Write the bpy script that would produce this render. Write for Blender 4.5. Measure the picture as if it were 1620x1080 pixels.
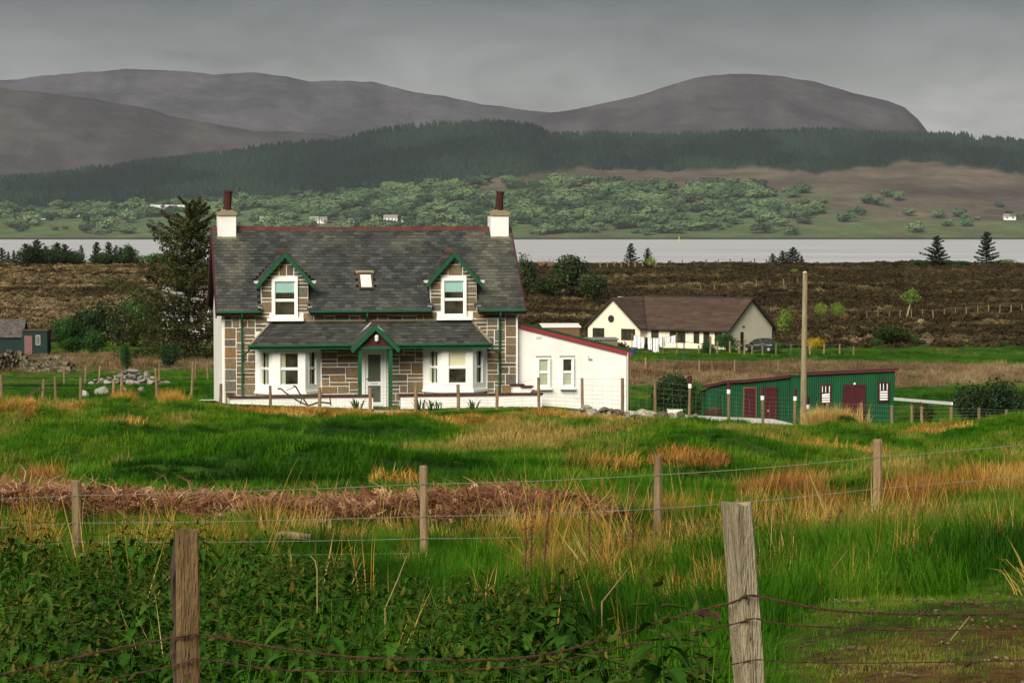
import bpy, bmesh, math, random
import numpy as np
from mathutils import Matrix, Vector
R = math.radians
sc = bpy.context.scene
for o in list(bpy.data.objects): bpy.data.objects.remove(o)
C = sc.collection

# ------------------------------------------------------------------ camera, sky, sun, exposure
FOC, HZ = 4000.0, 352.0                      # focal length in photo pixels, photo row of eye level
cd = bpy.data.cameras.new('camera'); cam = bpy.data.objects.new('camera', cd); C.objects.link(cam)
cd.sensor_width = 36.0; cd.lens = FOC / 1620 * 36; cd.clip_start = 0.1; cd.clip_end = 40000
cam.location = (0, 0, 0); cam.rotation_euler = (R(90) - math.atan((540 - HZ) / FOC), 0, 0)
sc.camera = cam

SUN_EL, SUN_AZ = R(36), R(-158)              # azimuth clockwise from +Y : behind the camera, to its left
EXPOSURE = 2.0
w = bpy.data.worlds.new('World'); sc.world = w; w.use_nodes = True
nt = w.node_tree; nt.nodes.clear()
def N(tree, typ, **k):
    n = tree.nodes.new(typ)
    for a, b in k.items(): setattr(n, a, b)
    return n
sky = N(nt, 'ShaderNodeTexSky', sky_type='NISHITA', sun_disc=False, sun_elevation=SUN_EL, sun_rotation=SUN_AZ)
tc = N(nt, 'ShaderNodeTexCoord')
mp = N(nt, 'ShaderNodeMapping'); mp.inputs['Scale'].default_value = (3.2, 3.2, 11.0)
n1 = N(nt, 'ShaderNodeTexNoise'); n1.inputs['Scale'].default_value = 3.4; n1.inputs['Detail'].default_value = 6; n1.inputs['Roughness'].default_value = .6
n1.inputs['Distortion'].default_value = .35
sep = N(nt, 'ShaderNodeSeparateXYZ')
elev = N(nt, 'ShaderNodeValToRGB')           # overcast deck: pale horizon, dark above; unseen zenith brightened as added fill light
e = elev.color_ramp.elements
e[0].position = 0.0; e[0].color = (1.65, 1.64, 1.66, 1)
e[1].position = 1.0; e[1].color = (1.1, 1.1, 1.12, 1)
k = elev.color_ramp.elements.new(.042); k.color = (1.12, 1.115, 1.13, 1)
k = elev.color_ramp.elements.new(.095); k.color = (.2, .2, .203, 1)
cl = N(nt, 'ShaderNodeMapRange'); cl.inputs['From Min'].default_value = .3; cl.inputs['From Max'].default_value = .72
cl.inputs['To Min'].default_value = .5; cl.inputs['To Max'].default_value = 1.38
mul = N(nt, 'ShaderNodeMixRGB', blend_type='MULTIPLY'); mul.inputs['Fac'].default_value = 1
mix = N(nt, 'ShaderNodeMixRGB'); mix.inputs['Fac'].default_value = .94
bg = N(nt, 'ShaderNodeBackground'); bg.inputs['Strength'].default_value = .06
out = N(nt, 'ShaderNodeOutputWorld')
L = nt.links.new
L(tc.outputs['Generated'], mp.inputs['Vector']); L(mp.outputs['Vector'], n1.inputs['Vector'])
L(tc.outputs['Generated'], sep.inputs['Vector']); L(sep.outputs['Z'], elev.inputs['Fac'])
L(n1.outputs['Fac'], cl.inputs['Value']); L(elev.outputs['Color'], mul.inputs['Color1']); L(cl.outputs['Result'], mul.inputs['Color2'])
L(sky.outputs['Color'], mix.inputs['Color1']); L(mul.outputs['Color'], mix.inputs['Color2'])
L(mix.outputs['Color'], bg.inputs['Color']); L(bg.outputs['Background'], out.inputs['Surface'])

sd = bpy.data.lights.new('sun', 'SUN'); sun = bpy.data.objects.new('sun', sd); C.objects.link(sun)
sd.energy = 1.5; sd.angle = R(38); sd.color = (1.0, .93, .81)
sdir = Vector((math.sin(SUN_AZ) * math.cos(SUN_EL), math.cos(SUN_AZ) * math.cos(SUN_EL), math.sin(SUN_EL)))
sun.rotation_euler = sdir.to_track_quat('Z', 'Y').to_euler(); sun.location = (0, 0, 60)
vs = sc.view_settings
vs.view_transform = 'Standard'; vs.look = 'None'; vs.exposure = EXPOSURE; vs.gamma = 1; vs.use_curve_mapping = False
sc.cycles.max_bounces = 6; sc.cycles.diffuse_bounces = 3; sc.cycles.glossy_bounces = 2; sc.cycles.transparent_max_bounces = 8
sc.cycles.volume_bounces = 1; sc.cycles.use_denoising = True
sc.cycles.volume_step_rate = 4

# ------------------------------------------------------------------ helpers
rnd = random.Random(7)
rng = np.random.default_rng(11)
def tag(o, label=None, cat=None, group=None, kind=None):
    if label: o['label'] = label
    if cat: o['category'] = cat
    if group: o['group'] = group
    if kind: o['kind'] = kind
    return o
def empty(name, loc=(0, 0, 0), rz=0.0, label=None, cat=None, group=None):
    o = bpy.data.objects.new(name, None); C.objects.link(o)
    o.location = loc; o.rotation_euler = (0, 0, rz); o.empty_display_size = .3
    return tag(o, label, cat, group)
def link(name, me, parent=None, loc=(0, 0, 0), rot=(0, 0, 0), scale=(1, 1, 1)):
    o = bpy.data.objects.new(name, me); C.objects.link(o)
    o.parent = parent; o.location = loc; o.rotation_euler = rot; o.scale = scale
    return o
def children(o): return [c for c in bpy.data.objects if c.parent is o]
class MB:
    """collects polygons for one mesh"""
    def __init__(s): s.v = []; s.f = []; s.c = []; s.cur = (1, 1, 1); s.sm = False
    def poly(s, pts):
        i = len(s.v); s.v += [tuple(p) for p in pts]; s.f.append(tuple(range(i, i + len(pts)))); s.c.append(s.cur)
    def faces(s, vs, fs):
        i = len(s.v); s.v += [tuple(p) for p in vs]
        for f in fs: s.f.append(tuple(i + a for a in f)); s.c.append(s.cur)
        return s
    def hexa(s, p):   # 8 corners: bottom 0-3 ccw, top 4-7
        return s.faces(p, [(3, 2, 1, 0), (4, 5, 6, 7), (0, 1, 5, 4), (1, 2, 6, 5), (2, 3, 7, 6), (3, 0, 4, 7)])
    def box(s, x0, x1, y0, y1, z0, z1, M=None):
        p = [(x0, y0, z0), (x1, y0, z0), (x1, y1, z0), (x0, y1, z0), (x0, y0, z1), (x1, y0, z1), (x1, y1, z1), (x0, y1, z1)]
        if M is not None: p = [M @ Vector(q) for q in p]
        return s.hexa(p)
    def prism(s, prof, a, b, axis='x', M=None):   # closed profile extruded between a and b along an axis
        def mk(q, t):
            if axis == 'x': return (t, q[0], q[1])
            if axis == 'y': return (q[0], t, q[1])
            return (q[0], q[1], t)
        n = len(prof); p = [mk(q, a) for q in prof] + [mk(q, b) for q in prof]
        if M is not None: p = [M @ Vector(q) for q in p]
        return s.faces(p, [tuple(range(n - 1, -1, -1)), tuple(range(n, 2 * n))] + [(i, (i + 1) % n, n + (i + 1) % n, n + i) for i in range(n)])
    def bar(s, a, b, w, h=None, up=(0, 0, 1)):
        a, b = Vector(a), Vector(b); h = h or w; d = (b - a)
        if d.length < 1e-6: return s
        d.normalize(); u = Vector(up)
        if abs(d.dot(u)) > .98: u = Vector((0, 1, 0))
        x = d.cross(u).normalized() * w / 2; z = x.cross(d).normalized() * h / 2
        return s.hexa([a - x - z, a + x - z, b + x - z, b - x - z, a - x + z, a + x + z, b + x + z, b - x + z])
    def tube(s, pts, rad, n=6, caps=True):
        pts = [Vector(p) for p in pts]; m = len(pts)
        rr = rad if isinstance(rad, (list, tuple)) else [rad] * m
        vs, fs = [], []
        ref = Vector((.13, .31, .94))
        for i, p in enumerate(pts):
            t = (pts[min(i + 1, m - 1)] - pts[max(i - 1, 0)])
            t = t.normalized() if t.length > 1e-9 else Vector((0, 0, 1))
            a = t.cross(ref if abs(t.dot(ref)) < .95 else Vector((1, 0, 0))).normalized(); b = t.cross(a)
            for q in range(n):
                g = 2 * math.pi * q / n
                vs.append(p + (a * math.cos(g) + b * math.sin(g)) * rr[i])
        for i in range(m - 1):
            for q in range(n):
                fs.append((i * n + q, i * n + (q + 1) % n, (i + 1) * n + (q + 1) % n, (i + 1) * n + q))
        if caps: fs += [tuple(range(n - 1, -1, -1)), tuple(range((m - 1) * n, m * n))]
        return s.faces(vs, fs)
    def mesh(s, name, mat, smooth=None):
        me = bpy.data.meshes.new(name); me.from_pydata(s.v, [], s.f); me.materials.append(mat)
        if any(c != (1, 1, 1) for c in s.c):
            a = me.color_attributes.new('Col', 'FLOAT_COLOR', 'CORNER')
            arr = np.ones((len(me.loops), 4), 'f4'); k = 0
            cnt = np.array([len(f) for f in s.f]); arr[:, :3] = np.repeat(np.array(s.c, 'f4'), cnt, axis=0)
            a.data.foreach_set('color', arr.ravel())
        if s.sm if smooth is None else smooth: me.shade_smooth()
        me.update()
        return me
    def build(s, name, mat, parent=None, smooth=None, **kw):
        return link(name, s.mesh(name, mat, smooth), parent, **kw)

def fast_mesh(name, verts, quads, mat, col=None, smooth=True, tris=False):
    k = 3 if tris else 4
    me = bpy.data.meshes.new(name); nv, nf = len(verts), len(quads)
    me.vertices.add(nv); me.vertices.foreach_set('co', np.asarray(verts, 'f4').ravel())
    me.loops.add(nf * k); me.loops.foreach_set('vertex_index', np.asarray(quads, 'i4').ravel())
    me.polygons.add(nf); me.polygons.foreach_set('loop_start', np.arange(0, nf * k, k, dtype='i4'))
    me.update(calc_edges=True)
    if col is not None:
        a = me.color_attributes.new('Col', 'FLOAT_COLOR', 'POINT')
        arr = np.ones((nv, 4), 'f4'); arr[:, :3] = col; a.data.foreach_set('color', arr.ravel())
    if smooth: me.shade_smooth()
    if mat: me.materials.append(mat)
    return me

# --- noise (numpy Perlin)
_perm = np.random.default_rng(5).permutation(512); _ga = np.random.default_rng(6).uniform(0, 2 * np.pi, 512)
_gx, _gy = np.cos(_ga), np.sin(_ga)
def perlin(x, y, seed=0):
    x = np.asarray(x, float) + seed * 17.31; y = np.asarray(y, float) + seed * 9.77
    xi, yi = np.floor(x).astype(int), np.floor(y).astype(int); xf, yf = x - xi, y - yi
    def g(ix, iy, dx, dy):
        h = _perm[(_perm[ix & 511] + iy) & 511]; return _gx[h] * dx + _gy[h] * dy
    u = xf ** 3 * (xf * (xf * 6 - 15) + 10); v = yf ** 3 * (yf * (yf * 6 - 15) + 10)
    a = g(xi, yi, xf, yf); b = g(xi + 1, yi, xf - 1, yf); c = g(xi, yi + 1, xf, yf - 1); d = g(xi + 1, yi + 1, xf - 1, yf - 1)
    return ((a + u * (b - a)) + v * ((c + u * (d - c)) - (a + u * (b - a)))) * 1.5
def fbm(x, y, oct=4, seed=0, g=.5):
    r, a = 0, 1.0
    for i in range(oct): r = r + a * perlin(np.asarray(x) * 2 ** i, np.asarray(y) * 2 ** i, seed + i); a *= g
    return r
def sstep(a, b, x):
    t = np.clip((np.asarray(x, float) - a) / (b - a), 0, 1); return t * t * (3 - 2 * t)

# ------------------------------------------------------------------ materials
def base_mat(name):
    m = bpy.data.materials.new(name); m.use_nodes = True; t = m.node_tree
    return m, t, t.nodes['Principled BSDF'], t.links.new
def ramp(t, cols, pos=None):
    n = t.nodes.new('ShaderNodeValToRGB'); el = n.color_ramp.elements
    pos = pos or [i / (len(cols) - 1) for i in range(len(cols))]
    el[0].position, el[0].color = pos[0], (*cols[0], 1); el[1].position, el[1].color = pos[-1], (*cols[-1], 1)
    for p, c in list(zip(pos, cols))[1:-1]:
        k = el.new(p); k.color = (*c, 1)
    return n
def surf(name, c1, c2=None, scale=3.0, rough=.85, bump=0.0, bscale=20.0, stretch=(1, 1, 1), rand=0.0, attr=False, randcols=None,
         spots=None, spec=.3, metal=0.0, world=False):
    m, t, b, l = base_mat(name); nd = t.nodes.new
    c2 = c2 or tuple(x * .8 for x in c1)
    tx = nd('ShaderNodeTexCoord'); mpg = nd('ShaderNodeMapping'); mpg.inputs['Scale'].default_value = stretch
    if world:
        gm = nd('ShaderNodeNewGeometry'); l(gm.outputs['Position'], mpg.inputs['Vector'])
    else: l(tx.outputs['Object'], mpg.inputs['Vector'])
    no = nd('ShaderNodeTexNoise'); no.inputs['Scale'].default_value = scale; no.inputs['Detail'].default_value = 5; no.inputs['Roughness'].default_value = .65
    l(mpg.outputs['Vector'], no.inputs['Vector'])
    rp = ramp(t, [c2, c1], [.33, .66]); l(no.outputs['Fac'], rp.inputs['Fac']); colr = rp.outputs['Color']
    oi = nd('ShaderNodeObjectInfo')
    if randcols:
        r2 = ramp(t, randcols); r2.color_ramp.interpolation = 'LINEAR'; l(oi.outputs['Random'], r2.inputs['Fac'])
        mx = nd('ShaderNodeMixRGB'); mx.blend_type = 'MULTIPLY'; mx.inputs['Fac'].default_value = 1; l(colr, mx.inputs['Color1']); l(r2.outputs['Color'], mx.inputs['Color2']); colr = mx.outputs['Color']
    if rand:
        mr = nd('ShaderNodeMapRange'); mr.inputs['To Min'].default_value = 1 - rand; mr.inputs['To Max'].default_value = 1 + rand; l(oi.outputs['Random'], mr.inputs['Value'])
        mx = nd('ShaderNodeMixRGB'); mx.blend_type = 'MULTIPLY'; mx.inputs['Fac'].default_value = 1; l(colr, mx.inputs['Color1']); l(mr.outputs['Result'], mx.inputs['Color2']); colr = mx.outputs['Color']
    if attr:
        at = nd('ShaderNodeAttribute'); at.attribute_name = 'Col'
        mx = nd('ShaderNodeMixRGB'); mx.blend_type = 'MULTIPLY'; mx.inputs['Fac'].default_value = 1; l(colr, mx.inputs['Color1']); l(at.outputs['Color'], mx.inputs['Color2']); colr = mx.outputs['Color']
    if spots:     # (colour, scale, threshold)
        sn = nd('ShaderNodeTexNoise'); sn.inputs['Scale'].default_value = spots[1]; sn.inputs['Detail'].default_value = 6; sn.inputs['Roughness'].default_value = .7
        l(mpg.outputs['Vector'], sn.inputs['Vector'])
        sr = nd('ShaderNodeMapRange'); sr.inputs['From Min'].default_value = spots[2]; sr.inputs['From Max'].default_value = spots[2] + .1; l(sn.outputs['Fac'], sr.inputs['Value'])
        mx = nd('ShaderNodeMixRGB'); l(sr.outputs['Result'], mx.inputs['Fac']); l(colr, mx.inputs['Color1']); mx.inputs['Color2'].default_value = (*spots[0], 1); colr = mx.outputs['Color']
    l(colr, b.inputs['Base Color'])
    b.inputs['Roughness'].default_value = rough; b.inputs['Specular IOR Level'].default_value = spec; b.inputs['Metallic'].default_value = metal
    if bump:
        bn = nd('ShaderNodeTexNoise'); bn.inputs['Scale'].default_value = bscale; bn.inputs['Detail'].default_value = 4; l(mpg.outputs['Vector'], bn.inputs['Vector'])
        bu = nd('ShaderNodeBump'); bu.inputs['Strength'].default_value = min(1, bump); bu.inputs['Distance'].default_value = .03; l(bn.outputs['Fac'], bu.inputs['Height']); l(bu.outputs['Normal'], b.inputs['Normal'])
    return m
def leaf(name, cols, pos=None, inst=True, attr=False, rough=.6, trans=.25, noise=.25, spec=.2):
    """foliage: colour by instance tint (or object random), a little light passing through"""
    m, t, b, l = base_mat(name); nd = t.nodes.new
    rp = ramp(t, cols, pos)
    if inst:
        at = nd('ShaderNodeAttribute'); at.attribute_type = 'INSTANCER'; at.attribute_name = 'tint'; l(at.outputs['Fac'], rp.inputs['Fac'])
    else:
        oi = nd('ShaderNodeObjectInfo'); l(oi.outputs['Random'], rp.inputs['Fac'])
    colr = rp.outputs['Color']
    if attr:
        a2 = nd('ShaderNodeAttribute'); a2.attribute_name = 'Col'
        mx = nd('ShaderNodeMixRGB'); mx.blend_type = 'MULTIPLY'; mx.inputs['Fac'].default_value = 1; l(colr, mx.inputs['Color1']); l(a2.outputs['Color'], mx.inputs['Color2']); colr = mx.outputs['Color']
    l(colr, b.inputs['Base Color']); b.inputs['Roughness'].default_value = rough; b.inputs['Specular IOR Level'].default_value = spec
    tr = nd('ShaderNodeBsdfTranslucent'); l(colr, tr.inputs['Color'])
    ms = nd('ShaderNodeMixShader'); ms.inputs['Fac'].default_value = trans
    l(b.outputs['BSDF'], ms.inputs[1]); l(tr.outputs['BSDF'], ms.inputs[2]); l(ms.outputs['Shader'], t.nodes['Material Output'].inputs['Surface'])
    return m
M = {}
M['render'] = surf('white_harling', (.8, .79, .75), (.71, .7, .65), 1.2, .9, .35, 60, spots=((.58, .56, .47), 1.3, .64))
M['render_old'] = surf('old_harling', (.74, .73, .69), (.6, .59, .55), 1.0, .9, .4, 50)
M['mortar'] = surf('white_pointing', (.74, .72, .66), (.62, .6, .54), 2.0, .9, .3, 40)
M['stone'] = surf('brown_stone', (1.1, 1.08, 1.05), (.5, .5, .5), 5.0, .9, .9, 14, randcols=[(.13, .098, .06), (.25, .185, .1), (.16, .13, .09), (.3, .23, .135), (.19, .14, .08), (.27, .16, .065), (.22, .175, .115), (.17, .155, .125), (.11, .085, .055)])
M['slate'] = surf('grey_slate', (1, 1, 1), (.62, .63, .6), .9, .62, .35, 25, attr=True, spots=((.13, .13, .09), 1.6, .66))
M['slate_one'] = surf('grey_slate_single', (1, 1, 1), (.65, .66, .62), 1.2, .62, .35, 25, randcols=[(.032, .034, .034), (.06, .063, .06), (.04, .043, .04), (.085, .087, .08), (.028, .03, .03), (.07, .07, .058)], spots=((.14, .13, .085), 2.4, .68))
M['ridge'] = surf('red_ridge_tile', (.1, .03, .022), (.065, .024, .018), 2, .85, .3, 30, rand=.2)
M['green'] = surf('green_paint', (.008, .085, .036), (.006, .06, .026), 3, .5, .1, 40)
M['maroon'] = surf('maroon_paint', (.07, .01, .015), (.05, .008, .012), 3, .55, .1, 40)
M['red'] = surf('faded_red_paint', (.25, .035, .04), (.2, .028, .033), 3, .6, .1, 40)
M['white'] = surf('white_paint', (.82, .82, .79), (.76, .76, .72), 2, .45)
M['lead'] = surf('lead_flashing', (.55, .55, .55), (.42, .42, .42), 4, .6)
M['glass'] = surf('window_glass', (.06, .055, .035), (.012, .012, .009), 2.2, .06, spec=.5)
M['glass_low'] = surf('door_glass', (.1, .12, .085), (.06, .075, .05), 25, .3, .25, 90, spec=.5)
M['blind_teal'] = surf('turquoise_blind', (.27, .46, .41), (.24, .42, .37), 2, .8)
M['blind_cream'] = surf('cream_blind', (.62, .62, .4), (.56, .56, .36), 2, .8)
M['curtain'] = surf('net_curtain', (.4, .43, .3), (.28, .31, .2), 14, .9, stretch=(1, 1, .1))
M['paper'] = surf('white_card', (.7, .7, .62))
M['lichen'] = surf('lichen_stone', (.27, .22, .11), (.2, .18, .13), 8, .95, .7, 30)
M['pot'] = surf('red_clay_pot', (.05, .012, .009), (.035, .009, .007), 3, .85)
M['dark'] = surf('dark_void', (.012, .011, .01))
M['wood'] = surf('weathered_post', (.27, .19, .1), (.14, .092, .046), 3.0, .92, .5, 30, stretch=(6, 6, .8), rand=.25)
M['wood_big'] = surf('old_fence_post', (.2, .128, .056), (.085, .05, .02), 2.2, .93, .9, 14, stretch=(9, 9, 1.1), spots=((.035, .024, .014), 1.1, .6))
M['wood_pale'] = surf('grey_fence_post', (.36, .31, .2), (.19, .15, .085), 2.2, .93, .9, 14, stretch=(9, 9, 1.0), spots=((.09, .065, .035), 1.5, .62))
M['wood_dark'] = surf('dark_timber', (.09, .06, .035), (.05, .033, .02), 3, .9, .4, 30, stretch=(6, 6, 1))
M['wood_brown'] = surf('brown_timber', (.19, .1, .055), (.12, .065, .035), 3, .9, .4, 20, stretch=(1, 1, 6))
M['wire'] = surf('galvanised_wire', (.27, .29, .22), (.2, .22, .17), 5, .5, metal=.3)
M['rust'] = surf('rusty_iron', (.075, .032, .016), (.035, .018, .011), 12, .9, .5, 60)
M['rock'] = surf('pale_rock', (1, 1, .97), (.55, .54, .5), 2.2, .95, .9, 9, randcols=[(.36, .34, .29), (.2, .185, .155), (.48, .46, .41), (.14, .125, .1), (.3, .28, .235)])
M['rock_dark'] = surf('wall_rock', (1, 1, .97), (.5, .49, .45), 2.2, .95, .9, 9, attr=True, randcols=[(.1, .085, .06), (.15, .13, .09)])
M['rubble'] = surf('rubble_rock', (1, 1, .97), (.5, .49, .45), 2.2, .95, .9, 9, randcols=[(.2, .17, .13), (.42, .4, .34), (.11, .09, .065), (.3, .26, .17), (.5, .47, .4)])
M['gravel'] = surf('white_gravel', (.68, .66, .62), (.45, .43, .38), 6, .95, .8, 12)
M['tin_green'] = surf('green_corrugated_tin', (.008, .08, .028), (.005, .052, .019), 1.0, .5, .1, 30, stretch=(1, 1, .25), spots=((.02, .08, .04), 1.7, .68))
M['tin_red'] = surf('maroon_tin_edge', (.1, .02, .024), (.07, .014, .018), 2, .6)
M['tin_rust'] = surf('rusted_tin', (.11, .1, .09), (.035, .028, .025), 1.1, .8, .2, 8, stretch=(3, 3, 1))
M['teal_wall'] = surf('teal_boards', (.007, .026, .021), (.005, .017, .015), 1.5, .75, .2, 10, stretch=(6, 6, .6))
M['pink'] = surf('pink_door', (.2, .1, .11), (.15, .075, .08), 2, .7)
M['cream'] = surf('cream_harling', (.78, .71, .55), (.72, .65, .5), .8, .9, .2, 30)
M['tile'] = surf('brown_concrete_tile', (1, 1, 1), (.7, .68, .66), 1.0, .85, .3, 10, attr=True)
M['fascia'] = surf('dark_brown_fascia', (.04, .028, .024), (.028, .02, .018), 2, .6)
M['felt'] = surf('grey_roof_felt', (.22, .22, .2), (.14, .14, .12), 2, .9)
M['shed'] = surf('weathered_shed_boards', (.2, .18, .12), (.12, .105, .07), 2, .9, .3, 12, stretch=(1, 1, 7))
M['cloth'] = surf('white_laundry', (.84, .84, .84), (.74, .75, .77), 2.5, .85)
M['cloth_dark'] = surf('dark_laundry', (.02, .021, .026), (.014, .014, .018), 2.5, .85)
M['blue'] = surf('blue_plastic', (.03, .05, .3), (.02, .035, .22), 2, .4)
M['carpaint'] = surf('dark_car_paint', (.022, .026, .03), (.018, .021, .025), 1, .22, spec=.6)
M['tyre'] = surf('tyre', (.016, .016, .016), (.012, .012, .012))
M['alloy'] = surf('alloy', (.5, .5, .5), (.42, .42, .42), 2, .35, metal=.6)
M['lamp_w'] = surf('headlamp', (.75, .75, .72), None, 2, .2)
M['lamp_r'] = surf('tail_lamp', (.3, .01, .01), None, 2, .2)
M['yellow'] = surf('yellow_buoy', (.6, .4, .06), (.5, .33, .05))
M['bark'] = surf('bark', (.065, .042, .025), (.025, .017, .011), 3, .95, .6, 12, stretch=(4, 4, 1))
M['turf'] = surf('peat_stack', (.07, .042, .025), (.04, .025, .016), 5, .95, .8, 10)
M['needle'] = leaf('spruce_needles', [(.022, .038, .016), (.04, .06, .022)], inst=False, attr=True, trans=.12)
M['needle_far'] = leaf('dark_needles', [(.012, .026, .011), (.026, .05, .018)], inst=False, attr=True, trans=.1)
M['bushleaf'] = leaf('bush_leaves', [(.024, .07, .013), (.04, .1, .02)], inst=False, attr=True, trans=.25)
M['gorse'] = leaf('gorse_leaves', [(.045, .07, .012), (.065, .085, .014)], inst=False, attr=True, trans=.15)
M['birch'] = leaf('young_leaves', [(.12, .2, .03), (.17, .25, .045)], inst=False, attr=True, trans=.3)
M['bladeplant'] = leaf('iris_leaves', [(.02, .07, .018), (.035, .1, .03)], inst=False, trans=.2)
# ------------------------------------------------------------------ ground height
_cols = np.array([-400, 120, 350, 500, 600, 850, 1050, 1250, 1400, 1620, 2000.])
_rows = [
 (2.0,  [-1.65] * 11),
 (5.0,  [-1.9, -1.9, -1.9, -1.9, -1.9, -1.9, -1.9, -1.95, -1.98, -1.98, -1.98]),
 (9.5,  [-2.25, -2.25, -2.25, -2.25, -2.25, -2.22, -2.15, -2.08, -2.07, -2.05, -2.03]),
 (14,   [-2.75, -2.75, -2.75, -2.75, -2.75, -2.68, -2.5, -2.28, -2.18, -2.15, -2.1]),
 (18,   [-3.1, -3.1, -3.1, -3.1, -3.1, -3.0, -2.85, -2.62, -2.5, -2.42, -2.35]),
 (22,   [-3.33, -3.33, -3.33, -3.32, -3.3, -3.26, -3.15, -2.97, -2.82, -2.7, -2.6]),
 (26,   [-3.45, -3.45, -3.45, -3.44, -3.42, -3.4, -3.35, -3.22, -3.12, -2.98, -2.85]),
 (31,   [-3.58, -3.58, -3.58, -3.58, -3.56, -3.55, -3.55, -3.5, -3.42, -3.3, -3.2]),
 (40,   [-4.05, -4.05, -4.05, -4.05, -4.05, -4.08, -4.1, -4.1, -4.0, -3.9, -3.8]),
 (55,   [-4.8, -4.8, -4.8, -4.9, -4.95, -4.95, -5.0, -5.0, -4.95, -4.85, -4.8]),
 (72,   [-5.5, -5.5, -5.55, -5.7, -5.85, -5.8, -5.9, -6.0, -5.95, -5.85, -5.8]),
 (88,   [-6.42, -6.42, -6.5, -6.68, -6.95, -6.68, -7.08, -7.3, -7.32, -7.1, -7.0]),
 (95,   [-6.85, -6.85, -6.75, -6.95, -7.12, -6.98, -7.35, -7.5, -7.5, -7.25, -7.2]),
 (101,  [-7.2, -7.2, -7.25, -7.3, -7.35, -7.3, -7.8, -8.3, -8.3, -7.9, -7.8]),
 (112,  [-7.85, -7.75, -7.6, -7.5, -7.5, -7.7, -8.6, -9.2, -9.2, -8.7, -8.6]),
 (125,  [-8.5, -8.5, -8.3, -8.2, -8.2, -8.6, -9.3, -9.75, -9.75, -9.35, -9.2]),
 (150,  [-9.9, -9.9, -9.8, -9.8, -9.8, -10.0, -10.4, -10.7, -10.7, -10.4, -10.2]),
 (200,  [-12.3, -12.3, -12.2, -12.2, -12.2, -12.3, -12.4, -12.4, -12.4, -12.3, -12.2]),
 (250,  [-12.9, -12.9, -12.9, -12.9, -13, -13.4, -13.7, -13.7, -13.7, -13.7, -13.6]),
 (290,  [-13.7, -13.7, -13.7, -13.7, -13.8, -14.2, -14.4, -14.4, -14.3, -14.2, -14]),
 (330,  [-13.4, -13.4, -13.4, -13.4, -13.5, -13.7, -14, -14, -13.8, -13.6, -13.4]),
 (390,  [-12.2, -12.2, -12.2, -12.2, -12.2, -12.3, -12.4, -12.4, -12.3, -12.2, -12]),
 (460,  [-10.6, -10.6, -10.6, -10.6, -10.6, -10.7, -10.8, -10.8, -10.7, -10.6, -10.5]),
 (550,  [-9.1, -9.1, -9.2, -9.3, -9.4, -9.5, -9.45, -9.4, -9.35, -9.35, -9.3]),
 (640,  [-10.2] * 11), (1000, [-20] * 11), (1500, [-33] * 11), (2000, [-40] * 11), (4200, [-48] * 11)]
_lr = np.log([r[0] for r in _rows]); _zt = np.array([r[1] for r in _rows], float)
_LR = np.linspace(np.log(2.0), np.log(4200), 420); _PX = np.linspace(-400, 2000, 240)
_T = np.array([[np.interp(l, _lr, _zt[:, c]) for c in range(11)] for l in _LR])
_T = np.array([np.interp(_PX, _cols, row) for row in _T])
def _sm(a, k, ax):
    ker = np.hanning(k + 2)[1:-1]; ker /= ker.sum(); p = k // 2
    pad = [(0, 0), (0, 0)]; pad[ax] = (p, p)
    return np.apply_along_axis(lambda v: np.convolve(v, ker, 'valid'), ax, np.pad(a, pad, 'edge'))
_T = _sm(_sm(_T, 11, 0), 15, 1)
def polar(x, y):
    r = np.hypot(x, y); az = np.arctan2(x, y)
    px = np.clip(810 + FOC * np.tan(np.clip(az, -.3, .3)), -399, 1999)
    return r * np.cos(np.clip(az, -.3, .3)), px
def ground(x, y):
    x = np.asarray(x, float); y = np.asarray(y, float)
    r, px = polar(x, y)
    lr = np.clip((np.log(np.maximum(r, 2.0)) - _LR[0]) / (_LR[1] - _LR[0]), 0, 418.999); i = lr.astype(int); f = lr - i
    pc = np.clip((px + 400) / (_PX[1] - _PX[0]), 0, 238.999); j = pc.astype(int); g = pc - j
    z = (_T[i, j] * (1 - f) + _T[i + 1, j] * f) * (1 - g) + (_T[i, j + 1] * (1 - f) + _T[i + 1, j + 1] * f) * g
    # hummocks: tussocky rough pasture between the two fences, flatter lawns beyond, broken peat on the moor
    a1 = sstep(30, 45, r) * (1 - sstep(86, 94, r)) ; hx = x * .16; hy = y * .085
    z = z + a1 * ((.56 - .36 * sstep(70, 84, r)) * fbm(hx, hy, 3, 3) + .10 * perlin(x * .9, y * .5, 8))
    a2 = sstep(8, 14, r) * (1 - sstep(33, 44, r)); z = z + a2 * .10 * fbm(x * .5, y * .4, 3, 21)
    a3 = sstep(104, 125, r) * (1 - sstep(260, 300, r)); z = z + a3 * .22 * fbm(x * .1, y * .06, 3, 31)
    a4 = sstep(290, 330, r) * (1 - sstep(1300, 1500, r)); z = z + a4 * (.55 * fbm(x * .03, y * .02, 4, 41) + .25 * np.abs(perlin(x * .12, y * .06, 44)))
    return z
def gz(x, y): return float(ground(np.array([x]), np.array([y]))[0])
def at(px, Y):                 # a spot on the ground, Y metres out along the sight line of photo column px
    x = (px - 810) / FOC * Y
    return Vector((x, Y, gz(x, Y)))
def hgt(py_top, p):            # height above ground of a top seen at photo row py_top from a base at p
    return -(py_top - HZ) / FOC * p.y - p.z

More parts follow.
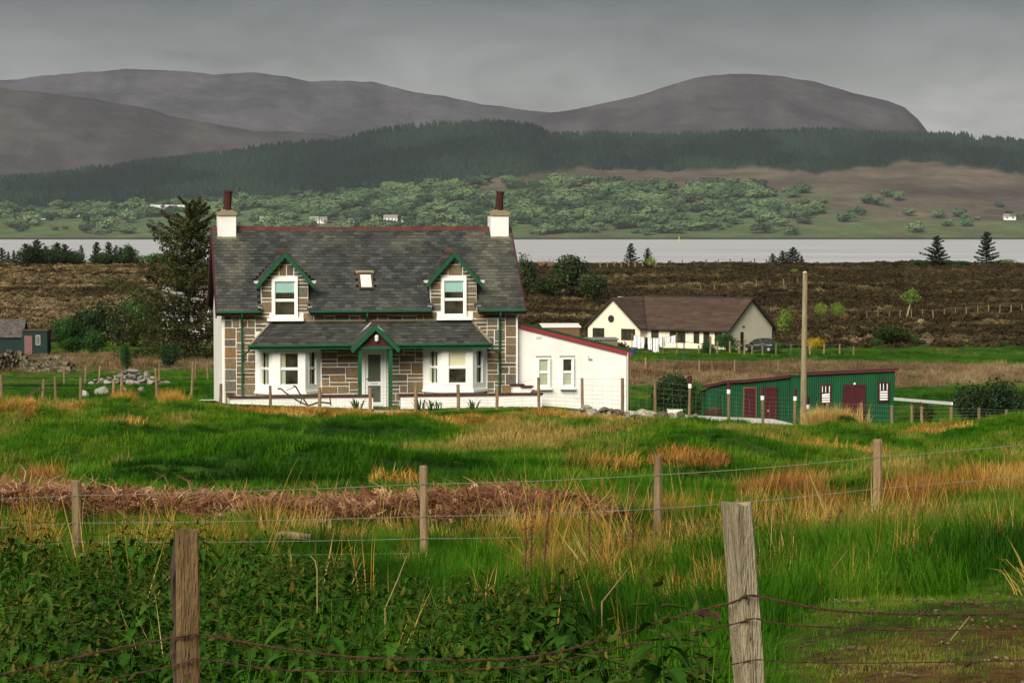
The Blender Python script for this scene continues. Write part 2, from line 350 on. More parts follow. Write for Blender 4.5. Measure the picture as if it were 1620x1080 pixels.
# ------------------------------------------------------------------ ground colour (what grows or lies there)
def patches(r, px, lst):       # soft elliptical patches (column, metres, half width, half depth)
    m = np.zeros_like(r)
    for c, Y, a, b in lst: m = np.maximum(m, 1 - sstep(.55, 1.15, np.hypot((px - c) / a, (r - Y) / b)))
    return m
RUST = [(400, 30.6, 40, .9), (40, 31.3, 90, 1.0), (190, 31.2, 130, .9), (330, 31, 130, 1.0), (560, 30.8, 95, .95), (690, 30.4, 90, .9), (800, 29.9, 60, .8), (870, 29.6, 40, .6)]
RUSTGRASS = [(1245, 34, 62, 1.6), (1480, 30.5, 105, 2.0), (1600, 31.5, 80, 2.6), (1070, 31, 30, .9), (1330, 28.5, 50, .8), (60, 37, 36, 1.0), (1590, 19, 25, .5)]
ORANGE = [(440, 83, 62, 4.0), (730, 76, 65, 3.5), (560, 84, 45, 3), (880, 86, 80, 3.5), (960, 84, 40, 3), (1130, 82, 120, 2.5), (545, 82, 30, 2), (610, 86, 40, 2), (195, 56, 30, 2.2), (420, 58, 34, 2.6),
          (785, 76, 35, 3), (690, 54, 22, 1.6), (640, 80, 26, 2), (20, 70, 40, 3), (120, 72, 30, 2.2), (1430, 52, 50, 2), (1270, 60, 90, 3), (1480, 74, 70, 3), (1090, 45, 60, 2), (1350, 60, 60, 2), (960, 44, 50, 2), (630, 37, 30, 1.5)]
STRAW = [(1000, 24.5, 190, 3.0), (850, 27.5, 90, 2.0), (1250, 26.5, 170, 2.2), (560, 27.8, 40, .7), (330, 27, 60, .7), (230, 26.6, 40, .8), (30, 27.5, 60, 1.6), (760, 27.6, 40, .7),  (1100, 19, 70, 1.2), (1420, 25, 120, 1.6), (450, 28.6, 60, .8), (640, 28.8, 40, .7)]
DIRT = [(1470, 12.6, 250, 3.3), (1640, 12.6, 270, 4.0), (1640, 9, 200, 4), (1420, 9.6, 170, 1.0)]
def bio(x, y):
    """what covers the ground: weights for rust bracken, rust grass, orange tussocks, straw, bare dirt, nettles"""
    r, px = polar(x, y)
    n = .35 * fbm(x * .45, y * .35, 3, 61)
    wob = r * (1 + .012 * n); pw = px + 60 * n * np.clip(20 / r, .2, 1)
    d = dict(rust=patches(wob, pw, RUST), rustgrass=patches(wob, pw, RUSTGRASS), orange=patches(wob, pw, ORANGE), straw=patches(wob, pw, STRAW), dirt=patches(wob, pw, DIRT))
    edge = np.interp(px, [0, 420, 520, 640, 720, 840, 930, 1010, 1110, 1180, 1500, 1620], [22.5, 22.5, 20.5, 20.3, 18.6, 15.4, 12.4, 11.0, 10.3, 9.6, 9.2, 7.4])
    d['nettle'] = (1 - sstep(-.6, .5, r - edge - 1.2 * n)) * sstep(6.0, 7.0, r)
    return d, r, px
def rgb(c): return np.array(c)[None, :]
def ground_colour(x, y):
    d, r, px = bio(x, y)
    n1, n2, n3 = fbm(x * .25, y * .14, 4, 71), fbm(x * 1.3, y * .8, 3, 72), fbm(x * .06, y * .035, 4, 73)
    def mixc(a, b, t): return a * (1 - t[:, None]) + b * t[:, None]
    c = mixc(rgb((.012, .04, .003)), rgb((.05, .12, .006)), np.clip(.5 + .6 * n1 + .3 * n2, 0, 1))
    c = mixc(c, rgb((.15, .125, .04)), np.clip(n3 * 1.1 - .25, 0, .5) * sstep(35, 60, r))
    for k, col in (('orange', (.26, .17, .05)), ('rust', (.2, .085, .035)), ('rustgrass', (.2, .1, .04)), ('straw', (.17, .15, .05))): c = mixc(c, rgb(col), np.clip(d[k] * (.85 + .5 * n2), 0, 1) * .8)
    c = mixc(c, mixc(rgb((.115, .062, .018)), rgb((.045, .055, .01)), np.clip(.3 + 1.1 * n2 + .5 * n1, 0, 1)), d['dirt'])
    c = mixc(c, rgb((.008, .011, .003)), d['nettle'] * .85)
    # crofts beyond the house: green strips, a band of tawny rough grass
    right = sstep(900, 1000, px); wv = r + 10 * fbm(x * .03, y * .03, 2, 75)
    tawny = sstep(178, 190, wv) * (1 - sstep(236, 246, wv)) * right * (.35 + .65 * sstep(1330, 1420, px) + .5 * sstep(.0, .5, n3 + .3))
    c = mixc(c, mixc(rgb((.13, .09, .05)), rgb((.19, .145, .08)), np.clip(.5 + n1, 0, 1)), np.clip(tawny, 0, 1))
    lt = sstep(205, 215, wv) * (1 - sstep(240, 250, wv)) * (1 - sstep(300, 420, px)); c = mixc(c, rgb((.2, .13, .05)), np.clip(lt * (.6 + n1), 0, 1))
    # moor: dark heather, tawny grass runs, peat
    moor = sstep(272, 304, r + 20 * n3)
    st = fbm(x * .011, y * .07, 4, 81); s2 = fbm(x * .12, y * .09, 4, 82); s3 = fbm(x * .4, y * .12, 3, 84)
    mc = mixc(rgb((.014, .01, .006)), rgb((.068, .048, .023)), np.clip(.45 + .9 * s2 + .3 * s3, 0, 1))
    light = np.clip((st + .5 * s2 - .1 + .75 * (1 - sstep(420, 760, px))) * 1.6, 0, 1) * (.75 + .25 * (1 - sstep(950, 1100, px)))
    mc = mixc(mc, mixc(rgb((.15, .1, .05)), rgb((.25, .175, .1)), np.clip(.5 + s3, 0, 1)), np.clip(light, 0, 1))
    mc = mixc(mc, rgb((.055, .058, .016)), np.clip(1.3 * fbm(x * .035, y * .05, 3, 86) - .1, 0, .75))
    mc = mixc(mc, rgb((.06, .085, .02)), np.clip(sstep(1360, 1480, px) * np.exp(-((r - 492) / 22) ** 2) * 1.2, 0, .8))
    tr = np.exp(-((px - (1458 + 8 * np.sin(r * .11))) / 4.0) ** 2) * sstep(318, 324, r) * (1 - sstep(346, 352, r)); mc = mixc(mc, rgb((.25, .24, .17)), tr)
    c = mixc(c, mc, moor)
    return np.clip(c * (1 + .25 * n2[:, None]), .004, 1)

# ------------------------------------------------------------------ ground sheet
fine = np.arange(-15.5, 15.51, .11); side = 15.5 + (np.geomspace(.11, 164.5, 60))
ang = np.radians(np.concatenate([-side[::-1], fine, side])); ang[0] = -np.pi; ang[-1] = np.pi
rad = np.concatenate([[.4, 1.0, 2.0, 3.0], np.geomspace(4.0, 4100, 400)])
A, Rr = np.meshgrid(ang, rad); X = (Rr * np.sin(A)).ravel(); Yv = (Rr * np.cos(A)).ravel()
Zg = ground(X, Yv)
na, nr = len(ang), len(rad)
ii, jj = np.meshgrid(np.arange(nr - 1), np.arange(na - 1), indexing='ij'); q = (ii * na + jj).ravel()
quads = np.stack([q, q + 1, q + na + 1, q + na], 1)
m, t, b, l = base_mat('ground_cover'); nd = t.nodes.new
a_ = nd('ShaderNodeAttribute'); a_.attribute_name = 'Col'; g_ = nd('ShaderNodeNewGeometry')
no = nd('ShaderNodeTexNoise'); no.inputs['Scale'].default_value = 7; no.inputs['Detail'].default_value = 8; no.inputs['Roughness'].default_value = .7; l(g_.outputs['Position'], no.inputs['Vector'])
no2 = nd('ShaderNodeTexNoise'); no2.inputs['Scale'].default_value = .35; no2.inputs['Detail'].default_value = 8; no2.inputs['Roughness'].default_value = .75; l(g_.outputs['Position'], no2.inputs['Vector'])
r1 = nd('ShaderNodeMapRange'); r1.inputs['From Min'].default_value = .3; r1.inputs['From Max'].default_value = .7; r1.inputs['To Min'].default_value = .35; r1.inputs['To Max'].default_value = 1.65; l(no.outputs['Fac'], r1.inputs['Value'])
r2 = nd('ShaderNodeMapRange'); r2.inputs['From Min'].default_value = .3; r2.inputs['From Max'].default_value = .7; r2.inputs['To Min'].default_value = .6; r2.inputs['To Max'].default_value = 1.4; l(no2.outputs['Fac'], r2.inputs['Value'])
mm = nd('ShaderNodeMath'); mm.operation = 'MULTIPLY'; l(r1.outputs['Result'], mm.inputs[0]); l(r2.outputs['Result'], mm.inputs[1])
mx = nd('ShaderNodeMixRGB'); mx.blend_type = 'MULTIPLY'; mx.inputs['Fac'].default_value = 1; l(a_.outputs['Color'], mx.inputs['Color1']); l(mm.outputs['Value'], mx.inputs['Color2']); l(mx.outputs['Color'], b.inputs['Base Color'])
bu = nd('ShaderNodeBump'); bu.inputs['Strength'].default_value = .7; bu.inputs['Distance'].default_value = .12; l(no.outputs['Fac'], bu.inputs['Height']); l(bu.outputs['Normal'], b.inputs['Normal'])
b.inputs['Roughness'].default_value = .95; b.inputs['Specular IOR Level'].default_value = .1
M['ground'] = m
tag(link('ground', fast_mesh('ground', np.stack([X, Yv, Zg], 1), quads, m, ground_colour(X, Yv))), kind='structure')

# ------------------------------------------------------------------ loch
m, t, b, l = base_mat('loch_water'); nd = t.nodes.new
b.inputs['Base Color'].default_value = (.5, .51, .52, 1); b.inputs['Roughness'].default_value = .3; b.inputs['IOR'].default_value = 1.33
g_ = nd('ShaderNodeNewGeometry'); mp_ = nd('ShaderNodeMapping'); mp_.inputs['Scale'].default_value = (.02, .06, 1); l(g_.outputs['Position'], mp_.inputs['Vector'])
no = nd('ShaderNodeTexNoise'); no.inputs['Scale'].default_value = 3; no.inputs['Detail'].default_value = 7; l(mp_.outputs['Vector'], no.inputs['Vector'])
bu = nd('ShaderNodeBump'); bu.inputs['Strength'].default_value = .8; bu.inputs['Distance'].default_value = 2.0; l(no.outputs['Fac'], bu.inputs['Height']); l(bu.outputs['Normal'], b.inputs['Normal'])
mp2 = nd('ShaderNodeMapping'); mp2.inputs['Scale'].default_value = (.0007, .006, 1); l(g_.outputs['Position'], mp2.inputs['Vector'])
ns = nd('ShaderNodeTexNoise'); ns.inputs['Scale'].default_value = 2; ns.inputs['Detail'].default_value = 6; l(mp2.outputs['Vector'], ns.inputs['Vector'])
wr_ = ramp(t, [(.36, .37, .38), (.62, .62, .62)], [.35, .65]); l(ns.outputs['Fac'], wr_.inputs['Fac']); l(wr_.outputs['Color'], b.inputs['Base Color'])     # wind streaks and the sky's pale sheen, painted into the base colour
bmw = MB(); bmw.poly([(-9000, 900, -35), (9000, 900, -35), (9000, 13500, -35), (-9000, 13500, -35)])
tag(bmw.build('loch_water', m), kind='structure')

# ------------------------------------------------------------------ far shore, hills, mountains
def silhouette(pts, amp, seed, freq=.02):
    xs, ys = np.array(pts, float).T
    def f(px):
        v = np.interp(px, xs, ys)
        return v + amp * fbm(px * freq, px * 0 + seed, 4, seed)
    return f
def smooth_cols(v, k=9):
    ker = np.hanning(k + 2)[1:-1]; ker /= ker.sum(); return np.convolve(np.pad(v, k // 2, 'edge'), ker, 'valid')
def land(name, sil, Yfoot, Ycrest, Yback, zfoot, px0, px1, npx, nt, colour, rough=12.0, power=1.0, seed=0):
    """a hill: rises from a foot line to a crest seen at the rows of sil, falls away behind"""
    px = np.linspace(px0, px1, npx); zc = (HZ - sil(px)) / FOC * Ycrest
    tt = np.concatenate([np.linspace(0, 1, nt), 1 + np.linspace(.08, 1, 10)])
    T_, P = np.meshgrid(tt, px, indexing='ij'); Zc = np.broadcast_to(zc, T_.shape)
    Yq = np.where(T_ <= 1, Yfoot + (Ycrest - Yfoot) * T_, Ycrest + (Yback - Ycrest) * (T_ - 1))
    pyf = HZ - zfoot / Yfoot * FOC; pyc = HZ - Zc / Ycrest * FOC
    py = pyf + (pyc - pyf) * np.clip(T_, 0, 1) ** power
    Z = np.where(T_ <= 1, (HZ - py) / FOC * Yq, zfoot + (Zc - zfoot) * (1 - (np.clip(T_, 1, 2) - 1) ** 1.3) )
    Xq = (P - 810) / FOC * Yq
    bump_ = rough * fbm(Xq / 420, Yq / 420, 5, seed) * np.sin(np.clip(T_, 0, 1) * np.pi) ** .7
    Z = Z + bump_
    ii, jj = np.meshgrid(np.arange(len(tt) - 1), np.arange(npx - 1), indexing='ij'); q = (ii * npx + jj).ravel()
    qd = np.stack([q, q + 1, q + npx + 1, q + npx], 1)
    xs, ys, zs = Xq.ravel(), Yq.ravel(), Z.ravel()
    col = colour(xs, ys, zs, P.ravel(), (HZ - zs / ys * FOC), np.clip(T_, 0, 1).ravel())
    o = link(name, fast_mesh(name, np.stack([xs, ys, zs], 1), qd, M['land'], col))
    tag(o, kind='structure')
    def height(pxq, tq):
        y = Yfoot + (Ycrest - Yfoot) * tq; zc_ = np.interp(pxq, px, zc)
        pc = HZ - zc_ / Ycrest * FOC; pp = pyf + (pc - pyf) * tq ** power; x = (pxq - 810) / FOC * y
        return x, y, (HZ - pp) / FOC * y + rough * fbm(x / 420, y / 420, 5, seed) * np.sin(tq * np.pi) ** .7, pp
    return height
m, t, b, l = base_mat('hillside'); nd = t.nodes.new
a_ = nd('ShaderNodeAttribute'); a_.attribute_name = 'Col'; g_ = nd('ShaderNodeNewGeometry')
no = nd('ShaderNodeTexNoise'); no.inputs['Scale'].default_value = .012; no.inputs['Detail'].default_value = 9; no.inputs['Roughness'].default_value = .68; l(g_.outputs['Position'], no.inputs['Vector'])
r1 = nd('ShaderNodeMapRange'); r1.inputs['From Min'].default_value = .3; r1.inputs['From Max'].default_value = .7; r1.inputs['To Min'].default_value = .7; r1.inputs['To Max'].default_value = 1.3; l(no.outputs['Fac'], r1.inputs['Value'])
mx = nd('ShaderNodeMixRGB'); mx.blend_type = 'MULTIPLY'; mx.inputs['Fac'].default_value = 1; l(a_.outputs['Color'], mx.inputs['Color1']); l(r1.outputs['Result'], mx.inputs['Color2']); l(mx.outputs['Color'], b.inputs['Base Color'])
nb = nd('ShaderNodeTexNoise'); nb.inputs['Scale'].default_value = .006; nb.inputs['Detail'].default_value = 8; nb.inputs['Roughness'].default_value = .6; l(g_.outputs['Position'], nb.inputs['Vector'])
bu = nd('ShaderNodeBump'); bu.inputs['Strength'].default_value = .6; bu.inputs['Distance'].default_value = 60; l(nb.outputs['Fac'], bu.inputs['Height']); l(bu.outputs['Normal'], b.inputs['Normal'])
b.inputs['Roughness'].default_value = 1; b.inputs['Specular IOR Level'].default_value = 0
M['land'] = m
def mix3(a, b, t):
    a, b = (np.asarray(q, float)[None, :] if np.ndim(q) == 1 else q for q in (a, b))
    return a * (1 - t[:, None]) + b * t[:, None]
sil_ridge = silhouette([(-900, 300), (-300, 290), (0, 284), (100, 276), (200, 264), (330, 248), (450, 233), (540, 226), (600, 210), (700, 201), (780, 197), (840, 204), (870, 218), (930, 219), (1050, 216), (1200, 214), (1290, 210), (1400, 217), (1500, 216), (1620, 230), (2000, 236), (2600, 250)], 1.5, 3)
low_forest = silhouette([(-900, 340), (0, 330), (150, 328), (330, 316), (540, 304), (640, 297), (760, 283), (850, 275), (905, 268), (1000, 270), (1190, 264), (1290, 275), (1400, 262), (1450, 255), (1560, 268), (1620, 274), (2600, 290)], 5, 9, .03)
def col_shore(x, y, z, px, py, t):
    n = fbm(x / 260, y / 200, 5, 91); n2 = fbm(x / 90, y / 120, 4, 92)
    c = mix3((.07, .058, .045), (.11, .092, .068), np.clip(.5 + n, 0, 1))                       # rough brown hill
    green = np.clip((1 - sstep(1150, 1420, px)) * sstep(292, 318, py + 14 * n) * 1.1, 0, 1); c = mix3(c, (.07, .12, .055), green)
    c = mix3(c, (.075, .115, .045), np.clip(sstep(338, 352, py + 8 * n2), 0, 1) * .85)                 # shore fields
    c = mix3(c, (.1, .09, .05), np.clip(sstep(.1, .5, n2) * sstep(300, 330, py), 0, .6))
    c = mix3(c, (.1, .08, .06), sstep(930, 1000, px) * (1 - sstep(1320, 1420, px)) * np.exp(-((py - 322) / 9) ** 2) * .7)
    c = mix3(c, (.045, .04, .032), sstep(1380, 1440, px) * np.exp(-((py - 302 - .03 * (px - 1400)) / 11) ** 2) * .9)
    c = mix3(c, (.01, .024, .015), 1 - sstep(-4, 4, py - low_forest(px)))
    c = mix3(c, (.035, .033, .028), sstep(374, 378, py))
    return c
H_shore = land('far_shore_hill', sil_ridge, 5200, 7000, 8200, -35.5, -900, 2600, 700, 70, col_shore, 7.0, .95, 12)
def heath(seed, lo, hi, low=None):
    def f(x, y, z, px, py, t):
        n = fbm(x / 600, y / 420, 5, seed) + .8 * fbm(x / 170, y / 700, 4, seed + 1)
        c = mix3(lo, hi, np.clip(.5 + n, 0, 1))
        if low is not None: c = mix3(c, low, 1 - sstep(.0, .45, t + .12 * n))
        return c
    return f
sil_a = silhouette([(-900, 190), (-300, 150), (0, 129), (60, 123), (130, 116), (200, 111), (250, 112), (300, 114), (340, 120), (400, 115), (450, 122), (490, 130), (560, 129), (590, 131), (650, 146), (700, 153), (760, 165), (800, 171), (870, 179), (950, 192), (1200, 240), (2600, 300)], 1.2, 5, .03)
land('far_mountain', sil_a, 9800, 12200, 13300, -35, -800, 1250, 420, 40, heath(101, (.034, .036, .046), (.06, .06, .07)), 26, .8, 21)
sil_b = silhouette([(-900, 100), (-300, 125), (0, 141), (80, 149), (150, 157), (220, 169), (280, 186), (330, 195), (400, 207), (500, 212), (560, 217), (700, 232), (1000, 265), (2600, 300)], 1.4, 15, .03)
land('heather_hill', sil_b, 7900, 9300, 10200, -35, -800, 1000, 380, 40, heath(103, (.031, .03, .034), (.054, .05, .05), (.042, .052, .04)), 18, .85, 23)
sil_c = silhouette([(500, 262), (740, 214), (820, 194), (870, 179), (900, 176), (1000, 155), (1050, 139), (1100, 124), (1150, 118), (1200, 119), (1240, 123), (1290, 131), (1350, 149), (1400, 160), (1430, 171), (1450, 189), (1467, 211), (1500, 240), (1560, 262), (2600, 300)], 1.0, 25, .03)
land('domed_mountain', sil_c, 8600, 10600, 11600, -35, 500, 1640, 420, 44, heath(105, (.03, .029, .035), (.056, .051, .057)), 26, .8, 25)

# air over the loch: one even body of pale haze
hz = MB(); hz.box(-11500, 11500, -5200, 15000, -60, 780)
m = bpy.data.materials.new('haze_air'); m.use_nodes = True; t = m.node_tree; t.nodes.remove(t.nodes['Principled BSDF'])
pv = t.nodes.new('ShaderNodeVolumePrincipled'); pv.inputs['Color'].default_value = (.88, .91, .98, 1); pv.inputs['Density'].default_value = 1.45e-5; pv.inputs['Anisotropy'].default_value = 0
t.links.new(pv.outputs['Volume'], t.nodes['Material Output'].inputs['Volume'])
try: m.cycles.homogeneous_volume = True
except Exception: pass
tag(hz.build('haze', m), kind='stuff')

# ------------------------------------------------------------------ scatter: many instances of a few small plants
SRC = {}
def source(name, meshes):
    col = bpy.data.collections.new(name)
    for i, me in enumerate(meshes): col.objects.link(bpy.data.objects.new(name + '_%02d' % i, me))
    SRC[name] = (col, len(meshes)); return name
def scatter(name, src, P, scl, rot, tint, label=None):
    """one stuff object: points that carry instances of the plants of a source"""
    n = len(P); me = bpy.data.meshes.new(name); me.vertices.add(n); me.vertices.foreach_set('co', np.asarray(P, 'f4').ravel())
    col, k = SRC[src]
    def att(nm, typ, data, key):
        a = me.attributes.new(nm, typ, 'POINT'); a.data.foreach_set(key, np.ascontiguousarray(data).ravel())
    scl = np.asarray(scl, 'f4'); scl = np.repeat(scl[:, None], 3, 1) if scl.ndim == 1 else scl
    att('size', 'FLOAT_VECTOR', scl.astype('f4'), 'vector'); att('turn', 'FLOAT_VECTOR', np.asarray(rot, 'f4'), 'vector')
    att('tint', 'FLOAT', np.asarray(tint, 'f4'), 'value'); att('pick', 'INT', rng.integers(0, k, n).astype('i4'), 'value')
    o = link(name, me); tag(o, kind='stuff')
    ng = bpy.data.node_groups.new(name + '_scatter', 'GeometryNodeTree')
    ng.interface.new_socket('Geometry', in_out='INPUT', socket_type='NodeSocketGeometry'); ng.interface.new_socket('Geometry', in_out='OUTPUT', socket_type='NodeSocketGeometry')
    nd = ng.nodes.new; gi, go = nd('NodeGroupInput'), nd('NodeGroupOutput')
    ip = nd('GeometryNodeInstanceOnPoints'); ci = nd('GeometryNodeCollectionInfo'); ci.inputs['Collection'].default_value = col
    ci.inputs['Separate Children'].default_value = True; ci.inputs['Reset Children'].default_value = True
    def na(nm, typ):
        a = nd('GeometryNodeInputNamedAttribute'); a.data_type = typ; a.inputs['Name'].default_value = nm; return a.outputs['Attribute']
    L_ = ng.links.new
    L_(gi.outputs[0], ip.inputs['Points']); L_(ci.outputs[0], ip.inputs['Instance']); ip.inputs['Pick Instance'].default_value = True
    L_(na('pick', 'INT'), ip.inputs['Instance Index']); L_(na('turn', 'FLOAT_VECTOR'), ip.inputs['Rotation']); L_(na('size', 'FLOAT_VECTOR'), ip.inputs['Scale'])
    L_(ip.outputs[0], go.inputs[0])
    md = o.modifiers.new('scatter', 'NODES'); md.node_group = ng
    return o
def spin(n, tilt=.0):
    return np.stack([rng.normal(0, tilt, n), rng.normal(0, tilt, n), rng.uniform(0, 6.283, n)], 1)

# conifer plantation and broadleaf woods across the loch
M['far_conifer'] = leaf('far_conifers', [(.002, .013, .011), (.005, .021, .016), (.012, .035, .023)], trans=0, spec=0, rough=1)
M['far_broadleaf'] = leaf('far_broadleaves', [(.022, .05, .03), (.07, .13, .055), (.13, .2, .085)], trans=0, spec=0, rough=1)
def cone_tree(seed):
    r_ = random.Random(seed); b = MB(); n = 7
    for k in range(3):
        z0, z1, ra = .05 + .27 * k, .5 + .25 * k, .26 - .07 * k
        ring = [(math.cos(q * 6.283 / n + k) * ra * r_.uniform(.7, 1.25), math.sin(q * 6.283 / n + k) * ra * r_.uniform(.7, 1.25), z0 + r_.uniform(-.05, .03)) for q in range(n)]
        for q in range(n): b.poly([ring[q], ring[(q + 1) % n], (r_.uniform(-.02, .02), r_.uniform(-.02, .02), z1)])
    return b.mesh('far_conifer', M['far_conifer'], False)
def lump_tree(seed):
    g = np.random.default_rng(seed); L_ = [(g.uniform(-.28, .28), g.uniform(-.28, .28), g.uniform(.35, .72), g.uniform(.2, .34)) for _ in range(6)]; b = MB()
    for i in range(420):
        l_ = L_[i % 6]; d = Vector(g.normal(0, 1, 3)).normalized(); p = Vector(l_[:3]) + d * l_[3] * g.uniform(.7, 1.15); u = d.cross(Vector(g.normal(0, 1, 3))).normalized(); v = (d * .4 + d.cross(u)).normalized(); s_ = g.uniform(.05, .1)
        b.poly([p - u * s_, p - v * s_ * .7, p + u * s_, p + v * s_ * .8])
    return b.mesh('far_broadleaf', M['far_broadleaf'], False)
source('far_conifer', [cone_tree(s) for s in range(5)]); source('far_broadleaf', [lump_tree(s) for s in range(5)])
n = 60000; px = rng.uniform(-500, 2150, n); tq = rng.uniform(0, 1.03, n); x, y, z, py = H_shore(px, np.minimum(tq, 1))
keep = (py < low_forest(px) - 1 + 5 * fbm(x / 60, y / 60, 3, 5)) & (fbm(x / 170, y / 240, 3, 55) > -.55)
thin = rng.uniform(0, 1, n) < np.where(py > low_forest(px) - 14, .45, .95); keep &= thin
x, y, z = x[keep], y[keep], z[keep]; k = len(x); h = rng.uniform(11, 20, k) * (1 + .3 * fbm(x / 140, y / 140, 2, 6))
scatter('conifer_forest', 'far_conifer', np.stack([x, y, z - 1], 1), np.stack([h * 1.25, h * 1.25, h], 1), spin(k, .03), np.clip(.42 + .8 * fbm(x / 260, y / 420, 3, 66) + .25 * np.sign(fbm(x / 300, y / 300, 2, 67)) + rng.normal(0, .15, k), 0, 1))
n = 16000; px = rng.uniform(-500, 2150, n); tq = rng.uniform(.02, .75, n); x, y, z, py = H_shore(px, tq)
dens = np.interp(px, [-500, 0, 330, 420, 640, 800, 1100, 1230, 1300, 1620], [.2, .25, .45, .9, 1, 1, .9, .6, .06, .05])
top = np.interp(px, [0, 330, 640, 800, 905, 1000, 1200, 1300], [330, 322, 298, 287, 290, 292, 296, 318])
fld = sstep(340, 352, py)
keep = (py > top + 5 * fbm(px / 30, px * 0, 3, 7)) & (py > low_forest(px) + 3) & (py < 372) & (rng.uniform(0, 1, n) < dens * (1 - .75 * fld)) & (fbm(x / 110, y / 160, 3, 77) > -.3)
x, y, z = x[keep], y[keep], z[keep]; k = len(x); h = rng.uniform(9, 28, k)
scatter('broadleaf_wood', 'far_broadleaf', np.stack([x, y, z - 2], 1), np.stack([h * 1.7, h * 1.7, h], 1), spin(k, .05), np.clip(.5 + .7 * fbm(x / 90, y / 140, 2, 78) + rng.normal(0, .16, k), 0, 1))
# ------------------------------------------------------------------ stone cottage
Z0 = -7.3; TH = R(9.5)
def rect_free(u, w_, du, dw, holes): return not any(u < h[1] - .01 and u + du > h[0] + .01 and w_ < h[3] - .01 and w_ + dw > h[2] + .01 for h in holes)
def stone_meshes(n, mat, rough=.06, seed=1, name='stone'):
    res = []
    for k in range(n):
        r_ = random.Random(seed + k); b = MB(); j = lambda a: r_.uniform(-a, a)
        e = .035; p = []
        for (y, ins) in ((0, 0), (-.6, 0), (-1, .07)):          # back, shoulder, face
            p += [(-.5 + ins + j(rough * .3), y, -.5 + ins + j(rough * .5)), (.5 - ins + j(rough * .3), y, -.5 + ins + j(rough * .5)), (.5 - ins + j(rough * .3), y, .5 - ins + j(rough * .5)), (-.5 + ins + j(rough * .3), y, .5 - ins + j(rough * .5))]
        p.append((j(.15), -1.12, j(.15)))
        f = [(3, 2, 1, 0)][:0]
        for a in (0, 4): f += [(a + i, a + (i + 1) % 4, a + 4 + (i + 1) % 4, a + 4 + i) for i in range(4)]
        f += [(8 + i, 8 + (i + 1) % 4, 12) for i in range(4)]
        b.faces(p, f); res.append(b.mesh(name, mat, False))
    return res
STONES = stone_meshes(7, M['stone'])
def masonry(parent, u0, u1, w0, w1, holes=(), seed=1, unit=.15, v=0.0, inside=None, gap=.042, big=1.0, quoin=None):
    """squared rubble laid to no course: every stone is an object, standing proud of the white pointing"""
    r_ = random.Random(seed); nu, nw = int(round((u1 - u0) / unit)), int(round((w1 - w0) / unit)); au, aw = (u1 - u0) / nu, (w1 - w0) / nw
    used = np.zeros((nw, nu), bool)
    for i in range(nw):
        for j in range(nu):
            if not rect_free(u0 + j * au, w0 + i * aw, au, aw, holes): used[i, j] = True
            elif inside and not inside(u0 + (j + .5) * au, w0 + (i + .5) * aw): used[i, j] = True
    res = []
    for i in range(nw):
        for j in range(nu):
            if used[i, j]: continue
            a = r_.choice([2, 2, 3, 3, 4, 4, 5]); b_ = r_.choice([1, 1, 1, 2, 2, 3])
            if quoin is not None and ((quoin == 0 and j == 0) or (quoin == 1 and j >= nu - 4)): a, b_ = r_.choice([(4, 3), (2, 2), (4, 3), (3, 3)])
            if b_ == 1 and a < 3: a = 3
            aa = 0
            while aa < a and j + aa < nu and not used[i, j + aa]: aa += 1
            if j + aa < nu and not used[i, j + aa] and (j + aa + 1 >= nu or used[i, j + aa + 1]) : aa += 1
            bb = 1
            while bb < b_ and i + bb < nw and not used[i + bb, j:j + aa].any(): bb += 1
            used[i:i + bb, j:j + aa] = True
            du, dw = aa * au - gap, bb * aw - gap
            if du < .03 or dw < .03: continue
            link('stone', r_.choice(STONES), parent, (u0 + (j + aa / 2) * au, v, w0 + (i + bb / 2) * aw), (0, 0, 0), (du, r_.uniform(.018, .032), dw))
